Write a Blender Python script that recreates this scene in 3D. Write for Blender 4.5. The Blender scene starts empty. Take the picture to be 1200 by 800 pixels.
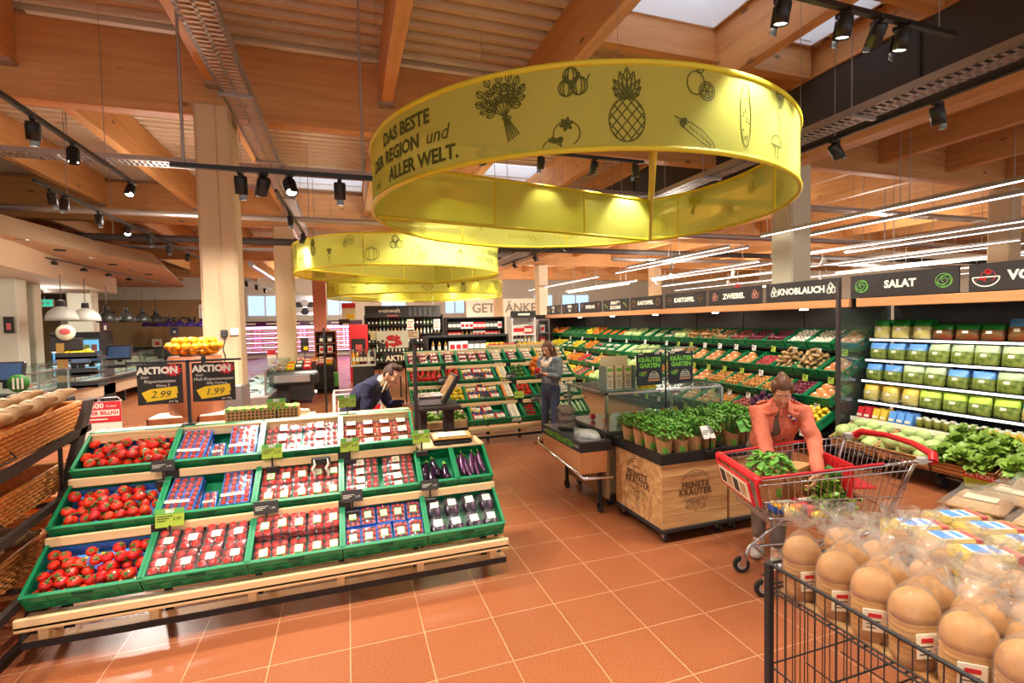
import bpy, bmesh, math, random
from mathutils import Vector, Matrix, Euler
sc = bpy.context.scene
COL = sc.collection
RN = random.Random(11)
PI = math.pi
# ------------------------------------------------------------------ camera
FPX, YAW, PIT, ROL, CAMH = 576.3, .32279, -.03939, .02118, 1.97
fw = Vector((math.sin(YAW) * math.cos(PIT), math.cos(YAW) * math.cos(PIT), math.sin(PIT)))
rt = Vector((math.cos(YAW), -math.sin(YAW), 0))
dn = fw.cross(rt)
c_, s_ = math.cos(ROL), math.sin(ROL)
rx_, dn_ = c_ * rt + s_ * dn, -s_ * rt + c_ * dn
cam = bpy.data.cameras.new('camera')
cam.sensor_width = 36
cam.lens = FPX / 1200 * 36
cam.clip_start, cam.clip_end = .05, 200
camo = bpy.data.objects.new('camera', cam)
COL.objects.link(camo)
camo.matrix_world = Matrix(((rx_.x, -dn_.x, -fw.x, 0), (rx_.y, -dn_.y, -fw.y, 0), (rx_.z, -dn_.z, -fw.z, CAMH), (0, 0, 0, 1)))
sc.camera = camo
# ------------------------------------------------------------------ light
EXPOSURE = 0.32
W_STR, W_COL = .9, (1.0, .97, .93)
SPOT_W, SPOT_COL = 205, (1.0, .93, .82)
HALL_W = 110
SKY_E, WIN_E, LINE_E = 2.6, 2.3, 3.6
vs = sc.view_settings
vs.view_transform = 'Standard'
vs.look = 'None'
vs.exposure = EXPOSURE
vs.gamma = 1
vs.use_curve_mapping = False
w = bpy.data.worlds.new('world')
sc.world = w
w.use_nodes = True
w.node_tree.nodes['Background'].inputs[0].default_value = (*W_COL, 1)
w.node_tree.nodes['Background'].inputs[1].default_value = W_STR
try:
    sc.cycles.use_denoising = True
    sc.cycles.denoiser = 'OPENIMAGEDENOISE'
    sc.cycles.max_bounces = 8
    sc.cycles.diffuse_bounces = 4
    sc.cycles.glossy_bounces = 3
    sc.cycles.transparent_max_bounces = 24
    sc.cycles.transmission_bounces = 4
    sc.cycles.sample_clamp_indirect = 6
    sc.cycles.caustics_reflective = False
    sc.cycles.caustics_refractive = False
except Exception:
    pass
# ------------------------------------------------------------------ helpers


def at(x, y, X=None, Y=None, Z=None):
    d = fw * FPX + rx_ * (x - 600) + dn_ * (y - 400)
    t = X / d.x if X is not None else (Y / d.y if Y is not None else (Z - CAMH) / d.z)
    p = d * t
    return Vector((p.x, p.y, p.z + CAMH))


def lin(c):
    return tuple(((v / 255 / 12.92) if v <= 10 else ((v / 255 + .055) / 1.055) ** 2.4) for v in c)


MATS = {}


def mat(name, rgb, rough=.5, metal=0, nz=None, bump=None, rnd=0, coat=0, spec=.5, emit=0, alpha=1, sss=0, rgb2=None, hue=0, trans=0, spray=None):
    """nz=(scale, amount, (sx,sy,sz)); bump=(scale, strength); rnd = value variation per object; rgb2 = second colour mixed by noise."""
    m = bpy.data.materials.new(name)
    m.use_nodes = True
    nt = m.node_tree
    b = nt.nodes['Principled BSDF']
    col = (*lin(rgb), 1)
    b.inputs['Base Color'].default_value = col
    b.inputs['Roughness'].default_value = rough
    b.inputs['Metallic'].default_value = metal
    b.inputs['Specular IOR Level'].default_value = spec
    b.inputs['Coat Weight'].default_value = coat
    b.inputs['Alpha'].default_value = alpha
    if trans:
        b.inputs['Transmission Weight'].default_value = trans
    if emit:
        b.inputs['Emission Color'].default_value = col
        b.inputs['Emission Strength'].default_value = emit
    src = None
    N, L = nt.nodes, nt.links
    if nz or bump:
        tc = N.new('ShaderNodeTexCoord')
    if nz:
        mp = N.new('ShaderNodeMapping')
        mp.inputs['Scale'].default_value = nz[2] if len(nz) > 2 else (1, 1, 1)
        L.new(tc.outputs['Object'], mp.inputs['Vector'])
        n = N.new('ShaderNodeTexNoise')
        n.inputs['Scale'].default_value = nz[0]
        n.inputs['Detail'].default_value = 4
        L.new(mp.outputs[0], n.inputs['Vector'])
        mx = N.new('ShaderNodeMix')
        mx.data_type = 'RGBA'
        rp = N.new('ShaderNodeMapRange')
        rp.inputs[1].default_value, rp.inputs[2].default_value = .3, .7
        L.new(n.outputs[0], rp.inputs[0])
        L.new(rp.outputs[0], mx.inputs[0])
        a = nz[1]
        c1 = lin(rgb)
        c2 = lin(rgb2) if rgb2 else tuple(v * (1 - a) for v in c1)
        if not rgb2:
            c1 = tuple(min(1, v * (1 + a * .6)) for v in c1)
        mx.inputs[6].default_value = (*c1, 1)
        mx.inputs[7].default_value = (*c2, 1)
        src = mx.outputs[2]
    if rnd or hue:
        oi = N.new('ShaderNodeObjectInfo')
        hs = N.new('ShaderNodeHueSaturation')
        hs.inputs['Color'].default_value = col
        if src:
            L.new(src, hs.inputs['Color'])
        r1 = N.new('ShaderNodeMapRange')
        r1.inputs[3].default_value, r1.inputs[4].default_value = 1 - rnd, 1 + rnd * .6
        L.new(oi.outputs['Random'], r1.inputs[0])
        L.new(r1.outputs[0], hs.inputs['Value'])
        if hue:
            r2 = N.new('ShaderNodeMapRange')
            r2.inputs[3].default_value, r2.inputs[4].default_value = .5 - hue, .5 + hue
            L.new(oi.outputs['Random'], r2.inputs[0])
            L.new(r2.outputs[0], hs.inputs['Hue'])
        src = hs.outputs[0]
    if src:
        L.new(src, b.inputs['Base Color'])
    if bump:
        n2 = N.new('ShaderNodeTexNoise')
        n2.inputs['Scale'].default_value = bump[0]
        n2.inputs['Detail'].default_value = 3
        L.new(tc.outputs['Object'], n2.inputs['Vector'])
        bp = N.new('ShaderNodeBump')
        bp.inputs['Strength'].default_value = bump[1]
        bp.inputs['Distance'].default_value = .01
        L.new(n2.outputs[0], bp.inputs['Height'])
        L.new(bp.outputs[0], b.inputs['Normal'])
    MATS[name] = m
    return m


def film(name, rgb=(255, 255, 255), opac=.12, rough=.12, tint=None):
    """clear wrap: mostly see-through with a glossy sheen and faint haze"""
    m = bpy.data.materials.new(name)
    m.use_nodes = True
    nt = m.node_tree
    N, L = nt.nodes, nt.links
    N.remove(N['Principled BSDF'])
    out = N['Material Output']
    tr = N.new('ShaderNodeBsdfTransparent')
    tr.inputs[0].default_value = (*lin(tint or (250, 250, 250)), 1)
    gl = N.new('ShaderNodeBsdfGlossy')
    gl.inputs['Roughness'].default_value = rough
    df = N.new('ShaderNodeBsdfDiffuse')
    df.inputs[0].default_value = (*lin(rgb), 1)
    fr = N.new('ShaderNodeLayerWeight')
    fr.inputs[0].default_value = .25
    mr = N.new('ShaderNodeMapRange')
    mr.inputs[3].default_value, mr.inputs[4].default_value = .02, .32
    L.new(fr.outputs['Facing'], mr.inputs[0])
    tc = N.new('ShaderNodeTexCoord')
    nz = N.new('ShaderNodeTexNoise')
    nz.inputs['Scale'].default_value = 22
    L.new(tc.outputs['Object'], nz.inputs['Vector'])
    bp = N.new('ShaderNodeBump')
    bp.inputs['Strength'].default_value = .5
    bp.inputs['Distance'].default_value = .02
    L.new(nz.outputs[0], bp.inputs['Height'])
    L.new(bp.outputs[0], gl.inputs['Normal'])
    L.new(bp.outputs[0], fr.inputs['Normal'])
    m1, m2 = N.new('ShaderNodeMixShader'), N.new('ShaderNodeMixShader')
    m1.inputs[0].default_value = opac
    L.new(tr.outputs[0], m1.inputs[1])
    L.new(df.outputs[0], m1.inputs[2])
    L.new(mr.outputs[0], m2.inputs[0])
    L.new(m1.outputs[0], m2.inputs[1])
    L.new(gl.outputs[0], m2.inputs[2])
    L.new(m2.outputs[0], out.inputs[0])
    MATS[name] = m
    return m


class MB:
    def __init__(s):
        s.v, s.f, s.mi, s.sm, s.M = [], [], [], [], Matrix()

    def add(s, vs, fs, mi=0, sm=False):
        b = len(s.v)
        M = s.M
        s.v += [(M @ Vector(q))[:] for q in vs]
        s.f += [tuple(b + i for i in f) for f in fs]
        s.mi += [mi] * len(fs)
        s.sm += [sm] * len(fs)
        return s

    def box(s, x0, x1, y0, y1, z0, z1, mi=0, bev=0):
        if x1 < x0: x0, x1 = x1, x0
        if y1 < y0: y0, y1 = y1, y0
        if z1 < z0: z0, z1 = z1, z0
        if bev <= 0:
            v = [(x0, y0, z0), (x1, y0, z0), (x1, y1, z0), (x0, y1, z0), (x0, y0, z1), (x1, y0, z1), (x1, y1, z1), (x0, y1, z1)]
            return s.add(v, [(0, 3, 2, 1), (4, 5, 6, 7), (0, 1, 5, 4), (1, 2, 6, 5), (2, 3, 7, 6), (3, 0, 4, 7)], mi)
        b = min(bev, (x1 - x0) * .49, (y1 - y0) * .49, (z1 - z0) * .49)
        cx, cy, cz = (x0 + x1) / 2, (y0 + y1) / 2, (z0 + z1) / 2
        h = ((x1 - x0) / 2, (y1 - y0) / 2, (z1 - z0) / 2)
        idx, v = {}, []
        for sx in (-1, 1):
            for sy in (-1, 1):
                for sz in (-1, 1):
                    for a in range(3):
                        q = [h[i] - (0 if i == a else b) for i in range(3)]
                        idx[sx, sy, sz, a] = len(v)
                        v.append((cx + sx * q[0], cy + sy * q[1], cz + sz * q[2]))
        fs = []
        S = (-1, 1)

        def quad(k, n):
            p = [Vector(v[i]) for i in k]
            nn = (p[1] - p[0]).cross(p[2] - p[0])
            fs.append(tuple(k) if nn.dot(Vector(n)) > 0 else tuple(reversed(k)))
        for a in range(3):
            o = [i for i in range(3) if i != a]
            for sg in S:
                k = []
                for t in ((-1, -1), (1, -1), (1, 1), (-1, 1)):
                    q = [0, 0, 0]
                    q[a] = sg; q[o[0]] = t[0]; q[o[1]] = t[1]
                    k.append(idx[(*q, a)])
                n = [0, 0, 0]; n[a] = sg
                quad(k, n)
            for t0 in S:
                for t1 in S:
                    k = []
                    n = [0, 0, 0]; n[o[0]] = t0; n[o[1]] = t1
                    for sg, ax in ((-1, o[0]), (1, o[0]), (1, o[1]), (-1, o[1])):
                        q = [0, 0, 0]
                        q[a] = sg; q[o[0]] = t0; q[o[1]] = t1
                        k.append(idx[(*q, ax)])
                    quad(k, n)
        for sx in S:
            for sy in S:
                for sz in S:
                    quad([idx[sx, sy, sz, a] for a in range(3)], (sx, sy, sz))
        return s.add(v, fs, mi)

    def loft(s, rings, mi=0, sm=True, caps=True, closed=False):
        n = len(rings[0])
        v = [q for r in rings for q in r]
        f = []
        m = len(rings)
        for i in range(m if closed else m - 1):
            a, b = i * n, ((i + 1) % m) * n
            for j in range(n):
                k = (j + 1) % n
                f.append((a + j, a + k, b + k, b + j))
        s.add(v, f, mi, sm)
        if caps and not closed:
            s.add(rings[0], [tuple(reversed(range(n)))], mi, sm)
            s.add(rings[-1], [tuple(range(n))], mi, sm)
        return s

    def path(s, pts, r, n=8, mi=0, sm=True, caps=True, closed=False, flat=1):
        """tube along pts; r a number or list"""
        P = [Vector(p) for p in pts]
        m = len(P)
        rr = r if isinstance(r, (list, tuple)) else [r] * m
        rings = []
        prev = None
        for i in range(m):
            if closed:
                t = P[(i + 1) % m] - P[i - 1]
            else:
                t = P[min(i + 1, m - 1)] - P[max(i - 1, 0)]
            if t.length < 1e-9: t = Vector((0, 0, 1))
            t.normalize()
            if prev is None:
                a = Vector((0, 0, 1)) if abs(t.z) < .9 else Vector((1, 0, 0))
                u = a.cross(t).normalized()
            else:
                u = (prev - t * prev.dot(t))
                u = u.normalized() if u.length > 1e-6 else t.orthogonal().normalized()
            prev = u
            q = t.cross(u)
            rings.append([P[i] + rr[i] * (math.cos(2 * PI * j / n) * u + math.sin(2 * PI * j / n) * flat * q) for j in range(n)])
        return s.loft(rings, mi, sm, caps, closed)

    def cyl(s, p0, p1, r0, r1=None, n=12, mi=0, sm=True):
        return s.path([p0, p1], [r0, r0 if r1 is None else r1], n, mi, sm)

    def lathe(s, prof, n=16, mi=0, sm=True, c=(0, 0, 0), caps=True):
        rings = [[(c[0] + r * math.cos(2 * PI * j / n), c[1] + r * math.sin(2 * PI * j / n), c[2] + z) for j in range(n)] for r, z in prof]
        return s.loft(rings, mi, sm, caps)

    def ball(s, c, r, nu=12, nv=8, mi=0, fn=None, sm=True):
        """ellipsoid; fn(unit vector) -> radial scale"""
        if not isinstance(r, (tuple, list)): r = (r, r, r)
        v = []
        for i in range(nv + 1):
            ph = PI * i / nv
            for j in range(nu):
                th = 2 * PI * j / nu
                d = Vector((math.sin(ph) * math.cos(th), math.sin(ph) * math.sin(th), math.cos(ph)))
                k = fn(d) if fn else 1
                v.append((c[0] + r[0] * k * d.x, c[1] + r[1] * k * d.y, c[2] + r[2] * k * d.z))
        f = []
        for i in range(nv):
            for j in range(nu):
                k = (j + 1) % nu
                a, b, c2, d2 = i * nu + j, (i + 1) * nu + j, (i + 1) * nu + k, i * nu + k
                if i == 0: f.append((a, b, c2))
                elif i == nv - 1: f.append((a, b, d2))
                else: f.append((a, b, c2, d2))
        return s.add(v, f, mi, sm)

    def prism(s, poly, h0, h1, axis='z', mi=0):
        """poly of 2-D points extruded along axis (x: poly is (y,z); y: (x,z); z: (x,y))"""
        def P(a, b, h):
            return (h, a, b) if axis == 'x' else ((a, h, b) if axis == 'y' else (a, b, h))
        n = len(poly)
        v = [P(a, b, h0) for a, b in poly] + [P(a, b, h1) for a, b in poly]
        f = [tuple(range(n))[::-1], tuple(range(n, 2 * n))] + [(i, (i + 1) % n, n + (i + 1) % n, n + i) for i in range(n)]
        return s.add(v, f, mi)

    def quad(s, a, b, c, d, mi=0):
        return s.add([a, b, c, d], [(0, 1, 2, 3)], mi)

    def build(s, name, mats, parent=None, loc=None, fix=False):
        me = bpy.data.meshes.new(name)
        me.from_pydata(s.v, [], s.f)
        if not isinstance(mats, (list, tuple)): mats = [mats]
        for m in mats: me.materials.append(MATS[m] if isinstance(m, str) else m)
        me.polygons.foreach_set('material_index', s.mi)
        me.polygons.foreach_set('use_smooth', s.sm)
        if fix:
            bm = bmesh.new()
            bm.from_mesh(me)
            bmesh.ops.recalc_face_normals(bm, faces=bm.faces)
            bm.to_mesh(me)
            bm.free()
        me.update()
        o = bpy.data.objects.new(name, me)
        COL.objects.link(o)
        if loc is not None: o.location = loc
        if parent is not None: kid(parent, o)
        return o


KIDS = {}


def kid(p, c):
    c.parent = p
    KIDS.setdefault(p.name, []).append(c)


def tag(o, label=None, cat=None, group=None, kind=None):
    if label: o['label'] = label
    if cat: o['category'] = cat
    if group: o['group'] = group
    if kind: o['kind'] = kind
    return o


def struct(o, label=None):
    o['kind'] = 'structure'
    if label: o['label'] = label
    return o


def thing(name, label, cat, loc=(0, 0, 0), rotz=0, group=None):
    o = bpy.data.objects.new(name, None)
    COL.objects.link(o)
    o.empty_display_size = .1
    o.location = loc
    o.rotation_euler = (0, 0, rotz)
    return tag(o, label, cat, group)


def dup(root, parent=None):
    c = root.copy()
    COL.objects.link(c)
    if parent is not None: kid(parent, c)
    for ch in KIDS.get(root.name, []):
        dup(ch, c)
    return c


class Kind:
    """first placement uses the prototype itself, later ones are copies of it and of its parts"""

    def __init__(s, builder):
        s.b, s.p, s.n = builder, None, 0

    def place(s, M, label, group=None, cat=None):
        if s.p is None:
            s.p = o = s.b()
        else:
            o = dup(s.p)
        s.n += 1
        o.matrix_basis = M
        o['label'] = label
        if group: o['group'] = group
        elif 'group' in o: del o['group']
        if cat: o['category'] = cat
        return o


def T(x, y, z): return Matrix.Translation((x, y, z))
def RX(a): return Matrix.Rotation(a, 4, 'X')
def RY(a): return Matrix.Rotation(a, 4, 'Y')
def RZ(a): return Matrix.Rotation(a, 4, 'Z')
def SC(a, b=None, c=None): return Matrix.Diagonal((a, a if b is None else b, a if c is None else c, 1))


def text_mesh(s, size=1, depth=0, align='CENTER', shear=0, bold=0, space=1):
    """the lettering as plain verts and faces in the XY plane"""
    cu = bpy.data.curves.new('lettering', 'FONT')
    cu.body = s
    cu.size = size
    cu.align_x = align
    cu.align_y = 'CENTER'
    cu.shear = shear
    cu.offset = bold
    cu.extrude = depth
    cu.space_character = space
    cu.resolution_u = 2
    o = bpy.data.objects.new('lettering', cu)
    COL.objects.link(o)
    dg = bpy.context.evaluated_depsgraph_get()
    me = o.evaluated_get(dg).to_mesh()
    v = [p.co[:] for p in me.vertices]
    f = [tuple(p.vertices) for p in me.polygons]
    o.evaluated_get(dg).to_mesh_clear()
    bpy.data.objects.remove(o)
    bpy.data.curves.remove(cu)
    return v, f


def put_text(mb, s, M, size, mi=0, **k):
    """lettering laid on a surface: M maps text XY plane into the mesh's frame"""
    v, f = text_mesh(s, size, **k)
    mb.add([(M @ Vector(q))[:] for q in v], f, mi)


def ribbon(mb, pts, wd, mapf, mi=0, closed=False):
    """thin printed line through 2-D pts, mapped by mapf(x, y) -> 3-D"""
    P = [Vector((p[0], p[1])) for p in pts]
    if closed: P.append(P[0])
    n = len(P)
    if n < 2: return
    L_, R_ = [], []
    for i in range(n):
        t = P[min(i + 1, n - 1)] - P[max(i - 1, 0)]
        if closed and i in (0, n - 1): t = P[1] - P[n - 2]
        if t.length < 1e-9: t = Vector((1, 0))
        t.normalize()
        q = Vector((-t.y, t.x)) * wd / 2
        L_.append(mapf(*(P[i] + q)))
        R_.append(mapf(*(P[i] - q)))
    mb.add(L_ + R_, [(i, i + 1, n + i + 1, n + i) for i in range(n - 1)], mi)


def arc(cx, cy, rx, ry, a0, a1, n=12):
    return [(cx + rx * math.cos(math.radians(a0 + (a1 - a0) * i / n)), cy + ry * math.sin(math.radians(a0 + (a1 - a0) * i / n))) for i in range(n + 1)]
# ------------------------------------------------------------------ materials


def wood(name, c1, c2, axis, rough=.5, scale=5, knots=True, plank=0):
    m = mat(name, c1, rough)
    N, L = m.node_tree.nodes, m.node_tree.links
    b = N['Principled BSDF']
    tc = N.new('ShaderNodeTexCoord')
    mp = N.new('ShaderNodeMapping')
    sc_ = [1, 1, 1]
    sc_[axis] = .07
    mp.inputs['Scale'].default_value = sc_
    L.new(tc.outputs['Object'], mp.inputs['Vector'])
    n = N.new('ShaderNodeTexNoise')
    n.inputs['Scale'].default_value = scale * 2
    n.inputs['Detail'].default_value = 6
    n.inputs['Roughness'].default_value = .65
    L.new(mp.outputs[0], n.inputs['Vector'])
    r = N.new('ShaderNodeValToRGB')
    r.color_ramp.elements[0].position, r.color_ramp.elements[1].position = .3, .72
    r.color_ramp.elements[0].color, r.color_ramp.elements[1].color = (*lin(c2), 1), (*lin(c1), 1)
    L.new(n.outputs[0], r.inputs[0])
    src = r.outputs[0]
    if knots:
        mp2 = N.new('ShaderNodeMapping')
        s2 = [1, 1, 1]
        s2[axis] = .45
        mp2.inputs['Scale'].default_value = s2
        L.new(tc.outputs['Object'], mp2.inputs['Vector'])
        vo = N.new('ShaderNodeTexVoronoi')
        vo.inputs['Scale'].default_value = 3.2
        L.new(mp2.outputs[0], vo.inputs['Vector'])
        k = N.new('ShaderNodeMapRange')
        k.inputs[1].default_value, k.inputs[2].default_value, k.inputs[3].default_value, k.inputs[4].default_value = .04, .13, .3, 1
        L.new(vo.outputs['Distance'], k.inputs[0])
        mu = N.new('ShaderNodeMix')
        mu.data_type = 'RGBA'
        mu.blend_type = 'MULTIPLY'
        mu.inputs[0].default_value = 1
        L.new(src, mu.inputs[6])
        L.new(k.outputs[0], mu.inputs[7])
        src = mu.outputs[2]
    L.new(src, b.inputs['Base Color'])
    return m


wood('glulam_x', (220, 164, 104), (192, 132, 76), 0, .55)
wood('glulam_y', (222, 166, 106), (196, 136, 80), 1, .55)
wood('pale_wood', (238, 208, 158), (222, 186, 132), 0, .5, 6, False)
wood('pale_wood_y', (238, 208, 158), (222, 186, 132), 1, .5, 6, False)
wood('crate_wood', (238, 196, 134), (170, 112, 60), 0, .55, 7, True)
wood('trim_wood', (214, 152, 100), (200, 134, 84), 1, .5, 6, False)
wood('barrel_wood', (160, 90, 52), (120, 62, 36), 2, .5, 6, False)


def floor_mat():
    m = mat('floor_tile', (198, 116, 68), .3, spec=.45)
    N, L = m.node_tree.nodes, m.node_tree.links
    b = N['Principled BSDF']
    ge = N.new('ShaderNodeTexCoord')
    sp = N.new('ShaderNodeSeparateXYZ')
    L.new(ge.outputs['Object'], sp.inputs[0])

    def M_(op, a, c=None):
        n = N.new('ShaderNodeMath')
        n.operation = op
        for i, q in enumerate((a, c)):
            if q is None: continue
            if isinstance(q, (int, float)): n.inputs[i].default_value = q
            else: L.new(q, n.inputs[i])
        return n.outputs[0]

    def line(o, off):
        f = M_('FRACT', M_('DIVIDE', M_('SUBTRACT', o, off - 45), .45))
        return M_('MINIMUM', f, M_('SUBTRACT', 1, f)), M_('FLOOR', M_('DIVIDE', M_('SUBTRACT', o, off - 45), .45))
    fx, ix = line(sp.outputs[0], .4056)
    fy, iy = line(sp.outputs[1], .404)
    g = M_('LESS_THAN', M_('MINIMUM', fx, fy), .0062)
    cb = N.new('ShaderNodeCombineXYZ')
    L.new(ix, cb.inputs[0])
    L.new(iy, cb.inputs[1])
    wn = N.new('ShaderNodeTexWhiteNoise')
    wn.noise_dimensions = '2D'
    L.new(cb.outputs[0], wn.inputs['Vector'])
    n = N.new('ShaderNodeTexNoise')
    n.inputs['Scale'].default_value = 140
    n.inputs['Detail'].default_value = 2
    L.new(ge.outputs['Object'], n.inputs['Vector'])
    rp = N.new('ShaderNodeValToRGB')
    e = rp.color_ramp.elements
    e[0].position, e[1].position = .32, .7
    e[0].color, e[1].color = (*lin((134, 72, 42)), 1), (*lin((180, 108, 68)), 1)
    L.new(n.outputs[0], rp.inputs[0])
    hs = N.new('ShaderNodeHueSaturation')
    L.new(rp.outputs[0], hs.inputs['Color'])
    mr = N.new('ShaderNodeMapRange')
    mr.inputs[3].default_value, mr.inputs[4].default_value = .97, 1.03
    L.new(wn.outputs['Value'], mr.inputs[0])
    L.new(mr.outputs[0], hs.inputs['Value'])
    mx = N.new('ShaderNodeMix')
    mx.data_type = 'RGBA'
    L.new(g, mx.inputs[0])
    L.new(hs.outputs[0], mx.inputs[6])
    mx.inputs[7].default_value = (*lin((204, 158, 118)), 1)
    L.new(mx.outputs[2], b.inputs['Base Color'])
    rr = N.new('ShaderNodeMapRange')
    rr.inputs[3].default_value, rr.inputs[4].default_value = .27, .33
    L.new(wn.outputs['Value'], rr.inputs[0])
    L.new(rr.outputs[0], b.inputs['Roughness'])


floor_mat()
for a in [
    ('roof_sheet', (214, 196, 170), .55), ('white_wall', (236, 226, 206), .7), ('dark_wall', (58, 44, 36), .8), ('canopy', (196, 168, 138), .75),
    ('white_ceiling', (232, 224, 208), .8), ('stone', (216, 212, 196), .7), ('brown_wall', (150, 122, 84), .75), ('concrete', (212, 184, 146), .75),
    ('pink_paint', (214, 140, 116), .7), ('black', (26, 24, 24), .4), ('black_matte', (38, 34, 33), .7), ('dark_panel', (62, 52, 50), .7), ('grey_panel', (66, 64, 66), .5),
    ('steel', (200, 200, 205), .25, 1), ('zinc', (180, 172, 168), .4, .85), ('chrome', (226, 226, 232), .14, 1), ('white', (240, 238, 232), .5), ('paper', (238, 232, 216), .7),
    ('crate_green', (14, 128, 78), .38), ('crate_dark', (10, 84, 56), .45), ('liner_blue', (84, 144, 226), .6), ('tag_lime', (176, 204, 66), .55), ('tag_head', (112, 190, 84), .55),
    ('tag_dark', (58, 54, 54), .6), ('ink', (44, 40, 38), .7), ('red', (214, 36, 44), .4), ('red_ad', (206, 42, 48), .5), ('yellow_ad', (244, 206, 24), .5), ('board', (42, 36, 34), .7),
    ('cream', (240, 226, 196), .6), ('green_ink', (120, 200, 70), .6), ('navy_board', (36, 42, 52), .65), ('pulp', (196, 130, 84), .8), ('blue_pack', (40, 110, 210), .3), ('calyx', (74, 122, 44), .6),
    ('purple', (82, 30, 72), .3), ('eggplant', (38, 18, 40), .18), ('kraft', (196, 150, 96), .75), ('soil_tray', (30, 28, 27), .5), ('leaf', (112, 174, 62), .5), ('leaf_dark', (56, 116, 42), .5),
    ('violet', (60, 40, 120), .35), ('lamp_grey', (196, 196, 188), .5), ('lamp_black', (46, 46, 42), .35), ('blue_scr', (52, 74, 108), .3), ('wine', (70, 16, 30), .2), ('white_plastic', (232, 236, 240), .35),
    ('pack_green', (40, 130, 50), .35), ('pack_blue', (90, 150, 220), .35), ('pack_yellow', (214, 180, 56), .4), ('pack_teal', (70, 180, 150), .4), ('pack_red', (200, 40, 50), .35), ('olive', (120, 120, 40), .5),
    ('rubber', (36, 34, 34), .6), ('glass_edge', (150, 180, 170), .2), ('brass', (200, 150, 80), .3, .8), ('tissue', (226, 210, 180), .7), ('label_white', (236, 232, 214), .55), ('meat', (206, 90, 90), .5),
    ('denim', (72, 84, 112), .85), ('sneaker', (214, 206, 196), .7), ('boot', (156, 98, 52), .7), ('hair', (96, 56, 34), .5), ('hair_fair', (104, 66, 36), .5), ('hair_short', (72, 46, 32), .6),
    ('lips', (186, 92, 80), .5), ('eye_white', (240, 236, 230), .3), ('iris', (60, 42, 30), .3), ('trouser_grey', (128, 110, 96), .85), ('top_grey', (112, 92, 80), .85), ('navy', (40, 38, 66), .85), ('shirt', (236, 220, 184), .8), ('light_top', (226, 206, 184), .85),
]:
    mat(a[0], a[1], a[2], *(a[3:] or ()))
mat('yellow_rim', (226, 208, 48), .5)
mat('jacket', (230, 126, 96), .85, nz=(9, .12))
mat('denim_grey', (120, 126, 132), .9, nz=(16, .45))
mat('skin', (226, 166, 132), .5)
mat('tomato', (222, 44, 22), .16, rnd=.2, coat=.5, hue=.004)
mat('tomato_small', (206, 44, 34), .2, rnd=.2, coat=.4)
mat('orange', (250, 160, 10), .4, rnd=.12, bump=(60, .2), hue=.01)
mat('wicker', (222, 144, 70), .55, nz=(40, .25))
mat('bread_dusty', (214, 182, 138), .8, nz=(7, .3), rgb2=(160, 108, 62), rnd=.1)
mat('bread_dark', (120, 84, 52), .8, nz=(8, .4), rgb2=(62, 40, 26), rnd=.15)
mat('bread_seed', (176, 128, 74), .8, nz=(18, .5), rgb2=(96, 62, 36), rnd=.15)
mat('loaf', (214, 156, 76), .6, nz=(9, .25), rgb2=(176, 110, 42), rnd=.1)
mat('flatbread', (176, 118, 64), .6, nz=(10, .3), rgb2=(216, 180, 126), rnd=.08)
mat('burlap', (150, 140, 130), .9, nz=(40, .4))
VEG = {'potato': (176, 128, 78), 'redonion': (122, 44, 62), 'onion': (206, 142, 72), 'garlic': (232, 220, 200), 'carrot': (238, 120, 30), 'redpotato': (164, 84, 74), 'zucchini': (72, 116, 52), 'lemon': (240, 206, 46), 'peach': (232, 130, 60),
       'pepper_red': (214, 36, 34), 'pepper_yellow': (246, 190, 30), 'pepper_orange': (244, 130, 26), 'cabbage': (184, 202, 128), 'lettuce': (134, 166, 64), 'redcabbage': (92, 44, 92), 'mushroom': (226, 204, 172), 'cucumber': (60, 110, 48), 'apple_red': (200, 46, 44),
       'leek': (206, 222, 170), 'radish': (212, 54, 84), 'plum': (80, 40, 80), 'pear': (196, 190, 70), 'ginger': (196, 156, 104)}
for k, c in VEG.items(): mat('veg_' + k, c, .4, rnd=.16, nz=(9, .18))
mat('salad_mix', (62, 98, 30), .4, nz=(26, .6), rgb2=(158, 170, 80), coat=.3)
mat('salad_brown', (96, 90, 40), .4, nz=(22, .6), rgb2=(140, 56, 36), coat=.3)
mat('salad_yellow', (190, 172, 62), .4, nz=(24, .6), rgb2=(214, 206, 150), coat=.3)
mat('nets', (226, 130, 60), .5, nz=(14, .6), rgb2=(206, 140, 84), rnd=.2)
film('film', opac=.035, rough=.1)
film('bag_film', (250, 240, 224), .09, .06)
mat('pack_mist', (176, 194, 150), .3)
film('glass', (200, 220, 214), .035, .02, (236, 246, 242))
mat('pane', (176, 208, 250), .5, emit=WIN_E * .42)
mat('skylight', (214, 228, 255), .5, emit=SKY_E * .42)
mat('tube_light', (255, 250, 240), .5, emit=LINE_E)
mat('bulb', (255, 246, 226), .5, emit=14)
mat('pink_light', (236, 170, 255), .5, emit=4.5)
mat('white_light', (250, 250, 255), .5, emit=1.3)
mat('screen_glow', (120, 190, 250), .4, emit=.8)
mat('exit_green', (60, 200, 160), .4, emit=.8)


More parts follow.
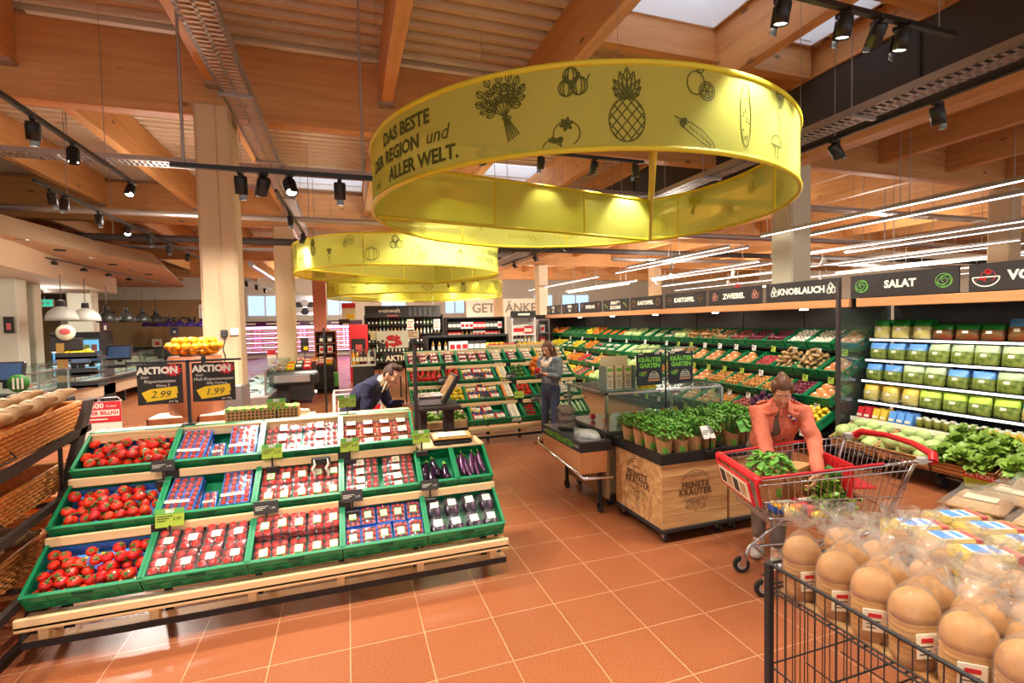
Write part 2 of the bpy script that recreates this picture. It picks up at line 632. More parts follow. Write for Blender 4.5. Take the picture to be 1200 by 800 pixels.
def fabric_mat():
    m = bpy.data.materials.new('banner_fabric')
    m.use_nodes = True
    N, L = m.node_tree.nodes, m.node_tree.links
    N.remove(N['Principled BSDF'])
    d, t, p = N.new('ShaderNodeBsdfDiffuse'), N.new('ShaderNodeBsdfTranslucent'), N.new('ShaderNodeBsdfTransparent')
    d.inputs[0].default_value = (*lin((224, 228, 118)), 1)
    t.inputs[0].default_value = (*lin((220, 222, 98)), 1)
    p.inputs[0].default_value = (*lin((232, 230, 130)), 1)
    a, b = N.new('ShaderNodeMixShader'), N.new('ShaderNodeMixShader')
    a.inputs[0].default_value = .4
    b.inputs[0].default_value = .26
    L.new(d.outputs[0], a.inputs[1])
    L.new(t.outputs[0], a.inputs[2])
    L.new(a.outputs[0], b.inputs[1])
    L.new(p.outputs[0], b.inputs[2])
    L.new(b.outputs[0], N['Material Output'].inputs[0])
    MATS['banner_fabric'] = m


fabric_mat()
mat('print_olive', (84, 88, 22), .8)
mat('print_pale', (176, 168, 40), .8)
# ------------------------------------------------------------------ structure
struct(MB().box(-16, 30, -4, 38, -.2, 0).build('floor', 'floor_tile'), 'terracotta orange floor of square tiles with pale joints')
# roof sheet with trapezoid ribs running along x, with openings for the skylights
ZR = 5.75
SKY = [(2.85, 4.6, 3.9, 5.3), (4.9, 6.2, 4.3, 5.25), (-1.2, .5, 12.7, 14.5), (6.5, 9.3, 13.4, 15.2), (14, 18, 9, 10.5), (9.5, 12.5, 19, 21), (2.9, 5.6, 11.2, 12.6)]
mb = MB()
y = -4.0
seg = [(0, .09), (.09, .09), (.12, 0), (.21, 0), (.24, .09)]


def roof_strip(y0, z0, y1, z1):
    cuts = [(a, b) for a, b, c, d in SKY if c < (y0 + y1) / 2 < d]
    xs = -16
    for a, b in sorted(cuts):
        mb.quad((xs, y0, z0), (xs, y1, z1), (a, y1, z1), (a, y0, z0))
        xs = b
    mb.quad((xs, y0, z0), (xs, y1, z1), (30, y1, z1), (30, y0, z0))


while y < 38:
    for (a, za), (b, zb) in zip(seg, seg[1:]):
        roof_strip(y + a, ZR + za, y + b, ZR + zb)
    y += .24
struct(mb.build('ceiling', 'roof_sheet'), 'pale ribbed metal roof sheet over the glulam beams')
for i, (a, b, c, d) in enumerate(SKY):
    o = MB().box(a, b, c, d, ZR + .4, ZR + .44).build('window_%d' % (i + 11), 'skylight')
    struct(o, 'roof skylight letting daylight through the ribbed sheet')
    f = MB()
    for q in ((a - .03, a, c, d), (b, b + .03, c, d), (a, b, c - .03, c), (a, b, d, d + .03)):
        f.box(q[0], q[1], q[2], q[3], ZR - .05, ZR + .42)
    f.build('window_frame', 'white', o)
# glulam beams
BZ0, BZ1 = 4.65, 5.6
for i, (yy, x0, x1) in enumerate(((7.2, -16, 6.3), (14.6, -16, 30), (22, -16, 30), (29.4, -16, 30), (7.4, 6.75, 30))):
    z0, z1 = (BZ0, BZ1) if i < 4 else (4.9, ZR)
    struct(MB().box(x0, x1, yy, yy + .22, z0, z1 if i < 4 else z1, bev=.012).build('beam', 'glulam_x'), 'broad glulam main beam spanning the hall')
for x in (-13.9, -11.8, -9.75, -7.65, -5.55, -3.55, -1.48, .62, 2.7, 4.75):
    for (y0, y1) in ((-4, 7.2), (7.42, 14.6), (14.82, 22), (22.22, 29.4), (29.62, 36)):
        o = MB().box(x - .08, x + .08, y0, y1, 5.02, ZR, bev=.01).build('beam', 'glulam_y')
        struct(o, 'slim glulam joist between the main beams')
        MB().box(x - .1, x + .1, y1 - .16, y1 - .02, 4.99, 5.02).build('beam_shoe', 'zinc', o)
for x in (8.6, 10.7, 12.8, 14.9, 17, 19.1, 21.2, 23.3, 25.4):
    for (y0, y1) in ((-4, 7.4), (7.62, 14.6), (14.82, 22), (22.22, 29.4)):
        struct(MB().box(x - .09, x + .09, y0, y1, 5.1, ZR, bev=.01).build('beam', 'glulam_y'), 'glulam joist over the dry goods bay')
struct(MB().box(2.9, 6.3, 3.7, 3.84, 5.3, ZR).build('beam', 'glulam_x'), 'short glulam trimmer beside the skylight')
struct(MB().box(2.9, 6.3, 5.33, 5.47, 5.3, ZR).build('beam', 'glulam_x'), 'short glulam trimmer behind the skylight')
# dark smoke curtain between the two bays
o = MB().box(6.42, 6.56, -2, 36, 4.4, 5.35).build('wall_bulkhead', 'dark_panel')
struct(o, 'dark brown bulkhead between the two roof bays')
m2 = MB()
for k in range(12): m2.box(6.4, 6.42, -2 + 3 * k, -1.98 + 3 * k, 4.4, 5.35)
m2.build('panel_seam', 'black_matte', o)
MB().box(6.38, 6.62, -2, 36, 5.35, ZR).build('top_beam', 'glulam_y', o)
MB().box(6.36, 6.62, -2, 36, 4.24, 4.4).build('bulkhead_edge', 'glulam_y', o)
# columns
for nm, x, y, sx, sy, m, lab, z1 in (('col', -1.44, 6.95, .4, .42, 'concrete', 'tall pale concrete column behind the tomato stand', BZ0),
                                     ('col', -1.55, 14.6, .46, .46, 'concrete', 'pale concrete column beside the display counters', BZ0),
                                     ('col', -1.05, 22, .5, .5, 'pink_paint', 'pinkish column before the lit cooler wall', BZ0),
                                     ('col', 8.35, 7.5, .5, .5, 'cream', 'cream column behind the garlic sign', 4.9),
                                     ('col', 8.9, 22, .5, .5, 'cream', 'far cream column left of the vegetable wall', BZ0),
                                     ('col', 15.2, 21.9, .5, .5, 'concrete', 'far column in the dry goods bay', BZ0),
                                     ('col', 15, 7.5, .45, .45, 'concrete', 'column above the salad sign in the next bay', 4.9)):
    o = MB().box(x - sx / 2, x + sx / 2, y - sy / 2, y + sy / 2, 0, z1, bev=.035).build('column', m)
    struct(o, lab)
    if y < 8 and x < 0:
        MB().box(x - sx / 2 - .012, x + sx / 2 + .012, y - sy / 2 - .012, y + sy / 2 + .012, 0, 1.28, bev=.02).build('column_sleeve', 'zinc', o)
        MB().box(x + .01, x + .035, y - sy / 2 - .02, y - sy / 2 + .01, 1.9, 4.6).build('cable_duct', 'concrete', o)
        MB().box(x + .0, x + .07, y - sy / 2 - .05, y - sy / 2 + .01, 1.86, 1.95, bev=.01).build('switch_box', 'grey_panel', o)
        MB().box(x + .1, x + .19, y - sy / 2 - .03, y - sy / 2 + .01, 1.88, 1.97, bev=.008).build('socket', 'white', o)
        p = [(x + .03 + .012 * math.sin(k * 1.7), y - sy / 2 - .03, 1.86 - .05 * k) for k in range(14)]
        MB().path(p, .006, 6).build('cable', 'black', o)
# walls
struct(MB().box(-16, 30, 36, 36.2, 0, ZR).build('wall_back', 'white_wall'), 'white end wall with high windows')
struct(MB().box(29.6, 29.8, -4, 36, 0, ZR).build('wall_right', 'white_wall'), 'far side wall of the dry goods bay')
struct(MB().box(-15.9, -15.7, -4, 36, 0, ZR).build('wall_left', 'dark_wall'), 'dark upper wall over the service counters')
struct(MB().box(-15.7, -4.9, 21, 21.15, 0, 3.05).build('wall_service', 'brown_wall'), 'tan wall behind the meat counter')
struct(MB().box(-5.05, -4.9, 21.15, 28, 0, 3.05).build('wall_passage', 'brown_wall'), 'tan wall running back beside the counters')
nW = 0
for (xa, xb) in ((-6.05, -4.05), (-1.2, .35), (2.4, 4.0), (6.9, 8.3), (13.9, 15.4), (16.3, 18.6)):
    nW += 1
    za, zb = 2.74, 4.02
    o = MB().box(xa, xb, 35.93, 35.97, za, zb).build('window_%d' % nW, 'pane')
    struct(o, 'high white framed window in the end wall')
    f = MB()
    for q in ((xa - .14, xa, za - .14, zb + .14), (xb, xb + .14, za - .14, zb + .14), (xa, xb, za - .14, za), (xa, xb, zb, zb + .14), ((xa + xb) / 2 - .04, (xa + xb) / 2 + .04, za, zb)):
        f.box(q[0], q[1], 35.86, 36, q[2], q[3])
    f.build('window_frame', 'white', o)
# canopy over the service counters: soffit, sloping fascia, recessed white ceiling
A_out = [(-5.5, 4.0), (-5.42, 10.5), (-5.12, 13.3), (-4.7, 15.0)]
A_low = [(-5.1, 4.0), (-4.98, 9.6), (-4.65, 12.0), (-4.15, 13.9)]
mb = MB()
zz = (3.95, 3.5)
for i in range(3):
    a, b = A_out[i], A_out[i + 1]
    c, d = A_low[i], A_low[i + 1]
    mb.quad((*a, zz[0]), (*b, zz[0]), (*d, zz[1]), (*c, zz[1]))
# fascia return at the far corner, soffit
mb.quad((*A_out[3], zz[0]), (-5.9, 20.95, zz[0]), (-5.55, 20.95, zz[1]), (*A_low[3], zz[1]))
soff = [(-15.7, 4.0, 3.5)] + [(*p, 3.5) for p in A_low] + [(-5.55, 20.95, 3.5), (-15.7, 20.95, 3.5)]
mb.add(soff, [tuple(range(len(soff)))[::-1]])
mb.add([(q[0], q[1], 3.95) for q in ([(-15.7, 4.0)] + A_out + [(-5.9, 20.95), (-15.7, 20.95)])], [tuple(range(7))])
o = mb.build('ceiling_canopy', 'canopy')
struct(o, 'beige lowered canopy with a sloping edge over the service counters')
inn = [(-5.2, 4.0), (-5.15, 9.8), (-5.5, 12.0), (-6.4, 17.5)]
mb = MB()
for i in range(3): mb.quad((*inn[i], 3.5), (*inn[i + 1], 3.5), (*inn[i + 1], 3.05), (*inn[i], 3.05))
mb.quad((*inn[3], 3.5), (-15.7, 17.5, 3.5), (-15.7, 17.5, 3.05), (*inn[3], 3.05))
mb.build('canopy_step', 'canopy', o)
q = [(*p, 3.05) for p in inn] + [(-15.7, 17.5, 3.05), (-15.7, 4.0, 3.05)]
MB().add(q, [tuple(range(6))[::-1]]).build('recessed_ceiling', 'white_ceiling', o)
for k in range(9):
    y = 8 + k * 1.15
    MB().cyl((-4.98 - .02 * k, y, 3.502), (-4.98 - .02 * k, y, 3.48), .09, n=14).build('downlight', 'black_matte' if k % 2 else 'zinc', o)
for k in range(5):
    MB().cyl((-6.4 - .5 * (k % 2), 10.2 + k * 1.4, 3.052), (-7.0 - .5 * (k % 2), 9.5 + k * 1.4, 3.03), .1, n=14).build('downlight', 'zinc', o)
for (x0, x1, y0, y1, lab) in ((-7.9, -6.2, 12.4, 12.75, 'pale stone pier beside the glass fronted fridge'), (-7.1, -6.55, 16.3, 16.7, 'pale stone pier behind the cheese counter'), (-7.15, -6.5, 13.6, 13.9, 'slim stone return behind the pier')):
    struct(MB().box(x0, x1, y0, y1, 0, 3.05, bev=.02).build('column', 'stone'), lab)
# ------------------------------------------------------------------ hanging banners


def leaf2(x, y, l, a, wd=.35):
    a = math.radians(a)
    out = []
    for s in (1, -1):
        pts = []
        for i in range(9):
            t = i / 8
            u, v = l * t, s * l * wd * math.sin(PI * t) ** .8 * (1 - .3 * t)
            pts.append((x + u * math.cos(a) - v * math.sin(a), y + u * math.sin(a) + v * math.cos(a)))
        out.append(pts)
    out.append([(x, y), (x + l * .9 * math.cos(a), y + l * .9 * math.sin(a))])
    return out


def drawing(kind):
    r = random.Random(kind)
    D = []
    if kind == 'herbs':
        for a, l in ((100, .5), (118, .55), (136, .5), (150, .42), (84, .5), (70, .45), (55, .38)):
            ar = math.radians(a)
            D.append([(.12 - .25 * (1 - t) * 0 + .0 + (t * l) * math.cos(ar), -.12 + t * l * math.sin(ar)) for t in (0, .5, 1)])
            for t, s in ((.45, 50), (.45, -50), (.75, 45), (.75, -45), (1, 0)):
                D += leaf2(.12 + t * l * math.cos(ar), -.12 + t * l * math.sin(ar), .15, a + s)
        for k in range(6): D.append([(.12 + .01 * k - .03, -.12), (.16 + .035 * k, -.5 + .02 * k)])
        D.append(arc(.14, -.14, .07, .03, 0, 360))
    elif kind == 'onions':
        for x, y, q in ((-.1, -.12, .2), (.22, -.08, .22), (.02, .18, .2)):
            D.append(arc(x, y, q, q * 1.05, 0, 360, 20))
            for s in (.35, .7): D.append(arc(x, y, q * s, q * 1.05, -80, 80, 8)); D.append(arc(x, y, q * s, q * 1.05, 100, 260, 8))
            D.append([(x - .03, y + q), (x - .05, y + q + .12)]); D.append([(x + .03, y + q), (x + .02, y + q + .12)])
        D.append([(.4, .0), (.5, .2)])
    elif kind == 'tomato':
        D.append(arc(.1, .05, .32, .3, -60, 250, 22))
        D.append(arc(-.25, -.25, .22, .18, 0, 180, 14))
        for a in range(0, 360, 60): D += leaf2(.1, .28, .17, a + 15, .25)
        for a in range(0, 180, 45): D += leaf2(-.25, -.12, .12, a, .25)
        for k in range(5): D.append(arc(.1, .05, .26 - .03 * k, .26 - .03 * k, 200, 240, 4))
    elif kind == 'pineapple':
        D.append(arc(0, -.2, .25, .3, 0, 360, 26))
        E = lambda a: (.25 * math.cos(math.radians(a)), -.2 + .3 * math.sin(math.radians(a)))
        for c in (90, 270):
            for a in range(c // 2 + 20, c // 2 + 165, 24): D.append([E(a), E(c - a)])
        for a, l in ((90, .5), (75, .45), (105, .45), (55, .38), (125, .38), (38, .3), (142, .3), (20, .22), (160, .22)): D += leaf2(0, .08, l * .85, a, .18)
    elif kind == 'lemon':
        D.append(arc(-.12, .08, .26, .3, 0, 360, 20)); D.append(arc(.22, -.1, .24, .24, 0, 360, 20)); D.append(arc(.22, -.1, .18, .18, 0, 360, 18))
        for a in range(0, 360, 60): D.append([(.22, -.1), (.22 + .17 * math.cos(math.radians(a)), -.1 + .17 * math.sin(math.radians(a)))])
        D += leaf2(-.1, .38, .25, 20)
    elif kind == 'cucumber':
        D.append(arc(0, 0, .12, .5, 0, 360, 28))
        for k in range(14): D.append(arc(r.uniform(-.08, .08), r.uniform(-.42, .42), .01, .01, 0, 360, 5))
    elif kind == 'carrot':
        D.append([(-.1, .1), (.02, -.5), (.12, .12)]); D.append(arc(.01, .1, .11, .05, 0, 180, 8))
        for k in range(4): D.append([(-.06 + .02 * k, -.03 - .09 * k), (.02, -.04 - .09 * k)])
        for a in (60, 80, 100, 120): D += leaf2(.01, .14, .34, a, .15)
    elif kind == 'eggplant':
        D.append([(-.5, .3), (-.36, .24), (-.1, .18), (.2, .02), (.45, -.2), (.5, -.32), (.4, -.34), (.2, -.24), (-.1, -.06), (-.3, .08), (-.38, .18)])
        for k in range(7): D.append([(-.15 + .08 * k, .1 - .05 * k), (-.1 + .08 * k, .03 - .05 * k)])
        for a in (-20, -60, 20): D += leaf2(-.36, .2, .16, a, .25)
    elif kind == 'pear':
        D.append([(0, .3), (.08, .2), (.1, .0), (.24, -.2), (.2, -.4), (0, -.48), (-.2, -.4), (-.24, -.2), (-.1, 0), (-.08, .2), (0, .3)])
        D.append([(0, .3), (.05, .48)]); D += leaf2(.03, .4, .2, 20); D.append([(-.12, -.1), (-.15, -.25)])
    elif kind == 'banana':
        for d in (0, .13, .26): D.append(arc(.05, -.35 + d, .45 - d * .3, .55, 40, 165, 14)); D.append(arc(.05, -.42 + d, .34 - d * .3, .4, 45, 165, 14))
    elif kind == 'strawberry':
        D.append([(0, -.45), (.2, -.2), (.32, .1), (.2, .26), (-.2, .26), (-.32, .1), (-.2, -.2), (0, -.45)])
        for k in range(9): D.append(arc(r.uniform(-.18, .18), r.uniform(-.2, .18), .014, .02, 0, 360, 5))
        for a in range(10, 180, 35): D += leaf2(0, .26, .18, a, .25)
    elif kind == 'cabbage':
        D.append(arc(0, 0, .42, .4, 0, 360, 26))
        for k in range(7): D.append(arc(r.uniform(-.1, .1), r.uniform(-.1, .1), .14 + .04 * k, .12 + .04 * k, 50 * k, 50 * k + 150, 12))
    elif kind == 'pumpkin':
        for q in (.16, .32, .45): D.append(arc(0, 0, q, .36, 0, 360, 22))
        D.append([(0, .36), (.06, .5)])
    elif kind == 'mushroom':
        D.append(arc(0, .05, .35, .3, 0, 180, 14)); D.append([(-.35, .05), (.35, .05)]); D.append([(-.1, .05), (-.08, -.35), (.08, -.35), (.1, .05)])
        for k in range(-2, 3): D.append([(k * .1, .05), (k * .06, -.03)])
    return D


CYC = ['herbs', 'onions', 'tomato', 'pineapple', 'lemon', 'cucumber', 'carrot', 'eggplant', 'pear', 'banana', 'strawberry', 'cabbage', 'pumpkin', 'mushroom']


def ring_banner(cx, cy, zb, r, h, label, items, texts, bars=(), seams=8, group=None):
    """items: (angle deg, height fraction, size m, kind); texts: (angle, z, size, string, bold)"""
    t = thing('ring_banner', label, 'hanging banner', (cx, cy, zb), 0, group)
    n = 96
    mb = MB()
    rings = [[(r * math.cos(2 * PI * j / n), r * math.sin(2 * PI * j / n), z) for j in range(n)] for z in (0, h * .5, h)]
    mb.loft(rings, 0, True, False)
    for ang, fz, size, kind in items:
        a0 = math.radians(ang)
        for rr, mi in ((r + .004, 1), (r - .004, 2)):
            for pl in drawing(kind):
                ribbon(mb, [(p[0] * size, p[1] * size) for p in pl], .0092 if mi == 1 else .006, lambda x, y: (rr * math.cos(a0 + x / r), rr * math.sin(a0 + x / r), min(max(fz * h + y, .02), h - .02)), mi)
    for ang, z, size, s, bold in texts:
        v, f = text_mesh(s, size, 0, 'LEFT', .25 if bold < 0 else 0, max(bold, 0))
        a0 = math.radians(ang)
        for rr, mi in ((r + .004, 1), (r - .004, 2)):
            mb.add([(rr * math.cos(a0 + q[0] / r), rr * math.sin(a0 + q[0] / r), z + q[1]) for q in v], f, mi)
    mb.build('banner', ['banner_fabric', 'print_olive', 'print_pale'], t)
    for z in (0, h):
        MB().path([(r * math.cos(2 * PI * j / n), r * math.sin(2 * PI * j / n), z) for j in range(n)], .022, 8, closed=True).build('rim', 'yellow_rim', t)
    for k in range(seams):
        a = 2 * PI * (k + .5) / seams
        MB().cyl(((r - .015) * math.cos(a), (r - .015) * math.sin(a), 0), ((r - .015) * math.cos(a), (r - .015) * math.sin(a), h), .012, n=6).build('strut', 'yellow_rim', t)
    for a in bars:
        A, B = (Vector((r * math.cos(math.radians(q)), r * math.sin(math.radians(q)), 0)) for q in a)
        u = Vector((0, 0, 1))
        mb = MB()
        mb.quad(A, B, B + u * h, A + u * h)
        p = mb.build('inner_panel', 'banner_fabric', t)
        for z in (0, h): MB().cyl(A + u * z, B + u * z, .02, n=8).build('panel_rim', 'yellow_rim', p)
        for f in (.36, .7): MB().cyl(A.lerp(B, f), A.lerp(B, f) + u * h, .012, n=6).build('strut', 'yellow_rim', p)
    for k in range(6):
        a = 2 * PI * (k + .2) / 6
        MB().cyl((r * math.cos(a), r * math.sin(a), h), (r * math.cos(a), r * math.sin(a), ZR - zb), .003, n=4).build('suspension_wire', 'zinc', t)
    return t


# the near side of the ring is the part towards the camera: angles round -90
it1 = [(-130, .58, .5, 'herbs'), (-116.5, .78, .28, 'onions'), (-118, .17, .3, 'tomato'), (-106.5, .5, .52, 'pineapple'), (-92.5, .76, .28, 'lemon'), (-93.5, .22, .34, 'eggplant'), (-81.5, .52, .48, 'cucumber'), (-69.5, .66, .46, 'carrot'), (-71, .24, .26, 'mushroom')]
k = 0
for a in list(range(-50, 150, 13)):
    it1.append((a, .7 if k % 2 else .33, .3, CYC[(k * 5 + 3) % len(CYC)])); k += 1
ring_banner(2.605, 5.337, 3.2, 2.308, .608, 'large round yellow banner hanging nearest, with black vegetable drawings', it1,
            [(-165, .455, .16, 'DAS BESTE', .005), (-172.5, .285, .16, 'DER REGION', .005), (-147.5, .285, .17, 'und', -1), (-172, .11, .13, 'aus', -1), (-162, .115, .16, 'ALLER WELT.', .005),
             (60, .34, .13, 'HUNGER UND', .004), (63, .17, .13, 'DURST', .004), (80, .17, .11, 'gleichzeitig', -1)], bars=((-101.5, 34), (168, 34)), group='round yellow banners')
it2 = [(a, .68 if i % 2 else .32, .36, CYC[(i * 3 + 8) % len(CYC)]) for i, a in enumerate(range(-175, -62, 11))] + [(a, .5, .34, CYC[(i * 5) % len(CYC)]) for i, a in enumerate(range(-20, 160, 15))]
ring_banner(1.32, 12.72, 3.2, 2.47, .639, 'round yellow banner hanging in the middle, behind the largest one', it2, [(-49, .4, .16, 'das', -1), (-43, .4, .15, 'GESÜNDESTE', .004), (-53, .2, .15, 'FAST FOOD', .004), (-29, .2, .16, 'der', -1), (-222, .45, .15, 'BESTE', .004), (-222, .15, .15, 'ALLER', .004)], bars=((-150, 60), (-20, 60)), group='round yellow banners')
it3 = [(a, .6 if i % 2 else .4, .42, CYC[(i * 3 + 1) % len(CYC)]) for i, a in enumerate(range(-180, 0, 11))] + [(a, .5, .36, CYC[(i * 5 + 2) % len(CYC)]) for i, a in enumerate(range(10, 170, 15))]
ring_banner(2.64, 19.48, 3.0, 3.31, .57, 'round yellow banner hanging farthest back, mostly hidden by the others', it3, [], bars=((-150, 70), (-30, 70)), group='round yellow banners')


# ------------------------------------------------------------------ track lights
LD = bpy.data.lights.new('spot_lamp', 'SPOT')
LD.energy = SPOT_W
LD.color = SPOT_COL
LD.spot_size = math.radians(95)
LD.spot_blend = .55
LD.shadow_soft_size = .05
LD2 = bpy.data.lights.new('spot_lamp_far', 'SPOT')
LD2.energy = SPOT_W * 1.2
LD2.color = SPOT_COL
LD2.spot_size = math.radians(110)
LD2.spot_blend = .5
LD2.shadow_soft_size = .1


def head_kind(tilt, lamp):
    def b():
        t = thing('track_spotlight', 'x', 'spotlight')
        MB().box(-.018, .018, -.06, .06, -.03, 0).cyl((0, 0, -.03), (0, 0, -.07), .012, n=8).build('adapter', 'black', t)
        M = T(0, 0, -.09) @ RX(tilt)
        m = MB(); m.M = M
        m.lathe([(.046, .05), (.05, .045), (.052, -.1), (.045, -.1), (.043, -.06)], 18)
        for k in range(5): m.lathe([(.052, .03 - .012 * k), (.055, .027 - .012 * k), (.052, .024 - .012 * k)], 18, caps=False)
        m.build('housing', 'black', t)
        m = MB(); m.M = M
        m.lathe([(.0, -.088), (.043, -.088)], 18, caps=False)
        m.build('lens', 'bulb', t)
        m = MB(); m.M = M
        m.box(-.03, .03, .052, .056, -.15, .02)
        m.build('barn_door', 'black', t)
        if lamp:
            lo_ = bpy.data.objects.new('lamp', lamp)
            COL.objects.link(lo_)
            kid(t, lo_)
            lo_.matrix_basis = M @ T(0, 0, -.125)
        return t
    return Kind(b)


LD3 = LD.copy()
LD3.energy = SPOT_W * .5
HEADS = {(a, b): head_kind(math.radians(a), (LD, LD2, LD3)[b - 1]) for a in (12, 38) for b in (1, 2, 3)}
nh = 0


def head(x, y, z, rz, tilt=12, lamp=1, label=None, group=None, s=1.05):
    global nh
    HEADS[(tilt, lamp)].place(T(x, y, z) @ RZ(math.radians(rz)) @ SC(s), label, group)


def track(p, q, z, label, heads, hl, hang=(.15, .85), lampk=1, rod=.004):
    t = thing('light_track', label, 'light track', (0, 0, 0))
    a, b = Vector((*p, z)), Vector((*q, z))
    d = (b - a).normalized()
    nrm = Vector((-d.y, d.x, 0)) * .02
    MB().loft([[a + nrm, a - nrm, a - nrm + Vector((0, 0, .04)), a + nrm + Vector((0, 0, .04))], [b + nrm, b - nrm, b - nrm + Vector((0, 0, .04)), b + nrm + Vector((0, 0, .04))]], 0, False).build('rail', 'black', t)
    for f in hang:
        c = a.lerp(b, f)
        MB().cyl(c + Vector((0, 0, .04)), (c.x, c.y, ZR), rod, n=6).build('hanger', 'zinc', t)
    for i, (f, rz, tl) in enumerate(heads):
        c = a.lerp(b, f)
        head(c.x, c.y, z, rz, tl, lampk, hl, 'spotlights on the ' + label)


def hb(x, y, z=4.05): p = at(x, y, Z=z); return (p.x, p.y)


track((-2.62, 2.2), (-2.62, 7.9), 3.9, 'black light track over the bread baskets', [(.1, 0, 12), (.6, 20, 12), (.72, 200, 12), (.97, 180, 38)], 'black spotlight on the track over the bread baskets')
track((-1.4, 5.0), (.28, 5.0), 3.37, 'black light track hung on a steel pipe over the tomatoes', [(.32, 0, 12), (.43, 30, 38), (.56, 200, 38), (.82, 0, 12)], 'black spotlight on the track over the tomato crates', (.06, .95), rod=.014)
track((-3.75, 8.0), (-3.8, 16.0), 3.9, 'black light track beside the beige canopy', [(.05, 0, 12), (.09, 40, 12), (.22, 10, 12), (.36, 200, 38), (.5, 0, 12), (.64, 0, 12), (.82, 20, 38), (.98, 0, 12)], 'black spotlight on the track beside the canopy', (.1, .5, .9), 2)
track((2.94, 2.8), (4.9, 2.8), 4.27, 'black light track in front of the dark bulkhead', [(.05, 0, 12), (.36, 0, 12), (.54, 340, 38), (.68, 10, 12)], 'black spotlight on the track before the dark bulkhead', (.1, .9), 3)
track((5.07, 1.0), (5.07, 16.0), 3.86, 'long black light track under the cable tray by the vegetable wall', [(.03, 270, 38), (.08, 270, 38), (.135, 270, 12), (.2, 270, 38), (.27, 270, 38), (.34, 270, 38), (.42, 270, 38), (.5, 270, 38), (.58, 270, 38), (.68, 270, 38), (.8, 270, 38), (.92, 270, 38)], 'black spotlight under the cable tray by the vegetable wall', (.02, .2, .4, .6, .8), 3)
track((-.9, 7.8), (-.8, 11.3), 3.9, 'black light track left of the middle yellow banner', [(.95, 30, 38), (.4, 0, 12)], 'black spotlight left of the middle yellow banner', (.1, .9), 2)
track((-3.3, 15.5), (-3.1, 24), 3.6, 'far black light track before the lit cooler wall', [(.2, 0, 12), (.4, 0, 12), (.6, 0, 12), (.8, 0, 12)], 'small far black spotlight before the lit cooler wall', (.1, .9), 2)
track((2.0, 15.2), (2.0, 26), 3.9, 'far black light track over the wine shelves', [(.15, 0, 38), (.4, 0, 12), (.65, 0, 38), (.9, 0, 12)], 'small far spotlight over the wine shelves', (.1, .9), 2)
track((5.0, 16.6), (5.0, 28), 3.8, 'far black light track left of the far cream column', [(.1 + .12 * k, 0, 38) for k in range(7)], 'small far spotlight left of the far cream column', (.1, .5, .9), 2)
track((-.4, .2), (4.2, .2), 4.05, 'added fill light track over the near end of the aisle', [(.1, 180, 12), (.35, 180, 12), (.6, 180, 12), (.85, 180, 12)], 'added fill spotlight over the near end of the aisle', (.1, .9))  # this and the next three tracks are added for extra light
track((-1.8, 2.6), (1.6, 2.6), 4.2, 'added fill light track over the front of the tomato stand', [(.1, 180, 12), (.4, 180, 12), (.7, 180, 12), (.95, 180, 12)], 'added fill spotlight over the front of the tomato stand', (.1, .9))
track((1.4, 9.3), (4.6, 9.3), 4.2, 'added fill light track over the pepper stand', [(.1, 0, 38), (.4, 0, 38), (.7, 0, 38), (.95, 0, 38)], 'added fill spotlight over the pepper stand', (.1, .9), 2)
track((1.5, 6.3), (4.2, 6.3), 4.25, 'added fill light track inside the largest yellow banner', [(.1, 0, 38), (.4, 0, 12), (.7, 0, 38), (.95, 0, 12)], 'added fill spotlight above the largest yellow banner', (.1, .9), 3)
# soft general light of the hall: added fill lamps under the roof, without fittings
for i, (x, y) in enumerate(((-3, 10.5), (2, 11), (-7, 15), (-7.2, 10), (1, 17), (4.5, 21), (-2, 28), (3, 28), (9, 12), (12, 18), (10, 25), (17, 12), (20, 22))):
    ld = bpy.data.lights.new('hall_fill', 'POINT')
    ld.energy = HALL_W * (4 if x > 8 or y > 26 else (.45 if x < -6 else 1))
    ld.color = (1, .9, .76)
    ld.shadow_soft_size = .35
    o = bpy.data.objects.new('hall_fill', ld)
    COL.objects.link(o)
    o.location = (x, y, 2.85 if x < -6 else (3.3 if x < 8 else 3.4))
# ------------------------------------------------------------------ trays, pipes, line lights


def tray(p, q, z, wd, label):
    """perforated cable tray with upstands"""
    t = thing('cable_tray', label, 'cable tray', (0, 0, 0))
    a, b = Vector((*p, z)), Vector((*q, z))
    L_ = (b - a).length
    d = (b - a) / L_
    n = Vector((-d.y, d.x, 0))
    mb = MB()
    mb.M = Matrix(((d.x, n.x, 0, a.x), (d.y, n.y, 0, a.y), (0, 0, 1, a.z), (0, 0, 0, 1)))
    for s in (-1, 1):
        mb.box(0, L_, s * wd / 2 - .004, s * wd / 2 + .004, 0, .07)
        mb.box(0, L_, s * wd / 2 - .03 if s > 0 else s * wd / 2, s * wd / 2 if s > 0 else s * wd / 2 + .03, 0, .004)
    mb.box(0, L_, -.012, .012, 0, .004)
    st = .07
    for i in range(int(L_ / st)):
        mb.box(i * st, i * st + .03, -wd / 2, wd / 2, 0, .003)
    mb.build('tray', 'zinc', t)
    k = 0
    while k < L_:
        c = a + d * (k + .3)
        MB().cyl(c + n * (wd / 2), (c.x + n.x * wd / 2, c.y + n.y * wd / 2, ZR), .006, n=6).build('hanger', 'zinc', t)
        MB().box(-.02, .02, -wd / 2 - .02, wd / 2 + .02, -.03, 0).build('bracket', 'zinc', t).matrix_basis = Matrix.Translation(c) @ RZ(math.atan2(d.y, d.x))
        k += 2.2
    return t


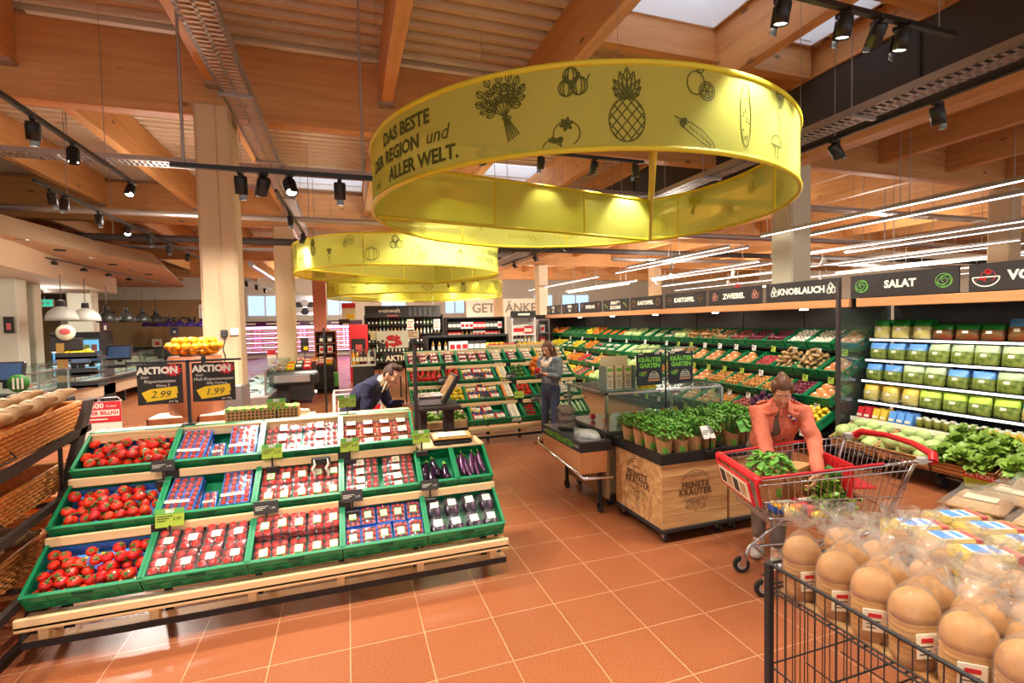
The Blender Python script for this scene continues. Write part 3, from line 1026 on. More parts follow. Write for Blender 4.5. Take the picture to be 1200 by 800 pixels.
tray((-1.02, -1), (-1.02, 30), 4.42, .3, 'perforated cable tray running back past the concrete column')
tray((-15, 8.6), (30, 8.6), 4.4, .3, 'perforated cable tray crossing behind the concrete column')
tray((5.07, -1), (5.07, 30), 4.0, .3, 'perforated cable tray above the long black light track')
tray((-15, 16), (6, 16), 4.2, .25, 'far perforated cable tray crossing the hall')


def pipe(p, q, r, m, label, cl=True):
    t = thing('ceiling_pipe', label, 'pipe')
    MB().cyl(p, q, r, n=14).build('pipe', m, t)
    a, b = Vector(p), Vector(q)
    n = max(2, int((b - a).length / 4))
    for k in range(n):
        c = a.lerp(b, (k + .5) / n)
        MB().cyl(c, (c.x, c.y, ZR), .008, n=6).build('clamp', 'zinc', t)


pipe((-15, 11.2, 4.2), (30, 11.2, 4.2), .06, 'zinc', 'grey pipe crossing the hall behind the concrete column')
pipe((-15, 13.0, 4.0), (30, 13.0, 4.0), .08, 'dark_panel', 'dark pipe crossing the hall under the beams')
pipe((7.2, 9.6, 3.9), (30, 9.6, 3.9), .07, 'zinc', 'pale pipe crossing the dry goods bay')
pipe((7.2, 12.4, 3.7), (30, 12.4, 3.7), .06, 'zinc', 'second pale pipe crossing the dry goods bay')
pipe((-3, 18.5, 4.1), (-3, 34, 4.1), .1, 'zinc', 'far grey duct above the lit cooler wall')


def line_light(x, y0, y1, z, label):
    t = thing('linear_light', label, 'ceiling light', (x, y0, z), 0, 'linear lights of the dry goods bay')
    MB().box(-.035, .035, 0, y1 - y0, .012, .07, bev=.006).build('housing', 'zinc', t)
    MB().box(-.018, .018, .02, y1 - y0 - .02, 0, .012).build('diffuser', 'tube_light', t)
    for f in (.12, .5, .88): MB().cyl((0, (y1 - y0) * f, .07), (0, (y1 - y0) * f, ZR - z), .007, n=6).build('hanger', 'zinc', t)


for i, (x, y0, y1) in enumerate(((8.0, 2.6, 7.9), (8.9, 3.0, 8.4), (8.4, 9.2, 13.5), (8.95, 9.2, 15.2), (9.0, 16.5, 24), (11.6, 5.0, 10.5), (12.4, 5.4, 9.5), (11.6, 11.5, 17), (12.4, 11, 18), (11.6, 18, 25), (12.2, 19.5, 26), (14.6, 7, 13), (15.4, 6.5, 12), (15.0, 14, 21), (17.8, 8, 14), (18.6, 8, 16), (18, 17, 24), (21.5, 9, 16), (21.5, 18, 25), (24.5, 10, 18))):
    line_light(x, y0, y1, 3.58, ['long bright linear light in the dry goods bay, hung from steel rods'][0])
for i, (x, y) in enumerate(((8.45, 11.4), (12, 9.8), (12, 13), (11.9, 17), (15, 13.2), (15, 16.5), (18.2, 15), (10.3, 14))):
    t = thing('bay_spotlight', 'small white spotlight between the linear lights', 'spotlight', (x, y, 3.5), i, 'white spotlights of the dry goods bay')
    m = MB(); m.M = T(0, 0, -.12) @ RX(.5)
    m.lathe([(.05, .12), (.055, .1), (.055, -.1), (.045, -.1), (.045, -.07)], 14)
    m.build('housing', 'white', t)
    MB().cyl((0, 0, -.1), (0, 0, .3), .01, n=6).build('stem', 'zinc', t)
for i, p in enumerate(((.35, 4.9), (1.5, 3.9), (2.5, 4.3), (-.2, 5.2))):
    t = thing('sprinkler', 'small white ceiling sprinkler under the ribbed roof sheet', 'sprinkler', (p[0], p[1], ZR), 0, 'ceiling sprinklers')
    MB().lathe([(.035, 0), (.035, -.02), (.012, -.03), (.012, -.06), (.03, -.065), (.03, -.07)], 12).build('sprinkler_body', 'white', t)
# ------------------------------------------------------------------ crates and produce kinds


def crate_mesh(W, D, h, detail=True):
    def b():
        m = MB()
        t = .01
        m.box(0, W, 0, D, 0, .012)
        for (x0, x1, y0, y1) in ((0, W, 0, t), (0, W, D - t, D), (0, t, 0, D), (W - t, W, 0, D)):
            m.box(x0, x1, y0, y1, 0, h - .012)
        for (x0, x1, y0, y1) in ((-.004, W + .004, -.006, .016), (-.004, W + .004, D - .016, D + .006), (-.006, .016, 0, D), (W - .016, W + .006, 0, D)):
            m.box(x0, x1, y0, y1, h - .014, h)
        if detail:
            n = max(3, int(W / .1))
            for k in range(n + 1):
                x = .004 + (W - .008) * k / n
                m.box(x - .004, x + .004, -.005, .002, 0, h - .01)
                m.box(x - .004, x + .004, D - .002, D + .005, 0, h - .01)
            for z in (.0, h * .42):
                m.box(0, W, -.005, .002, z, z + .008)
            # grip slots, back and front, and slots in the ends
            m.box(W / 2 - .05, W / 2 + .05, -.007, -.004, h * .56, h * .74, 1)
            m.box(W / 2 - .05, W / 2 + .05, D - t - .003, D - t + .001, h * .56, h * .74, 1)
            for k in range(n):
                x = W * (k + .5) / n
                m.box(x - .03, x + .03, -.0035, 0, h * .12, h * .34, 1)
            for x in (-.0015, W + .0005):
                m.box(x, x + .001, D * .3, D * .7, h * .5, h * .75, 1)
        o = m.build('produce_crate', ['crate_green', 'crate_dark'])
        o['category'] = 'crate'
        return o
    return b


CR60, CR30, CR40 = Kind(crate_mesh(.592, .38, .125)), Kind(crate_mesh(.292, .38, .125)), Kind(crate_mesh(.392, .44, .13))
CR40F = Kind(crate_mesh(.392, .44, .13, False))


def ball_item(name, cat, r, m, fn=None, stem=None, nu=12, nv=8):
    def b():
        o = MB().ball((0, 0, 0), r, nu, nv, 0, fn).build(name, m)
        o['category'] = cat
        if stem:
            s = MB()
            rz = r[2] if isinstance(r, tuple) else r
            if stem == 'calyx':
                for k in range(5):
                    a = 2 * PI * k / 5
                    p = [(0, 0, rz * .93), (rz * .3 * math.cos(a), rz * .3 * math.sin(a), rz * 1.02), (rz * .75 * math.cos(a), rz * .75 * math.sin(a), rz * .9)]
                    s.path(p, [.0035, .004, .001], 4, flat=.4)
                s.path([(0, 0, rz * .9), (.003, 0, rz * 1.05), (.006, .003, rz * 1.15)], .0022, 5)
                s.build('calyx', 'calyx', o)
            else:
                s.path([(0, 0, rz * .75), (.003, 0, rz * 1.05), (.01, .003, rz * 1.3)], [.008, .006, .006], 6)
                s.build('stem', stem, o)
        return o
    return Kind(b)


def squash_top(d): return 1 - .12 * max(0, d.z) ** 6 - .06 * max(0, -d.z) ** 4
def pepper_fn(d): return 1 + .1 * math.cos(3 * math.atan2(d.y, d.x)) * (1 - abs(d.z)) - .25 * max(0, d.z) ** 5
def lumpy(d): return 1 + .1 * math.sin(4 * d.x + 1) * math.cos(3 * d.y + 2)
def onion_fn(d): return 1 + .22 * max(0, d.z) ** 14


TOM = ball_item('tomato', 'tomato', (.035, .035, .031), 'tomato', squash_top, 'calyx', 14, 10)
K = {}
K['potato'] = ball_item('potato', 'potato', (.042, .032, .028), 'veg_potato', lumpy, None, 9, 6)
K['redpotato'] = ball_item('red_potato', 'potato', (.042, .034, .03), 'veg_redpotato', lumpy, None, 9, 6)
K['onion'] = ball_item('onion', 'onion', .036, 'veg_onion', onion_fn, None, 9, 7)
K['redonion'] = ball_item('red_onion', 'onion', .036, 'veg_redonion', onion_fn, None, 9, 7)
K['garlic'] = ball_item('garlic_bulb', 'garlic', (.034, .034, .03), 'veg_garlic', onion_fn, None, 9, 7)
K['lemon'] = ball_item('lemon', 'lemon', (.046, .036, .036), 'veg_lemon', None, None, 9, 6)
K['peach'] = ball_item('peach', 'peach', .04, 'veg_peach', None, None, 9, 6)
K['apple'] = ball_item('red_apple', 'apple', .04, 'veg_apple_red', squash_top, None, 9, 6)
K['pear'] = ball_item('pear', 'pear', (.036, .036, .05), 'veg_pear', lambda d: 1 - .3 * max(0, d.z), None, 9, 7)
K['redpepper'] = ball_item('red_pepper', 'pepper', (.042, .042, .05), 'veg_pepper_red', pepper_fn, 'calyx', 12, 8)
K['yellowpepper'] = ball_item('yellow_pepper', 'pepper', (.042, .042, .05), 'veg_pepper_yellow', pepper_fn, 'calyx', 12, 8)
K['orangepepper'] = ball_item('orange_pepper', 'pepper', (.042, .042, .05), 'veg_pepper_orange', pepper_fn, 'calyx', 12, 8)
K['greenpepper'] = ball_item('green_pepper', 'pepper', (.04, .04, .055), 'veg_zucchini', pepper_fn, None, 10, 8)
K['cabbage'] = ball_item('white_cabbage', 'cabbage', (.1, .1, .085), 'veg_cabbage', lumpy, None, 14, 10)
K['redcabbage'] = ball_item('purple_aubergine', 'aubergine', (.05, .05, .07), 'purple', None, 'calyx', 10, 8)
K['mushroom'] = ball_item('mushroom', 'mushroom', (.03, .03, .02), 'veg_mushroom', None, None, 9, 6)
K['radish'] = ball_item('radish', 'radish', .028, 'veg_radish', None, 'leaf', 8, 6)
K['ginger'] = ball_item('ginger_root', 'ginger', (.06, .03, .025), 'veg_ginger', lambda d: 1 + .35 * math.sin(5 * d.x) * math.cos(4 * d.y), None, 9, 6)
K['pumpkin'] = ball_item('squash', 'squash', (.07, .07, .055), 'veg_pepper_orange', lambda d: 1 + .08 * math.cos(8 * math.atan2(d.y, d.x)), 'calyx', 16, 8)


def long_item(name, cat, L, r, m, r1=None, bend=.0, tip=None):
    def b():
        n = 8
        P = [(-L / 2 + L * i / n, bend * math.sin(PI * i / n), 0) for i in range(n + 1)]
        ra = [r * (1 + ((r1 or r) / r - 1) * i / n) * (.35 if i in (0, n) else (.85 if i in (1, n - 1) else 1)) for i in range(n + 1)]
        o = MB().path(P, ra, 8).build(name, m)
        o['category'] = cat
        if tip: MB().path([(L / 2 - .005, 0, 0), (L / 2 + .015, 0, 0), (L / 2 + .03, .004, 0)], [r * .5, r * .3, r * .25], 6).build('stem', tip, o)
        return o
    return Kind(b)


K['carrot'] = long_item('carrot', 'carrot', .19, .01, 'veg_carrot', .018, 0, 'leaf')
K['zucchini'] = long_item('courgette', 'courgette', .2, .022, 'veg_zucchini', .024, 0, 'leaf')
K['cucumber'] = long_item('cucumber', 'cucumber', .3, .02, 'veg_cucumber', .02, .01)
K['leek'] = long_item('leek', 'leek', .32, .014, 'veg_leek', .02, 0)
K['chili'] = long_item('red_chili', 'chili', .16, .006, 'veg_pepper_red', .014, .01, 'leaf')
K['eggplant'] = long_item('aubergine', 'aubergine', .2, .045, 'eggplant', .028, .012, 'leaf')
K['longeggplant'] = long_item('striped_aubergine', 'aubergine', .24, .024, 'purple', .018, .01, 'leaf')


def punnet(name, w, d, h, nx, ny, r, tray='film', tom='tomato_small', lab='cream', lab2=None, tm=None, cat='punnet', lt=(.22, .15)):
    """tray + round fruit + clear wrap + sticker; base centre at origin, long side y"""
    def b():
        m = MB()
        t = .004
        m.box(-w / 2, w / 2, -d / 2, d / 2, 0, t)
        wl = h * .8
        for q in ((-w / 2, -w / 2 + t, -d / 2, d / 2), (w / 2 - t, w / 2, -d / 2, d / 2), (-w / 2, w / 2, -d / 2, -d / 2 + t), (-w / 2, w / 2, d / 2 - t, d / 2)):
            m.box(q[0], q[1], q[2], q[3], 0, wl)
        o = thing(name, 'x', cat)
        m.build('tray', tray, o)
        first = None
        rr = random.Random(name)
        for i in range(nx):
            for j in range(ny):
                c = (-w / 2 + w * (i + .5) / nx, -d / 2 + d * (j + .5) / ny, h * .5 + rr.uniform(0, .2) * h)
                if first is None:
                    first = MB().ball((0, 0, 0), (r, r, r * .92), 8, 6, 0, tm).build('fruit', tom)
                    f = first
                else:
                    f = first.copy()
                    COL.objects.link(f)
                f.location = c
                f.rotation_euler = (rr.uniform(-1, 1), rr.uniform(-1, 1), rr.uniform(0, 6))
                kid(o, f)
        # clear wrap, slightly domed
        m = MB()
        n = 4
        V, F = [], []
        for i in range(n + 1):
            for j in range(n + 1):
                u, v = i / n, j / n
                e = min(u, 1 - u, v, 1 - v)
                V.append((-w / 2 + w * u, -d / 2 + d * v, h * (.86 if e == 0 else 1.12) + rr.uniform(-.004, .004)))
        for i in range(n):
            for j in range(n): F.append((i * (n + 1) + j, (i + 1) * (n + 1) + j, (i + 1) * (n + 1) + j + 1, i * (n + 1) + j + 1))
        m.add(V, F, 0, True)
        m.build('wrap', 'film', o)
        m = MB()
        x0, y0 = rr.uniform(-.1, .1) * w, rr.uniform(-.25, .0) * d
        lw, ll = w * lt[0], d * lt[1]
        m.box(x0 - lw, x0 + lw, y0 - ll, y0 + ll, h * 1.13, h * 1.14 + .002)
        if lab2: m.box(x0 - lw * 1.15, x0 + lw * 1.15, y0 - ll * 1.3, y0 + ll * 1.25, h * 1.12, h * 1.13 + .001, 1)
        for k in range(3): m.box(x0 - lw * .7, x0 + lw * (.5 - .2 * (k % 2)), y0 - ll * .5 + k * ll * .45, y0 - ll * .4 + k * ll * .45, h * 1.14, h * 1.14 + .003, 2)
        m.build('sticker', [lab, lab2 or lab, 'tag_dark'], o)
        return o
    return Kind(b)


PK = {
    'big': punnet('tomato_punnet', .125, .165, .06, 2, 3, .03),
    'green': punnet('tomato_punnet', .108, .165, .06, 2, 3, .029, lab2='tag_head'),
    'cocktail': punnet('tomato_punnet', .105, .165, .055, 3, 4, .018, tray='blue_pack', lab2='tag_head'),
    'flat': punnet('tomato_punnet', .25, .078, .05, 5, 2, .02, lt=(.12, .38)),
    'long': punnet('tomato_punnet', .27, .105, .05, 6, 2, .021, lt=(.1, .36)),
    'card': punnet('tomato_punnet', .14, .1, .055, 4, 3, .017, tray='pulp', lt=(.26, .32)),
    'blue': punnet('vine_tomato_pack', .2, .32, .045, 4, 7, .02, tray='blue_pack', lt=(.4, .04)),
    'bluesmall': punnet('vine_tomato_pack', .085, .17, .05, 2, 4, .019, tray='blue_pack', lt=(.4, .05)),
    'pepper': punnet('pepper_pack', .17, .16, .07, 2, 2, .036, tray='blue_pack', tom='veg_pepper_red', lt=(.35, .2)),
    'pepperyellow': punnet('pepper_pack', .17, .1, .06, 3, 2, .03, tray='blue_pack', tom='veg_pepper_yellow', lt=(.35, .25)),
    'pepperorange': punnet('pepper_pack', .17, .1, .06, 3, 2, .03, tom='veg_pepper_orange', lt=(.3, .3)),
    'white': punnet('vegetable_pack', .16, .1, .05, 3, 2, .024, tray='white_plastic', tom='veg_leek', lt=(.4, .25)),
    'mush': punnet('mushroom_pack', .14, .1, .05, 3, 2, .024, tray='white_plastic', tom='veg_mushroom', lt=(.2, .2)),
    'snack': punnet('snack_vegetable_pack', .15, .14, .05, 4, 3, .018, tray='white_plastic', tom='veg_pepper_orange', lt=(.4, .2)),
    'redpack': punnet('radish_pack', .15, .12, .05, 3, 3, .022, tom='veg_radish', lt=(.3, .2)),
}


def egg_pack():
    o = thing('aubergine_pack', 'x', 'vegetable pack')
    m = MB()
    m.box(-.07, .07, -.09, .09, 0, .02, bev=.008)
    m.build('tray', 'film', o)
    for i, (x, a) in enumerate(((-.035, .1), (.03, -.15))):
        f = MB().path([(x, -.085, .035), (x, -.03, .04), (x + a * .2, .03, .04), (x + a * .3, .085, .04)], [.012, .034, .026, .008], 9).build('aubergine', 'purple' if i else 'eggplant', o)
    m = MB()
    m.ball((0, 0, .03), (.078, .1, .05), 12, 8)
    m.build('wrap', 'film', o)
    MB().box(-.03, .035, -.03, .03, .078, .082).build('sticker', 'label_white', o)
    return o


PK['egg'] = Kind(egg_pack)


def fill_grid(M, W, D, kind, nx, ny, lab, grp, jit=.004, z=.013, x0=.012, x1=None, y0=.012, y1=None, rz=0, tilt=0, sc=1):
    x1, y1 = x1 or W - .012, y1 or D - .012
    for j in range(ny):
        for i in range(nx):
            x, y = x0 + (x1 - x0) * (i + .5) / nx, y0 + (y1 - y0) * (j + .5) / ny
            PK[kind].place(M @ T(x + RN.uniform(-jit, jit), y + RN.uniform(-jit, jit), z + RN.uniform(0, .004)) @ RZ(rz + RN.uniform(-.06, .06)) @ RX(tilt) @ SC(sc), lab, grp)


def fill_loose(M, W, D, kind, n, lab, grp, r=.036, sc=1, flat=None, zmax=.1, ylim=1.0, s2=.1):
    """pile of loose produce in layers"""
    k = 0
    lay = 0
    px = 2 * r * sc * .98
    while k < n and lay < 4:
        nx, ny = max(1, int((W - .03 - lay * px * .6) / px)), max(1, int((D * ylim - .03 - lay * px * .5) / px))
        for j in range(ny):
            for i in range(nx):
                if k >= n: break
                off = (.5 if j % 2 else 0) * px * .5
                x = .016 + lay * px * .3 + (W - .032 - lay * px * .6) * (i + .5) / nx + off * .4
                y = .016 + lay * px * .25 + (D * ylim - .032 - lay * px * .5) * (j + .5) / ny
                z = .012 + r * sc * (.8 if flat else .9) + lay * r * sc * 1.25
                ro = RZ(flat + RN.uniform(-.12, .12)) if flat is not None else (RZ(RN.uniform(0, 6.3)) @ RX(RN.uniform(-.7, .7)) @ RY(RN.uniform(-.7, .7)))
                K[kind].place(M @ T(x + RN.uniform(-.005, .005), y + RN.uniform(-.005, .005), z + RN.uniform(0, .006)) @ ro @ SC(sc * RN.uniform(1 - s2, 1 + s2)), lab, grp)
                k += 1
        lay += 1


# ------------------------------------------------------------------ tiered wooden stands
TH = math.radians(32)


def stand(x0, x1, y, rows, label, flip=False, top=True, cut=None):
    """cut=(x, row): tiers from that row up end at x"""
    t = thing('produce_stand', label, 'display stand', (x0, y, 0))
    L_ = x1 - x0
    MB().box(0, L_, -.02, .07, .115, .14).build('kick_plank', 'pale_wood', t)
    MB().box(0, L_, -.03, -.02, .10, .14).box(0, L_, -.02, .06, .10, .115).build('kick_board', 'black_matte', t)
    MB().box(-.01, L_ + .01, -.075, .09, .225, .265, bev=.006).box(-.01, L_ + .01, -.075, -.045, .24, .305, bev=.006).build('front_rail', 'pale_wood', t)
    n = max(2, int(L_ / .6) + 1)
    for i in range(n):
        x = .1 + (L_ - .2) * i / (n - 1)
        MB().box(x - .025, x + .025, -.01, .05, .14, .226).build('post', 'pale_wood', t)
        MB().box(x - .02, x + .02, .25, .29, 0, .45).build('leg', 'black_matte', t)
    for k in range(1, rows):
        e = cut[0] - x0 if cut and k >= cut[1] else L_
        MB().box(-.008, e + .008, -.035 + .31 * k, -.008 + .31 * k, .3 + .29 * k - .01, .3 + .29 * k + .052, bev=.006).build('tier_rail', 'pale_wood', t)
        for i in range(max(1, int(L_ / 1.2))):
            x = .62 + 1.2 * i
            if x < e - .1: MB().box(x - .045, x + .045, -.04 + .31 * k, -.03 + .31 * k, .3 + .29 * k - .018, .3 + .29 * k + .056).build('tag_holder', 'black', t)
    e = cut[0] - x0 if cut else L_
    for x in (.012, e - .03) if not cut else (.012, e - .03, L_ - .03):
        r_ = rows if (not cut or x < e) else cut[1]
        p = [(.06, .12), (.1, .12), (.1 + .31 * r_, .26 + .29 * r_), (.06 + .31 * r_, .26 + .29 * r_)]
        MB().prism(p, x, x + .018, 'x').build('side_frame', 'black_matte', t)
        MB().box(x, x + .018, .04 + .31 * r_, .08 + .31 * r_, 0, .26 + .29 * r_).build('leg', 'black_matte', t)
    if top:
        yy, zz = .31 * rows - .035, .29 * rows + .3
        MB().box(-.008, e + .008, yy, yy + .2, zz - .012, zz + .016, bev=.006).build('top_plank', 'pale_wood', t)
        MB().box(-.008, e + .008, yy - .004, yy + .02, zz - .06, zz - .012, bev=.004).build('top_fascia', 'pale_wood', t)
    return t


def tier(x, y, k): return T(x + .004, y + .06 + .31 * k - .02, .306 + .29 * k) @ RX(TH)


S1X, S1Y = -1.88, 3.63
stand(S1X, 1.12, S1Y, 3, 'pale wooden tiered stand loaded with crates of tomatoes', cut=(.52, 2))
# shelf board and kitchen scale at the end of the second tier
t = thing('scale_shelf', 'pale wooden shelf board under the kitchen scale at the stand end', 'shelf', (.54, S1Y + .58, 0))
MB().box(0, .58, 0, .3, .885, .905, bev=.004).build('board', 'pale_wood', t)
MB().box(.02, .05, .2, .24, 0, .885).build('leg', 'black_matte', t)
MB().box(.53, .56, .2, .24, 0, .885).build('leg', 'black_matte', t)
t = thing('kitchen_scale', 'flat steel topped weighing scale on the end shelf of the tomato stand', 'scale', (.86, S1Y + .73, .906), -.05)
MB().box(-.17, .17, -.12, .12, 0, .035, bev=.012).build('body', 'black_matte', t)
MB().box(-.18, .18, -.125, .125, .04, .062, bev=.01).build('plate', 'brass', t)
MB().box(-.13, .13, -.09, .09, .063, .07, bev=.003).build('pan', 'cream', t)
MB().box(-.16, -.02, -.14, -.12, .005, .03, bev=.003).build('display', 'black', t)
TR = [('lowest', 'bottom'), ('middle', 'middle'), ('topmost', 'top')]
for k in range(3):
    q = TR[k][0]
    for c in range(5):
        if k == 2 and c == 4: continue
        M = tier(S1X + .6 * c, S1Y, k)
        if c == 0:
            CR60.place(M, 'green crate of loose vine tomatoes on the %s tier of the tomato stand' % q)
            mb = MB()
            mb.M = M
            mb.box(.012, .58, .012, .368, .013, .016)
            mb.box(.012, .58, .355, .366, .013, .06 if k else .075)
            if k == 0:
                for i in range(5): mb.ball((.2 + .085 * i, .3 + .02 * (i % 2), .0165), (.012, .012, .0012), 8, 4, 1)
            o = mb.build('paper_liner', ['liner_blue', 'yellow_ad'])
            tag(o, 'blue printed paper liner under the %s tier tomatoes' % q, 'paper liner')
            lb = 'ripe red vine tomato with green calyx in the %s tier tomato crate' % q
            g = 'vine tomatoes in the %s tier crate' % q
            n = 0
            r = .035
            for lay in range(2):
                nx, ny = (8 - lay, (5 if k == 0 else 5) - lay)
                for j in range(ny):
                    for i in range(nx):
                        if lay == 1 and RN.random() < .3: continue
                        if j == ny - 1 and lay == 0 and (i < 6 if k == 0 else i % 3 == 0): continue
                        if k == 0 and j == ny - 2 and 1 < i < 5 and lay == 0: continue
                        x = .05 + .07 * (i + .5 * ((j + lay) % 2)) + RN.uniform(-.008, .008)
                        y = .05 + .066 * (j + .5 * lay) + RN.uniform(-.008, .008)
                        if x > .55: continue
                        s = RN.uniform(.88, 1.12)
                        TOM.place(M @ T(x, y, .016 + .03 * s + .05 * lay) @ RZ(RN.uniform(0, 6.28)) @ RX(RN.uniform(-.9, .3)) @ RY(RN.uniform(-.6, .6)) @ SC(s), lb, g)
            for i in range(5):
                x, y = .1 + .1 * i, .1 + .04 * (i * 2 % 5)
                mb = MB()
                mb.M = M
                a = RN.uniform(0, 6)
                mb.path([(x + .05 * math.cos(a) * s_, y + .05 * math.sin(a) * s_, .125 - .03 * s_ * s_) for s_ in (-1.2, -.6, 0, .6, 1.1)], [.002, .003, .0035, .003, .002], 5)
                tag(mb.build('tomato_vine', 'calyx'), 'thin green vine stem among the %s tier tomatoes' % q, 'vine stem', 'vine stems in the %s tier crate' % q)
        elif c == 1 and k > 0:
            CR60.place(M, 'green crate of blue edged tomato packs on the %s tier' % q)
            lb, g = 'blue edged clear pack of small tomatoes in the %s tier crate' % q, 'blue edged tomato packs, %s tier' % q
            PK['blue'].place(M @ T(.125, .19, .014) @ RZ(.02), lb, g)
            PK['blue'].place(M @ T(.455, .2, .014) @ RZ(-.05), lb, g)
            PK['blue'].place(M @ T(.12, .18, .075) @ RZ(-.06) @ SC(.95), lb, g)
            PK['blue'].place(M @ T(.46, .19, .075) @ RZ(.03) @ SC(.95), lb, g)
            PK['bluesmall'].place(M @ T(.29, .12, .03) @ RZ(.05), 'small blue edged tomato pack lying between the larger packs, %s tier' % q)
        else:
            what = {(1, 0): 'large tomatoes in clear punnets', (2, 0): 'tomatoes in green stickered punnets', (3, 0): 'cocktail tomatoes in blue trayed punnets', (2, 1): 'tomatoes in clear punnets', (3, 1): 'mini tomatoes in flat clear packs',
                    (2, 2): 'tomatoes in long clear packs', (3, 2): 'tiny tomatoes in brown card punnets', (4, 0): 'wrapped aubergines'}.get((c, k))
            if what and c < 4 or (c, k) == (4, 0):
                CR60.place(M, 'green crate of %s on the %s tier' % (what, q))
                lb, g = '%s, one of many in the %s tier crate' % ({'large tomatoes in clear punnets': 'clear punnet of large tomatoes with paper sticker', 'tomatoes in green stickered punnets': 'clear punnet of tomatoes with green edged sticker', 'cocktail tomatoes in blue trayed punnets': 'blue trayed punnet of cocktail tomatoes', 'tomatoes in clear punnets': 'clear punnet of ripe tomatoes with pale sticker', 'mini tomatoes in flat clear packs': 'flat clear pack of mini tomatoes', 'tomatoes in long clear packs': 'long clear pack of vine tomatoes', 'tiny tomatoes in brown card punnets': 'brown card punnet of tiny tomatoes', 'wrapped aubergines': 'wrapped pack of striped and dark aubergines'}[what], q), what + ', ' + q + ' tier'
                if (c, k) == (1, 0): fill_grid(M, .592, .38, 'big', 4, 2, lb, g, .008); fill_grid(M, .592, .38, 'big', 4, 2, lb, g, .012, .07)
                elif (c, k) == (2, 0): fill_grid(M, .592, .38, 'green', 5, 2, lb, g); fill_grid(M, .592, .38, 'green', 5, 1, lb, g, .006, .075, y0=.19)
                elif (c, k) == (3, 0): fill_grid(M, .592, .38, 'cocktail', 5, 2, lb, g, z=.03)
                elif (c, k) == (2, 1): fill_grid(M, .592, .38, 'green', 5, 2, lb, g, z=.03)
                elif (c, k) == (3, 1): fill_grid(M, .592, .38, 'flat', 2, 4, lb, g, z=.04)
                elif (c, k) == (2, 2): fill_grid(M, .592, .38, 'long', 2, 3, lb, g, z=.04)
                elif (c, k) == (3, 2): fill_grid(M, .592, .38, 'card', 4, 3, lb, g, z=.02)
                else: fill_grid(M, .592, .38, 'egg', 4, 2, lb, g, z=.02)
            else:
                CR30.place(M, 'narrow green crate of glossy dark aubergines')
                for i, (x, y, a) in enumerate(((.06, .17, 1.35), (.15, .2, 1.75), (.23, .13, 1.6), (.11, .1, 1.5))):
                    K['eggplant'].place(M @ T(x, y, .06) @ RZ(a) @ SC(.95), 'glossy dark purple aubergine lying loose in the narrow crate', 'loose aubergines in the narrow crate')
                M2 = tier(S1X + .6 * c + .3, S1Y, k)
                CR30.place(M2, 'narrow green crate of long striped aubergines at the stand end')
                for i in range(6):
                    K['longeggplant'].place(M2 @ T(.04 + .041 * i, .18 + .02 * (i % 2), .05 + .025 * (i % 2)) @ RZ(1.5 + .1 * (i % 3 - 1)), 'long purple striped aubergine in the crate at the stand end', 'long aubergines at the stand end')


# ------------------------------------------------------------------ price cards
def price_card(x, y, z, head=None, w=.145, h=.11, label='', body='tag_lime', stem=.05, face=0, tilt=-.15, price='2.49'):
    t = thing('price_card', label, 'price card', (x, y, z), face)
    M = T(0, 0, stem) @ RX(tilt)
    m = MB(); m.M = M
    m.box(-w / 2, w / 2, -.002, .002, 0, h, bev=.001)
    o = m.build('card', body, t)
    m = MB(); m.M = M
    if head:
        m.box(-w / 2, w / 2, -.004, -.002, h * .72, h)
        put_text(m, head, T(0, -.0045, h * .86) @ RX(PI / 2), h * .26, 1, bold=.002)
        m.build('header', ['tag_head', 'white'], t)
        m = MB(); m.M = M
    ik = 'ink' if body != 'tag_dark' else 'label_white'
    for k in range(3): m.box(-w * .44, w * (.1 - .12 * k), -.004, -.002, h * (.58 - .12 * k), h * (.62 - .12 * k))
    put_text(m, price, T(w * .26, -.0045, h * .42) @ RX(PI / 2), h * .24, 0)
    m.build('print', ik, t)
    m = MB()
    m.box(-.006, .006, -.004, .004, -.02, stem + .01)
    m.box(-.05, .05, -.014, .012, -.06, -.015, bev=.004)
    m.build('holder', 'black', t)
    return t


def pc(px_, py_, Y, head, lab, body='tag_lime', w=.145, h=.11, price='2.49'):
    p = at(px_, py_, Y=Y)
    price_card(p.x, p.y, p.z - .05, head, w, h, lab, body, price=price)


pc(324, 482, 4.58, 'BIO', 'lime green organic price card beside the perforated green box', price='2.99')
pc(407, 477, 4.56, 'BIO', 'lime green organic price card on the top plank beside the navy sleeved man', price='1.79')
pc(319, 537, 4.2, 'BIO', 'lime green organic price card before the long tomato packs', price='2.79')
pc(410, 529, 4.2, 'BIO', 'lime green organic price card before the brown card punnets', price='2.49')
pc(494, 519, 4.15, 'BIO', 'lime green organic price card beside the kitchen scale', price='1.99')
pc(199, 617, 3.88, 'BIO', 'lime green organic price card between vine tomatoes and blue packs', w=.17, h=.12, price='2.99')
pc(191, 552, 4.19, None, 'dark price card on the topmost vine tomato crate', 'tag_dark', .15, .08, '3.49')
pc(312, 602, 3.88, None, 'dark price card before the ripe tomato punnets', 'tag_dark', .16, .09, '1.99')
pc(413, 588, 3.88, None, 'dark price card before the flat mini tomato packs', 'tag_dark', .15, .09, '2.29')
pc(504, 574, 3.88, None, 'dark price card before the loose dark aubergines', 'tag_dark', .14, .08, '1.49')
# paper sleeves hanging at the tag between the two tiers
t = thing('bag_dispenser', 'black dispenser with crumpled white bags hanging from the top tier rail', 'bag dispenser', at(376, 540, Y=4.16))
MB().box(-.07, .07, -.02, .02, -.03, .03, bev=.01).build('dispenser_box', 'black', t)
for s in (-1, 1):
    p = [(s * .05 + .012 * math.sin(2.3 * k), -.03 - .006 * (k % 2), .02 - .035 * k) for k in range(5)]
    MB().path(p, [.012, .03, .036, .03, .022], 7, flat=.35).build('loose_bag', 'paper', t)
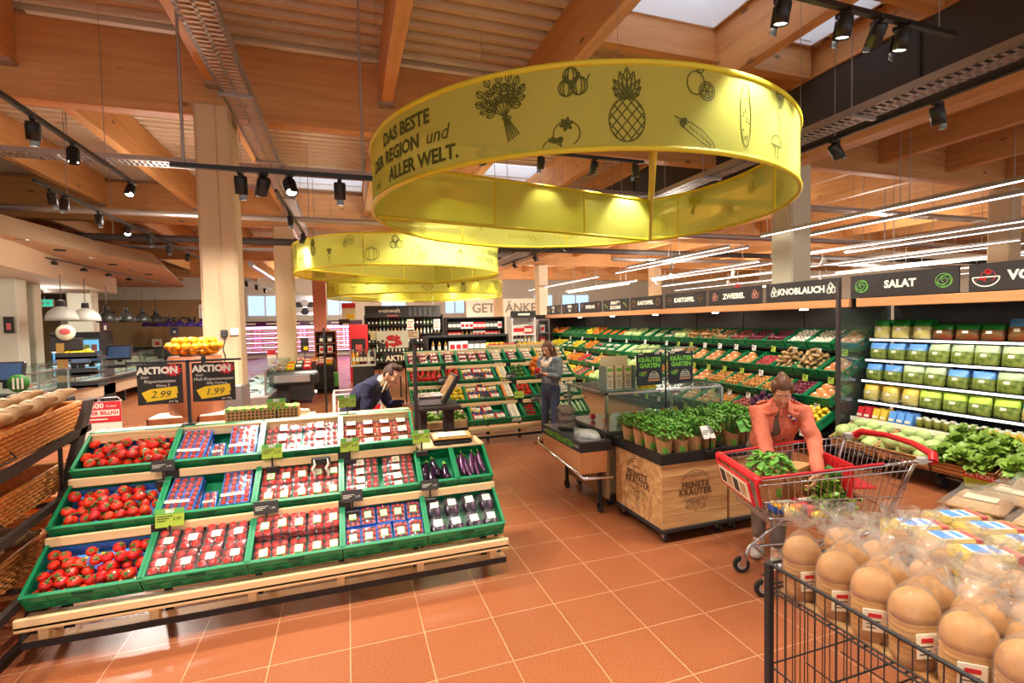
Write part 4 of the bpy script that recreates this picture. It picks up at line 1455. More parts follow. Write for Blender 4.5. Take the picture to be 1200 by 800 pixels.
# ------------------------------------------------------------------ pepper stand in the middle of the hall
S2X, S2Y = .95, 7.63
stand(S2X, 3.97, S2Y, 4, 'pale wooden tiered stand of peppers and cucumbers in the middle of the hall')
LAY = (.6, .3, .6, .3, .3, .3, .6)
FAR = [[('white', 8, 'P'), ('redpack', 2, 'P'), ('pepper', 5, 'M'), ('white', 9, 'P'), ('chili', 11, 'L'), ('mush', 6, 'P'), ('leek', 12, 'L')],
       [('greenpepper', 9, 'B'), ('lemon', 9, 'B'), ('pepper', 6, 'M'), ('pepperorange', 9, 'P'), ('redpepper', 8, 'B'), ('cucumber', 7, 'L'), ('mush', 9, 'P')],
       [('redpepper', 10, 'B'), ('redpepper', 9, 'B'), ('pepper', 6, 'M'), ('pepperyellow', 9, 'P'), ('greenpepper', 9, 'B'), ('pumpkin', 4, 'B'), ('white', 9, 'P')],
       [('redpack', 9, 'P'), ('redpack', 4, 'P'), ('redpack', 9, 'P'), ('snack', 4, 'P'), ('redpack', 4, 'P'), ('snack', 4, 'P'), ('pepperyellow', 9, 'P')]]
WORDS = {'white': 'white trayed vegetable pack', 'redpack': 'clear pack of red radishes', 'pepper': 'blue trayed pack of mixed peppers', 'pepperyellow': 'pack of yellow peppers', 'pepperorange': 'pack of orange and yellow peppers', 'mush': 'white tray of mushrooms', 'snack': 'snack vegetable pack',
         'chili': 'red chili', 'leek': 'pale leek', 'greenpepper': 'green pepper', 'lemon': 'yellow lemon', 'redpepper': 'red bell pepper', 'cucumber': 'long green cucumber', 'pumpkin': 'orange squash'}
TN = ('lowest', 'second', 'third', 'topmost')
RSZ = {'potato': .036, 'redpotato': .036, 'onion': .036, 'redonion': .036, 'garlic': .034, 'lemon': .042, 'peach': .04, 'apple': .04, 'pear': .042, 'redpepper': .044, 'yellowpepper': .044, 'orangepepper': .044, 'greenpepper': .044, 'cabbage': .095, 'redcabbage': .052, 'mushroom': .03, 'radish': .03, 'ginger': .05, 'pumpkin': .07}


def fill_crate(M, W, D, kind, n, mode, lb, g):
    if mode == 'B':
        fill_loose(M @ T(0, 0, .02), W, D, kind, n * (2 if W < .4 else 3), lb, g, RSZ.get(kind, .04))
    elif mode == 'L':
        for i in range(n):
            K[kind].place(M @ T(W * (.5 + .04 * RN.uniform(-1, 1)) if W < .35 else .02 + (W - .04) * (i + .5) / n, (D * (.08 + .84 * (i + .5) / n)) if W < .35 else D * .48, .05 + .03 * (i % 2)) @ RZ((RN.uniform(-.1, .1) if kind == 'chili' else 1.45 + RN.uniform(-.1, .1)) if W < .35 else 1.55 + RN.uniform(-.12, .12)), lb, g)
    elif mode == 'P':
        nx = max(1, int(W / .17))
        ny = max(1, -(-n // nx))
        fill_grid(M, W, D, kind, nx, ny, lb, g, .006, .045)
    else:
        for i in range(n):
            PK[('pepper', 'pepperyellow')[i % 2]].place(M @ T(.1 + .19 * (i % 3), .1 + .18 * (i // 3), .03 + .01 * (i % 2)) @ RZ(RN.uniform(-.2, .2)) @ SC(1.12), lb, g)


for k in range(4):
    x = S2X
    for c, wd in enumerate(LAY):
        kind, n, mode = FAR[k][c]
        M = tier(x, S2Y, k)
        (CR60 if wd == .6 else CR30).place(M, '%s crate of %ss, %s tier of the pepper stand, place %s' % ('wide' if wd == .6 else 'narrow', WORDS[kind].split(' of ')[-1], TN[k], ('one', 'two', 'three', 'four', 'five', 'six', 'seven')[c]))
        fill_crate(M, wd - .008, .38, kind, n, mode, '%s, %s tier crate, place %s of the pepper stand' % (WORDS[kind], TN[k], ('one', 'two', 'three', 'four', 'five', 'six', 'seven')[c]), 'produce in pepper stand crate %d of tier %d' % (c + 1, k + 1))
        x += wd
for i, (a, b, Y, bd, lab) in enumerate(((519, 446, 8.2, 'tag_dark', 'dark price card before the red peppers of the pepper stand'), (561, 443, 8.25, 'tag_dark', 'dark price card before the yellow pepper packs'), (598, 441, 8.25, 'tag_dark', 'dark price card before the green peppers'), (568, 466, 7.95, 'tag_dark', 'dark price card over the orange pepper packs'),
                                        (608, 463, 7.92, 'tag_lime', 'lime price card hanging before the red bell peppers'), (627, 467, 7.92, 'tag_dark', 'dark price card before the long cucumbers'), (665, 463, 7.92, 'tag_dark', 'dark price card before the white mushroom trays'))):
    p = at(a, b, Y=Y)
    price_card(p.x, p.y - .03, p.z - .09, None, .17, .11, lab, bd, price='1.99')
# crates laid on top of the pepper stand
for i, x in enumerate((2.5, 3.1)):
    t = tag(MB().box(0, .55, 0, .16, 0, .015).box(0, .55, 0, .01, 0, .07).box(0, .55, .15, .16, 0, .07).box(0, .01, 0, .16, 0, .07).box(.54, .55, 0, .16, 0, .07).build('display_tray', 'pale_wood', None, (x, S2Y + 1.23, 1.478)), 'pale display tray on top of the pepper stand, %s the end' % ('farther from' if i == 0 else 'nearer'), 'tray')
    for j in range(6): K['redpepper' if i == 0 else 'yellowpepper'].place(T(x + .05 + .09 * j, S2Y + 1.31, 1.54), '%s pepper on the tray on top of the pepper stand' % ('red' if i == 0 else 'yellow'), 'peppers on the %s top tray' % ('first' if i == 0 else 'second'))

# ------------------------------------------------------------------ herb island


def herb_box(x0, lab, logo):
    t = thing('herb_planter', lab, 'display planter', (x0, 3.6, 0))
    W, D = .7, .77
    m = MB()
    m.box(0, W, 0, D, .13, .7)
    n = 5
    for k in range(1, n):
        z = .13 + .57 * k / n
        m.box(-.001, W + .001, -.0015, D + .001, z - .003, z + .003, 1)
    o = m.build('plank_body', ['crate_wood', 'kraft'], t)
    MB().box(-.012, W + .012, -.012, D + .012, .09, .13, bev=.008).build('base', 'black_matte', t)
    m = MB()
    for q in ((-.015, W + .015, -.015, .02), (-.015, W + .015, D - .02, D + .015), (-.015, .02, .02, D - .02), (W - .02, W + .015, .02, D - .02)): m.box(q[0], q[1], q[2], q[3], .7, .79)
    m.box(.02, W - .02, .02, D - .02, .7, .73)
    m.build('soil_tray', 'soil_tray', t)
    for (M, s) in ((T(W / 2, -.003, .46) @ RX(PI / 2), 1), (T(-.003, D / 2, .47) @ RZ(-PI / 2) @ RX(PI / 2), 1.15)):
        if M.translation.x < 0 and not logo: continue
        m = MB()
        put_text(m, 'FEINSTE', M @ T(0, .03, 0), .075 * s, 0, bold=.003, space=1.1)
        put_text(m, 'KRÄUTER', M @ T(0, -.035, 0), .075 * s, 0, bold=.003, space=1.1)
        mf = lambda x, y: (M @ Vector((x, y, 0)))[:]
        ribbon(m, arc(0, .0, .17 * s, .16 * s, 25, 155, 20), .006, mf)
        ribbon(m, arc(0, .0, .15 * s, .14 * s, 35, 145, 16), .004, mf)
        for i in range(9): ribbon(m, [(-.13 + .03 * i, -.085), (-.115 + .03 * i, -.1 - .02 * (i % 3)), (-.1 + .03 * i, -.09)], .005, mf)
        for i in range(5): ribbon(m, [(-.05 + .025 * i, .1), (-.04 + .025 * i, .115 + .008 * (i % 2))], .008, mf)
        for l in leaf2(-.02, -.12, .1, -150) + leaf2(.02, -.12, .1, -30) + leaf2(0, -.12, .09, -90): ribbon(m, l, .004, mf)
        m.build('burnt_logo', 'bread_dark', t)
    for x in (.06, W - .06):
        for y in (.06, D - .06):
            w_ = MB()
            w_.M = T(x, y, .045)
            w_.path([(-.012, 0, 0), (.012, 0, 0)], .045, 14)
            c = w_.build('caster', 'rubber', t)
            MB().box(x - .02, x + .02, y - .02, y + .035, .05, .09, bev=.005).cyl((x - .016, y, .045), (x + .016, y, .045), .022, n=10).build('fork', 'zinc', c)
    return t


herb_box(2.55, 'wood planked herb planter on casters with burnt herb lettering on two sides', True)
herb_box(3.28, 'second wood planked herb planter, beside the shopping cart', False)


def herb_pot(kind):
    def b():
        r = random.Random(kind)
        o = thing('herb_pot', 'x', 'potted herb')
        n = 16
        rings = []
        for z, rad in ((0, .045), (.06, .052), (.12, .06)):
            rings.append([(rad * math.cos(2 * PI * j / n), rad * math.sin(2 * PI * j / n), z) for j in range(n)])
        rings.append([((.066) * math.cos(2 * PI * j / n), .066 * math.sin(2 * PI * j / n), .175 + .035 * math.sin(2 * PI * j / n) + r.uniform(-.008, .008)) for j in range(n)])
        m = MB().loft(rings, 0, True, False)
        m.add(rings[0], [tuple(range(n))])
        m.build('paper_sleeve', 'kraft', o)
        m = MB()
        ribb = lambda x, y: ((.0565 + y * .07) * math.sin(x / .056), -(.0565 + y * .07) * math.cos(x / .056), .09 + y)
        m.add([ribb(x, y) for x in (-.02, 0, .02) for y in (-.05, .0)], [(0, 2, 3, 1), (2, 4, 5, 3)], 0)
        for l in range(3): ribbon(m, [(-.035, .01 + .012 * l), (.03 - .01 * l, .01 + .012 * l)], .006, ribb)
        m.build('sleeve_print', 'leaf', o)
        m = MB()
        if kind == 'chives':
            for i in range(70):
                a, q = r.uniform(0, 6.28), r.uniform(0, .05)
                x, y = q * math.cos(a), q * math.sin(a)
                h = r.uniform(.2, .27)
                m.path([(x * .8, y * .8, .1), (x, y, h * .7), (x * 1.25, y * 1.25, h)], [.0022, .002, .0008], 3)
            m.build('foliage', 'leaf_dark', o)
        else:
            big = kind == 'basil'
            for i in range(110 if big else 150):
                a, q = r.uniform(0, 6.28), .082 * math.sqrt(r.random())
                z = .2 + (.075 if big else .06) * (1 - (q / .08) ** 2) + r.uniform(-.03, .015)
                L_ = r.uniform(.035, .055) if big else r.uniform(.022, .04)
                M = T(q * math.cos(a), q * math.sin(a), z) @ RZ(a + r.uniform(-1, 1)) @ RY(r.uniform(-.5, .8))
                wv = L_ * (.36 if big else .45)
                m.M = M
                m.add([(0, 0, 0), (L_ * .45, wv, .004), (L_, 0, -.008), (L_ * .45, -wv, .004), (L_ * .5, 0, -.004)], [(0, 4, 1), (1, 4, 2), (2, 4, 3), (3, 4, 0)], 0, True)
            m.M = Matrix()
            for i in range(9): m.path([(.01 * math.cos(i), .01 * math.sin(i), .1), (.04 * math.cos(i * .7), .04 * math.sin(i * .7), .23)], .002, 4)
            m.build('foliage', 'leaf' if kind != 'mint' else 'leaf_mint', o)
        return o
    return Kind(b)


mat('leaf_mint', (124, 182, 76), .5, nz=(20, .2), rnd=.1)
HB = {k: herb_pot(k) for k in ('basil', 'parsley', 'chives', 'mint')}
rows = ['parsley', 'parsley', 'chives', 'mint', 'basil']
for bi, x0 in enumerate((2.55, 3.28)):
    for j in range(4):
        for i in range(4):
            kd = (('parsley', 'parsley', 'chives', 'mint', 'mint'), ('parsley', 'mint', 'parsley', 'basil', 'mint'))[j % 2][i] if bi == 0 else (('chives', 'mint', 'basil', 'mint', 'basil'), ('mint', 'mint', 'basil', 'basil', 'mint'))[j % 2][i]
            HB[kd].place(T(x0 + .105 + .163 * i + RN.uniform(-.008, .008), 3.71 + .18 * j + RN.uniform(-.008, .008), .73) @ RZ(RN.uniform(-.5, .5)) @ SC(1.22, 1.22, RN.uniform(1.12, 1.25)), {'basil': 'pot of basil', 'parsley': 'pot of parsley', 'chives': 'pot of grassy chives', 'mint': 'pot of pale leaved herb'}[kd] + ' in a brown paper sleeve, %s planter' % ('lettered' if bi == 0 else 'cart side'), kd + ' pots in the %s planter' % ('lettered' if bi == 0 else 'cart side'))
price_card(3.05, 3.585, .80, None, .13, .12, 'white and green herb price card at the front of the lettered planter', 'white', .09, tilt=-.5, price='1.99')
price_card(3.47, 3.60, .82, None, .13, .11, 'white and green herb price card at the cart side planter', 'tag_head', .09, tilt=-.5, price='2.49')
# glass chiller behind the herbs
t = thing('glass_chiller', 'low glass walled display island behind the herb planters', 'display case', (2.5, 4.47, 0))
W, D = 1.5, .95
MB().box(.0, W, .03, D, .16, .66).build('base', 'brown_wall', t)
MB().box(-.02, W, 0, D + .02, .66, .80, bev=.01).build('tub', 'black_matte', t)
MB().box(.02, W - .03, .03, D - .02, .8, .81).build('tub_floor', 'steel', t)
for x in (0.02, W - .02):
    for y in (.02, D - .02): MB().box(x - .014, x + .014, y - .014, y + .014, .8, 1.21).build('corner_post', 'steel', t)
MB().box(.03, W - .03, .016, .022, .81, 1.19).build('front_pane', 'glass', t)
MB().box(.03, W - .03, D - .022, D - .016, .81, 1.19).build('rear_pane', 'glass', t)
MB().box(W - .022, W - .016, .03, D - .03, .81, 1.19).build('side_pane', 'glass', t)
m = MB()
for q in ((0, W, 0, .03), (0, W, D - .03, D), (0, .03, 0, D), (W - .03, W, 0, D)): m.box(q[0], q[1], q[2], q[3], 1.195, 1.215)
m.build('top_frame', 'steel', t)
MB().box(.03, W - .03, .03, D - .03, 1.2, 1.207).build('top_pane', 'glass', t)
for x in (.1, W - .1):
    for y in (.12, D - .1):
        MB().cyl((x - .015, y, .05), (x + .015, y, .05), .05, n=14).build('caster', 'rubber', t)
        MB().box(x - .02, x + .02, y - .02, y + .02, .05, .16).build('fork', 'zinc', t)
# side tray of the chiller with the green lettered band
t = thing('side_tray', 'chilled side tray with green lettering on a black band, left of the glass island', 'display case', (2.14, 4.35, 0))
MB().box(0, .36, 0, 1.0, .66, .76, bev=.008).build('tub', 'black_matte', t)
MB().box(.02, .34, .02, .98, .76, .765).build('tray_floor', 'steel', t)
m = MB()
put_text(m, 'KRÄUTERGARTEN', T(-.003, .5, .71) @ RZ(-PI / 2) @ RX(PI / 2), .085, 0, bold=.002)
for y in (.08, .9): put_text(m, '***', T(-.003, y, .70) @ RZ(-PI / 2) @ RX(PI / 2), .08, 1)
m.build('lettering', ['green_ink', 'label_white'], t)
MB().path([(.3, -.1, .42), (-.02, -.1, .44), (-.07, -.05, .5), (-.07, .95, .56), (-.02, 1.05, .6), (.3, 1.05, .6)], .016, 8).build('bumper_rail', 'chrome', t)
MB().prism([(.02, .44), (.95, .5), (1.0, .66), (0, .66)], .0, .3, 'x').build('tray_apron', 'trim_wood', t)
for y in (.1, .9): MB().cyl((.25, y, .05), (.28, y, .05), .05, n=14).box(.25, .28, y - .02, y + .02, .05, .66).build('caster', 'rubber', t)
MB().box(.31, .35, .05, .95, .15, .66).build('leg_panel', 'brown_wall', t)
mat('ice', (226, 232, 232), .3, nz=(30, .3))
tag(MB().ball((2.36, 4.62, .775), (.12, .2, .05), 14, 8, 0, lumpy).build('crushed_ice', 'ice'), 'heap of crushed ice in the side tray', 'ice', kind='stuff')
for i in range(6):
    t = MB().ball((0, 0, 0), (.1, .075, .045), 12, 8, 0, lumpy).build('pulse_bag', 'burlap', None, (2.3 + .05 * (i % 2), 4.98 + .17 * (i % 2), .81 + .078 * (i // 2)))
    tag(t, 'grey brown bag in the stack at the rear of the side tray', 'bag', 'grey brown bags in the side tray')
for i in range(14):
    K[('peach', 'cabbage', 'redpepper', 'yellowpepper', 'mushroom')[i % 5]].place(T(2.68 + .19 * (i % 7), 4.8 + .3 * (i // 7), .855) @ SC(.8 if i % 5 != 1 else .5), '%s inside the glass island' % ('orange peach', 'small pale cabbage', 'red pepper', 'yellow pepper', 'loose mushroom')[i % 5], 'produce inside the glass island, kind %d' % (i % 5))
# paper bags in a clear rack on top
t = thing('bag_rack', 'clear rack holding brown paper bags on top of the glass island', 'bag rack', (2.58, 4.6, 1.215))
MB().box(0, .36, 0, .16, 0, .012).box(0, .012, 0, .16, .012, .26).box(.35, .36, 0, .16, .012, .26).build('rack', 'glass_edge', t)
MB().box(.012, .348, .14, .148, .012, .36).build('back_card', 'tissue', t)
for i in range(3):
    o = thing('paper_bag', ('brown paper bag in the clear rack, nearest the steel post', 'brown paper bag in the middle of the clear rack', 'brown paper bag in the clear rack, nearest the boards')[i], 'paper bag', (2.6 + .112 * i, 4.63, 1.228))
    MB().box(.0, .085, 0, .08, 0, .25, bev=.004).build('bag', 'tissue', o)
    m = MB()
    m.box(.012, .073, -.002, 0, .19, .225)
    put_text(m, 'BIO', T(.042, -.0025, .14) @ RX(PI / 2), .035, 1)
    for k in range(4): m.box(.02, .065 - .008 * (k % 2), -.002, 0, .03 + .02 * k, .035 + .02 * k, 1)
    m.build('bag_print', ['leaf', 'ink'], o)
for i in range(3):
    tag(MB().box(-.03, .03, -.03, .03, 0, .055, bev=.008).box(-.028, .028, -.028, .028, .055, .065).build('spice_jar', 'yellow_ad', None, (3.02 + .075 * i, 4.62, 1.215)), 'small yellow box standing below the herb boards', 'box', 'yellow boxes below the herb boards')
t = thing('board_stand', 'black pole with a cross bar holding two herb boards', 'sign stand', (3.19, 4.42, 0))
MB().cyl((0, 0, .0), (0, 0, 1.66), .009, n=8).box(-.06, .06, -.02, .03, 0, .012).build('pole', 'black', t)
MB().cyl((-.39, 0, 1.66), (.39, 0, 1.66), .007, n=8).build('cross_bar', 'zinc', t)
for i, x in enumerate((2.99, 3.38)):
    t = thing('herb_board', 'dark herb garden board with green lettering, %s' % ('above the yellow boxes' if i == 0 else 'nearest the coral jacket'), 'sign', (x, 4.42, 1.62))
    MB().box(-.155, .155, -.008, .008, -.34, 0, bev=.003).build('board', 'navy_board', t)
    m = MB()
    M = T(0, -.0095, 0) @ RX(PI / 2)
    mf = lambda x, y: (M @ Vector((x, y, 0)))[:]
    put_text(m, 'KRÄUTER', M @ T(0, -.075, 0), .064, 0, bold=.003)
    put_text(m, 'GARTEN', M @ T(0, -.135, 0), .064, 0, bold=.003)
    ribbon(m, arc(.05, -.275, .06, .075, 0, 180, 14), .005, mf, 1)
    for k in range(3): ribbon(m, [(.0, -.225 - .02 * k), (.1, -.225 - .02 * k)], .007, mf, 1)
    ribbon(m, [(-.02, -.29), (.12, -.29)], .016, mf, 2)
    for l in leaf2(-.13, -.22, .06, 0) + leaf2(-.1, -.235, .07, 30): ribbon(m, l, .005, mf, 0)
    ribbon(m, [(-.09, -.21), (-.05, -.2)], .02, mf, 3)
    ribbon(m, [(-.14, -.012), (-.08, -.012)], .01, mf, 1)
    ribbon(m, [(.06, -.012), (.12, -.012)], .01, mf, 1)
    m.build('lettering', ['green_ink', 'label_white', 'pink_paint', 'brass'], t)

# ------------------------------------------------------------------ vegetable wall
VX = [6.85, 6.58, 6.31, 6.04]
VZ = [1.45, 1.06, .70, .36]
Y0, Y1 = 4.98, 15.9
t = thing('vegetable_wall_unit', 'long wall shelving unit with four tiers of vegetable crates', 'shelving unit', (0, 0, 0))
MB().box(7.34, 7.42, Y0, Y1, 0, 2.2).build('back_panel', 'grey_panel', t)
m = MB()
for k in range(9): m.box(7.33, 7.345, Y0 + 1.35 * k - .006, Y0 + 1.35 * k + .006, 1.6, 2.08)
m.build('panel_seam', 'black', t)
MB().box(6.62, 7.42, Y0, Y1, 2.1, 2.2).build('canopy_top', 'black_matte', t)
MB().box(6.56, 6.62, Y0 - .02, Y1, 2.075, 2.19, bev=.006).build('canopy_trim', 'trim_wood', t)
MB().box(6.5, 7.34, Y0, Y1, .06, .14).build('plinth', 'black_matte', t)
MB().box(7.05, 7.34, Y0, Y1, .14, 1.3).build('core', 'black_matte', t)
for k in range(4):
    MB().box(VX[k] + .01, VX[k] + .05, Y0, Y1, VZ[k] - .035, VZ[k] - .005).build('tier_rail', 'black', t)
    for j in range(10):
        y = Y0 + .05 + j * 1.2
        MB().prism([(VX[k] + .02, VZ[k] - .06), (7.1, VZ[k] - .02), (7.1, VZ[k] + .06), (VX[k] + .02, VZ[k] - .02)], y, y + .02, 'y').build('bracket', 'black', t)
for y in (Y0 + .02, 9.0, 13.0, Y1 - .06): MB().box(6.2, 7.3, y, y + .04, 0, .1).build('foot', 'black', t)
MB().box(6.2, 7.42, Y1, Y1 + .06, 0, 2.2).build('end_panel', 'dark_wall', t)
for j in range(5): MB().cyl((6.95, 6.0 + 2.0 * j, 2.1), (6.95, 6.0 + 2.0 * j, 2.06), .06, n=12).build('downlight', 'bulb', t)
TILT = math.radians(26)
TOPIC = [  # nearest first, per tier from the top
    ['nets', 'garlic', 'garlic', 'redonion', 'redonion', 'redpotato', 'potato', 'potato', 'potato', 'cabbage', 'mushpack', 'leek', 'leek', 'cabbage', 'cabbage', 'carrot', 'carrot', 'carrot', 'orangepepper', 'lemon', 'zucchini', 'zucchini', 'zucchini', 'zucchini', 'peach', 'orangepepper'],
    ['nets', 'ginger', 'ginger', 'radish', 'carrotnet', 'nets', 'nets', 'nets', 'potato', 'garlic', 'mushroom', 'cabbage', 'cabbage', 'leek', 'leek', 'whitepack', 'whitepack', 'redpack', 'orangepepper', 'zucchini', 'lemon', 'whitepack', 'whitepack', 'lemon', 'lemon', 'zucchini'],
    ['nets', 'redonion', 'onion', 'onion', 'onion', 'onion', 'nets', 'nets', 'nets', 'onion', 'garlic', 'pear', 'cabbage', 'cabbage', 'zucchini', 'pear', 'peach', 'redpack', 'apple', 'orangepepper', 'peach', 'lemon', 'lemon', 'pear', 'lemon', 'peach'],
    ['lemon', 'redcabbage', 'redcabbage', 'redpotato', 'onion', 'nets', 'nets', 'redpack', 'nets', 'cabbage', 'cabbage', 'leek', 'redpotato', 'garlic', 'cabbage', 'cabbage', 'carrot', 'redpotato', 'peach', 'lemon', 'lemon', 'lemon', 'pear', 'apple', 'apple', 'lemon']]


def net_bag():
    m = MB().ball((0, 0, 0), (.1, .07, .055), 12, 8, 0, lambda d: 1 + .12 * math.sin(9 * d.x + 2 * d.z) * math.sin(8 * d.y))
    m.path([(.09, 0, .0), (.13, 0, .015), (.15, .005, .02)], [.03, .012, .02], 7)
    o = m.build('net_bag', 'nets')
    o['category'] = 'net bag'
    MB().box(-.025, .02, -.02, .02, .05, .058, bev=.003).build('label', 'cream', o)
    return o


K['nets'] = Kind(net_bag)
NAME = {'nets': 'orange net bag of potatoes', 'garlic': 'white garlic bulb', 'redonion': 'red onion', 'redpotato': 'reddish potato', 'potato': 'brown potato', 'cabbage': 'pale green cabbage', 'mushpack': 'white tray of mushrooms', 'leek': 'pale leek', 'carrot': 'orange carrot', 'orangepepper': 'orange pepper', 'lemon': 'yellow lemon', 'zucchini': 'dark green courgette', 'peach': 'orange peach',
        'ginger': 'knobbly ginger root', 'radish': 'pink radish with leaves', 'carrotnet': 'net bag of carrots', 'mushroom': 'pale mushroom', 'whitepack': 'white trayed vegetable pack', 'redpack': 'clear pack of radishes', 'onion': 'golden onion', 'pear': 'yellow green pear', 'apple': 'red apple', 'redcabbage': 'purple round aubergine'}
NUM = 'one two three four five six seven eight nine ten eleven twelve thirteen fourteen fifteen sixteen seventeen eighteen nineteen twenty twenty-one twenty-two twenty-three twenty-four twenty-five twenty-six'.split()
TIER = ('top', 'second', 'third', 'low')


def tag_kind(m):
    def b():
        o = thing('shelf_tag', 'x', 'shelf tag')
        MB().box(-.045, .045, -.003, 0, -.075, .03).build('card', m, o)
        q = MB().box(-.035, .02, -.005, -.003, -.01, .004).box(-.035, .005, -.005, -.003, -.035, -.025)
        put_text(q, '1.49', T(.012, -.0055, -.052) @ RX(PI / 2), .032)
        q.build('print', 'ink', o)
        return o
    return Kind(b)


TAGS = [tag_kind('tag_lime'), tag_kind('white')]
RTILT = {0: -.3}
for k in range(4):
    for c in range(26):
        yt = Y0 + .42 + .42 * c
        if yt > Y1: break
        kd = TOPIC[k][c]
        M = T(VX[k], yt, VZ[k]) @ RZ(-PI / 2) @ RX(TILT)
        far = yt > 9.5
        (CR40F if far else CR40).place(M, 'crate of %ss in vegetable wall %s tier, %s from divider' % (NAME[kd], TIER[k], NUM[c]))
        lb = '%s, %s tier of the vegetable wall, crate %s from divider' % (NAME[kd], TIER[k], NUM[c])
        g = 'produce in vegetable wall crate %d of tier %d' % (c + 1, k + 1)
        W, D = .392, .44
        if kd in ('nets', 'carrotnet'):
            for i in range(5 if not far else 4):
                K['nets'].place(M @ T(.12 + .16 * (i % 2), .09 + .13 * (i // 2), .08) @ RZ(RN.uniform(-.4, .4)), lb, g)
        elif kd in ('mushpack', 'whitepack', 'redpack'):
            fill_grid(M, W, D, {'mushpack': 'mush', 'whitepack': 'white', 'redpack': 'redpack'}[kd], 2, 3 if not far else 2, lb, g, .006, .06)
        elif kd in ('leek', 'carrot', 'zucchini'):
            n = 9 if not far else 7
            for i in range(n): K[kd].place(M @ T(.04 + (W - .08) * (i + .5) / n, D * .5, .08 + .02 * (i % 2)) @ RZ(1.57 + RN.uniform(-.1, .1)) @ SC(1.35 if kd == 'carrot' else 1.2), lb, g)
        elif kd == 'cabbage':
            for i in range(4): K['cabbage'].place(M @ T(.1 + .19 * (i % 2), .11 + .19 * (i // 2), .1) @ RZ(i), lb, g)
        else:
            r = RSZ.get(kd, .04)
            s = 1.0 if yt < 8 else 1.3
            fill_loose(M @ T(0, 0, .05), W, D, kd, (30 if yt < 8 else (16 if not far else 12)), lb, g, r, s)
        if c % 2 == 0 or not far:
            TAGS[0 if RN.random() < .5 else 1].place(T(VX[k] - .012, yt - .18, VZ[k] + .0) @ RZ(-PI / 2) @ RX(-.1), 'small price tag clipped to a crate front of the vegetable wall', 'price tags of the vegetable wall')
# signs standing on the canopy
SGN = [(5.1, 6.4, 'KNOBLAUCH', 'onions', 'label_white', .155), (6.49, 7.76, 'ZWIEBEL', 'onions', 'pink_paint', .15), (7.86, 9.12, 'KARTOFFEL', 'mushroom', 'brass', .14), (9.24, 10.52, 'KARTOFFEL', 'pumpkin', 'brass', .14), (10.6, 11.86, 'KRAUT &\nZUCCHINI', 'eggplant', 'tag_lime', .125), (11.97, 13.26, 'PEPERONI', 'carrot', 'pink_paint', .145), (13.38, 14.55, 'PAPRI-\nKA', 'pear', 'pink_paint', .13), (14.68, 15.83, 'KÜR-\nBIS', 'pumpkin', 'brass', .13), (3.69, 4.96, 'SALAT', 'cabbage', 'green_ink', .15), (2.3, 3.6, 'VORBEREITET', 'tomato', 'red', .16)]
for i, (ya, yb, s, ic, cm, size) in enumerate(SGN):
    words_ = s.replace('\n', ' ').replace('- ', '').lower()
    t = thing('category_sign', 'black shelf sign lettered %s with line drawings, above the vegetable shelves' % words_ + (' beside the onion sign' if i == 2 else (' farther back' if i == 3 else '')), 'sign', (6.6, (ya + yb) / 2, 2.2))
    L_ = yb - ya
    M0 = RZ(-PI / 2)
    m = MB(); m.M = M0
    m.box(-L_ / 2, L_ / 2, -.01, .012, 0, .3, bev=.003)
    m.build('board', 'board', t)
    m = MB()
    M = M0 @ T(0, -.0115, .15) @ RX(PI / 2)
    for j, ln in enumerate(s.split('\n')):
        put_text(m, ln, M @ T(0 if s != 'VORBEREITET' else .12, (.06 - .12 * j) if '\n' in s else 0, 0), size * .86, 0, bold=.006)
    for sx in ((-1, 1) if s != 'VORBEREITET' else (-1,)):
        cx = sx * L_ * .38
        for pl in drawing(ic): ribbon(m, [(cx + p[0] * .2, p[1] * .2) for p in pl], .005, lambda x, y: (M @ Vector((x, y, 0)))[:], 1)
        if s == 'VORBEREITET':
            ribbon(m, arc(cx, .0, .12, .1, 180, 360, 14), .012, lambda x, y: (M @ Vector((x, y, 0)))[:], 0)
            ribbon(m, [(cx - .12, 0), (cx + .12, 0)], .012, lambda x, y: (M @ Vector((x, y, 0)))[:], 0)
    m.build('lettering', ['label_white', cm], t)
    for x in (-L_ * .4, L_ * .4):
        q = MB(); q.M = M0
        q.box(x - .015, x + .015, .01, .03, -.02, .15)
        q.build('bracket', 'black', t)

# ------------------------------------------------------------------ salad cooler
CY0, CY1 = 1.2, 4.86
t = thing('salad_cooler', 'open salad cooler with lit shelf edges beside the glass divider', 'cooler', (0, 0, 0))
MB().box(7.3, 7.42, CY0, CY1, .1, 2.2).build('back_panel', 'grey_panel', t)
MB().box(6.62, 7.42, CY0, CY1, 2.1, 2.2).build('canopy_top', 'black_matte', t)
MB().box(6.56, 6.62, CY0, CY1, 2.075, 2.19, bev=.006).build('canopy_trim', 'trim_wood', t)
MB().box(6.45, 7.3, CY0, CY1, .16, .24).build('base', 'black_matte', t)
SH = [(6.83, 1.645), (6.75, 1.37), (6.68, 1.09), (6.62, .815), (6.48, .6)]
for k, (x, z) in enumerate(SH):
    MB().box(x, 7.3, CY0, CY1, z - .025, z - .005).build('shelf', 'black_matte', t)
    if k < 4: MB().box(x - .005, x + .012, CY0, CY1, z - .035, z - .008).build('shelf_light', 'white_light', t)
    else: MB().box(x - .01, x + .004, CY0, CY1, z - .06, z + .0).build('price_rail', 'label_white', t)
for y in (CY0, 2.4, 3.6, CY1 - .05):
    MB().box(6.6, 7.3, y, y + .04, .0, .16).build('foot', 'black', t)
    MB().cyl((6.28, y + .01, .09), (6.28, y + .07, .09), .075, n=18).build('wheel', 'rubber', t)
    MB().cyl((6.28, y - .5, .14), (6.28, y + .05, .14), .012, n=6).build('axle_bar', 'zinc', t)
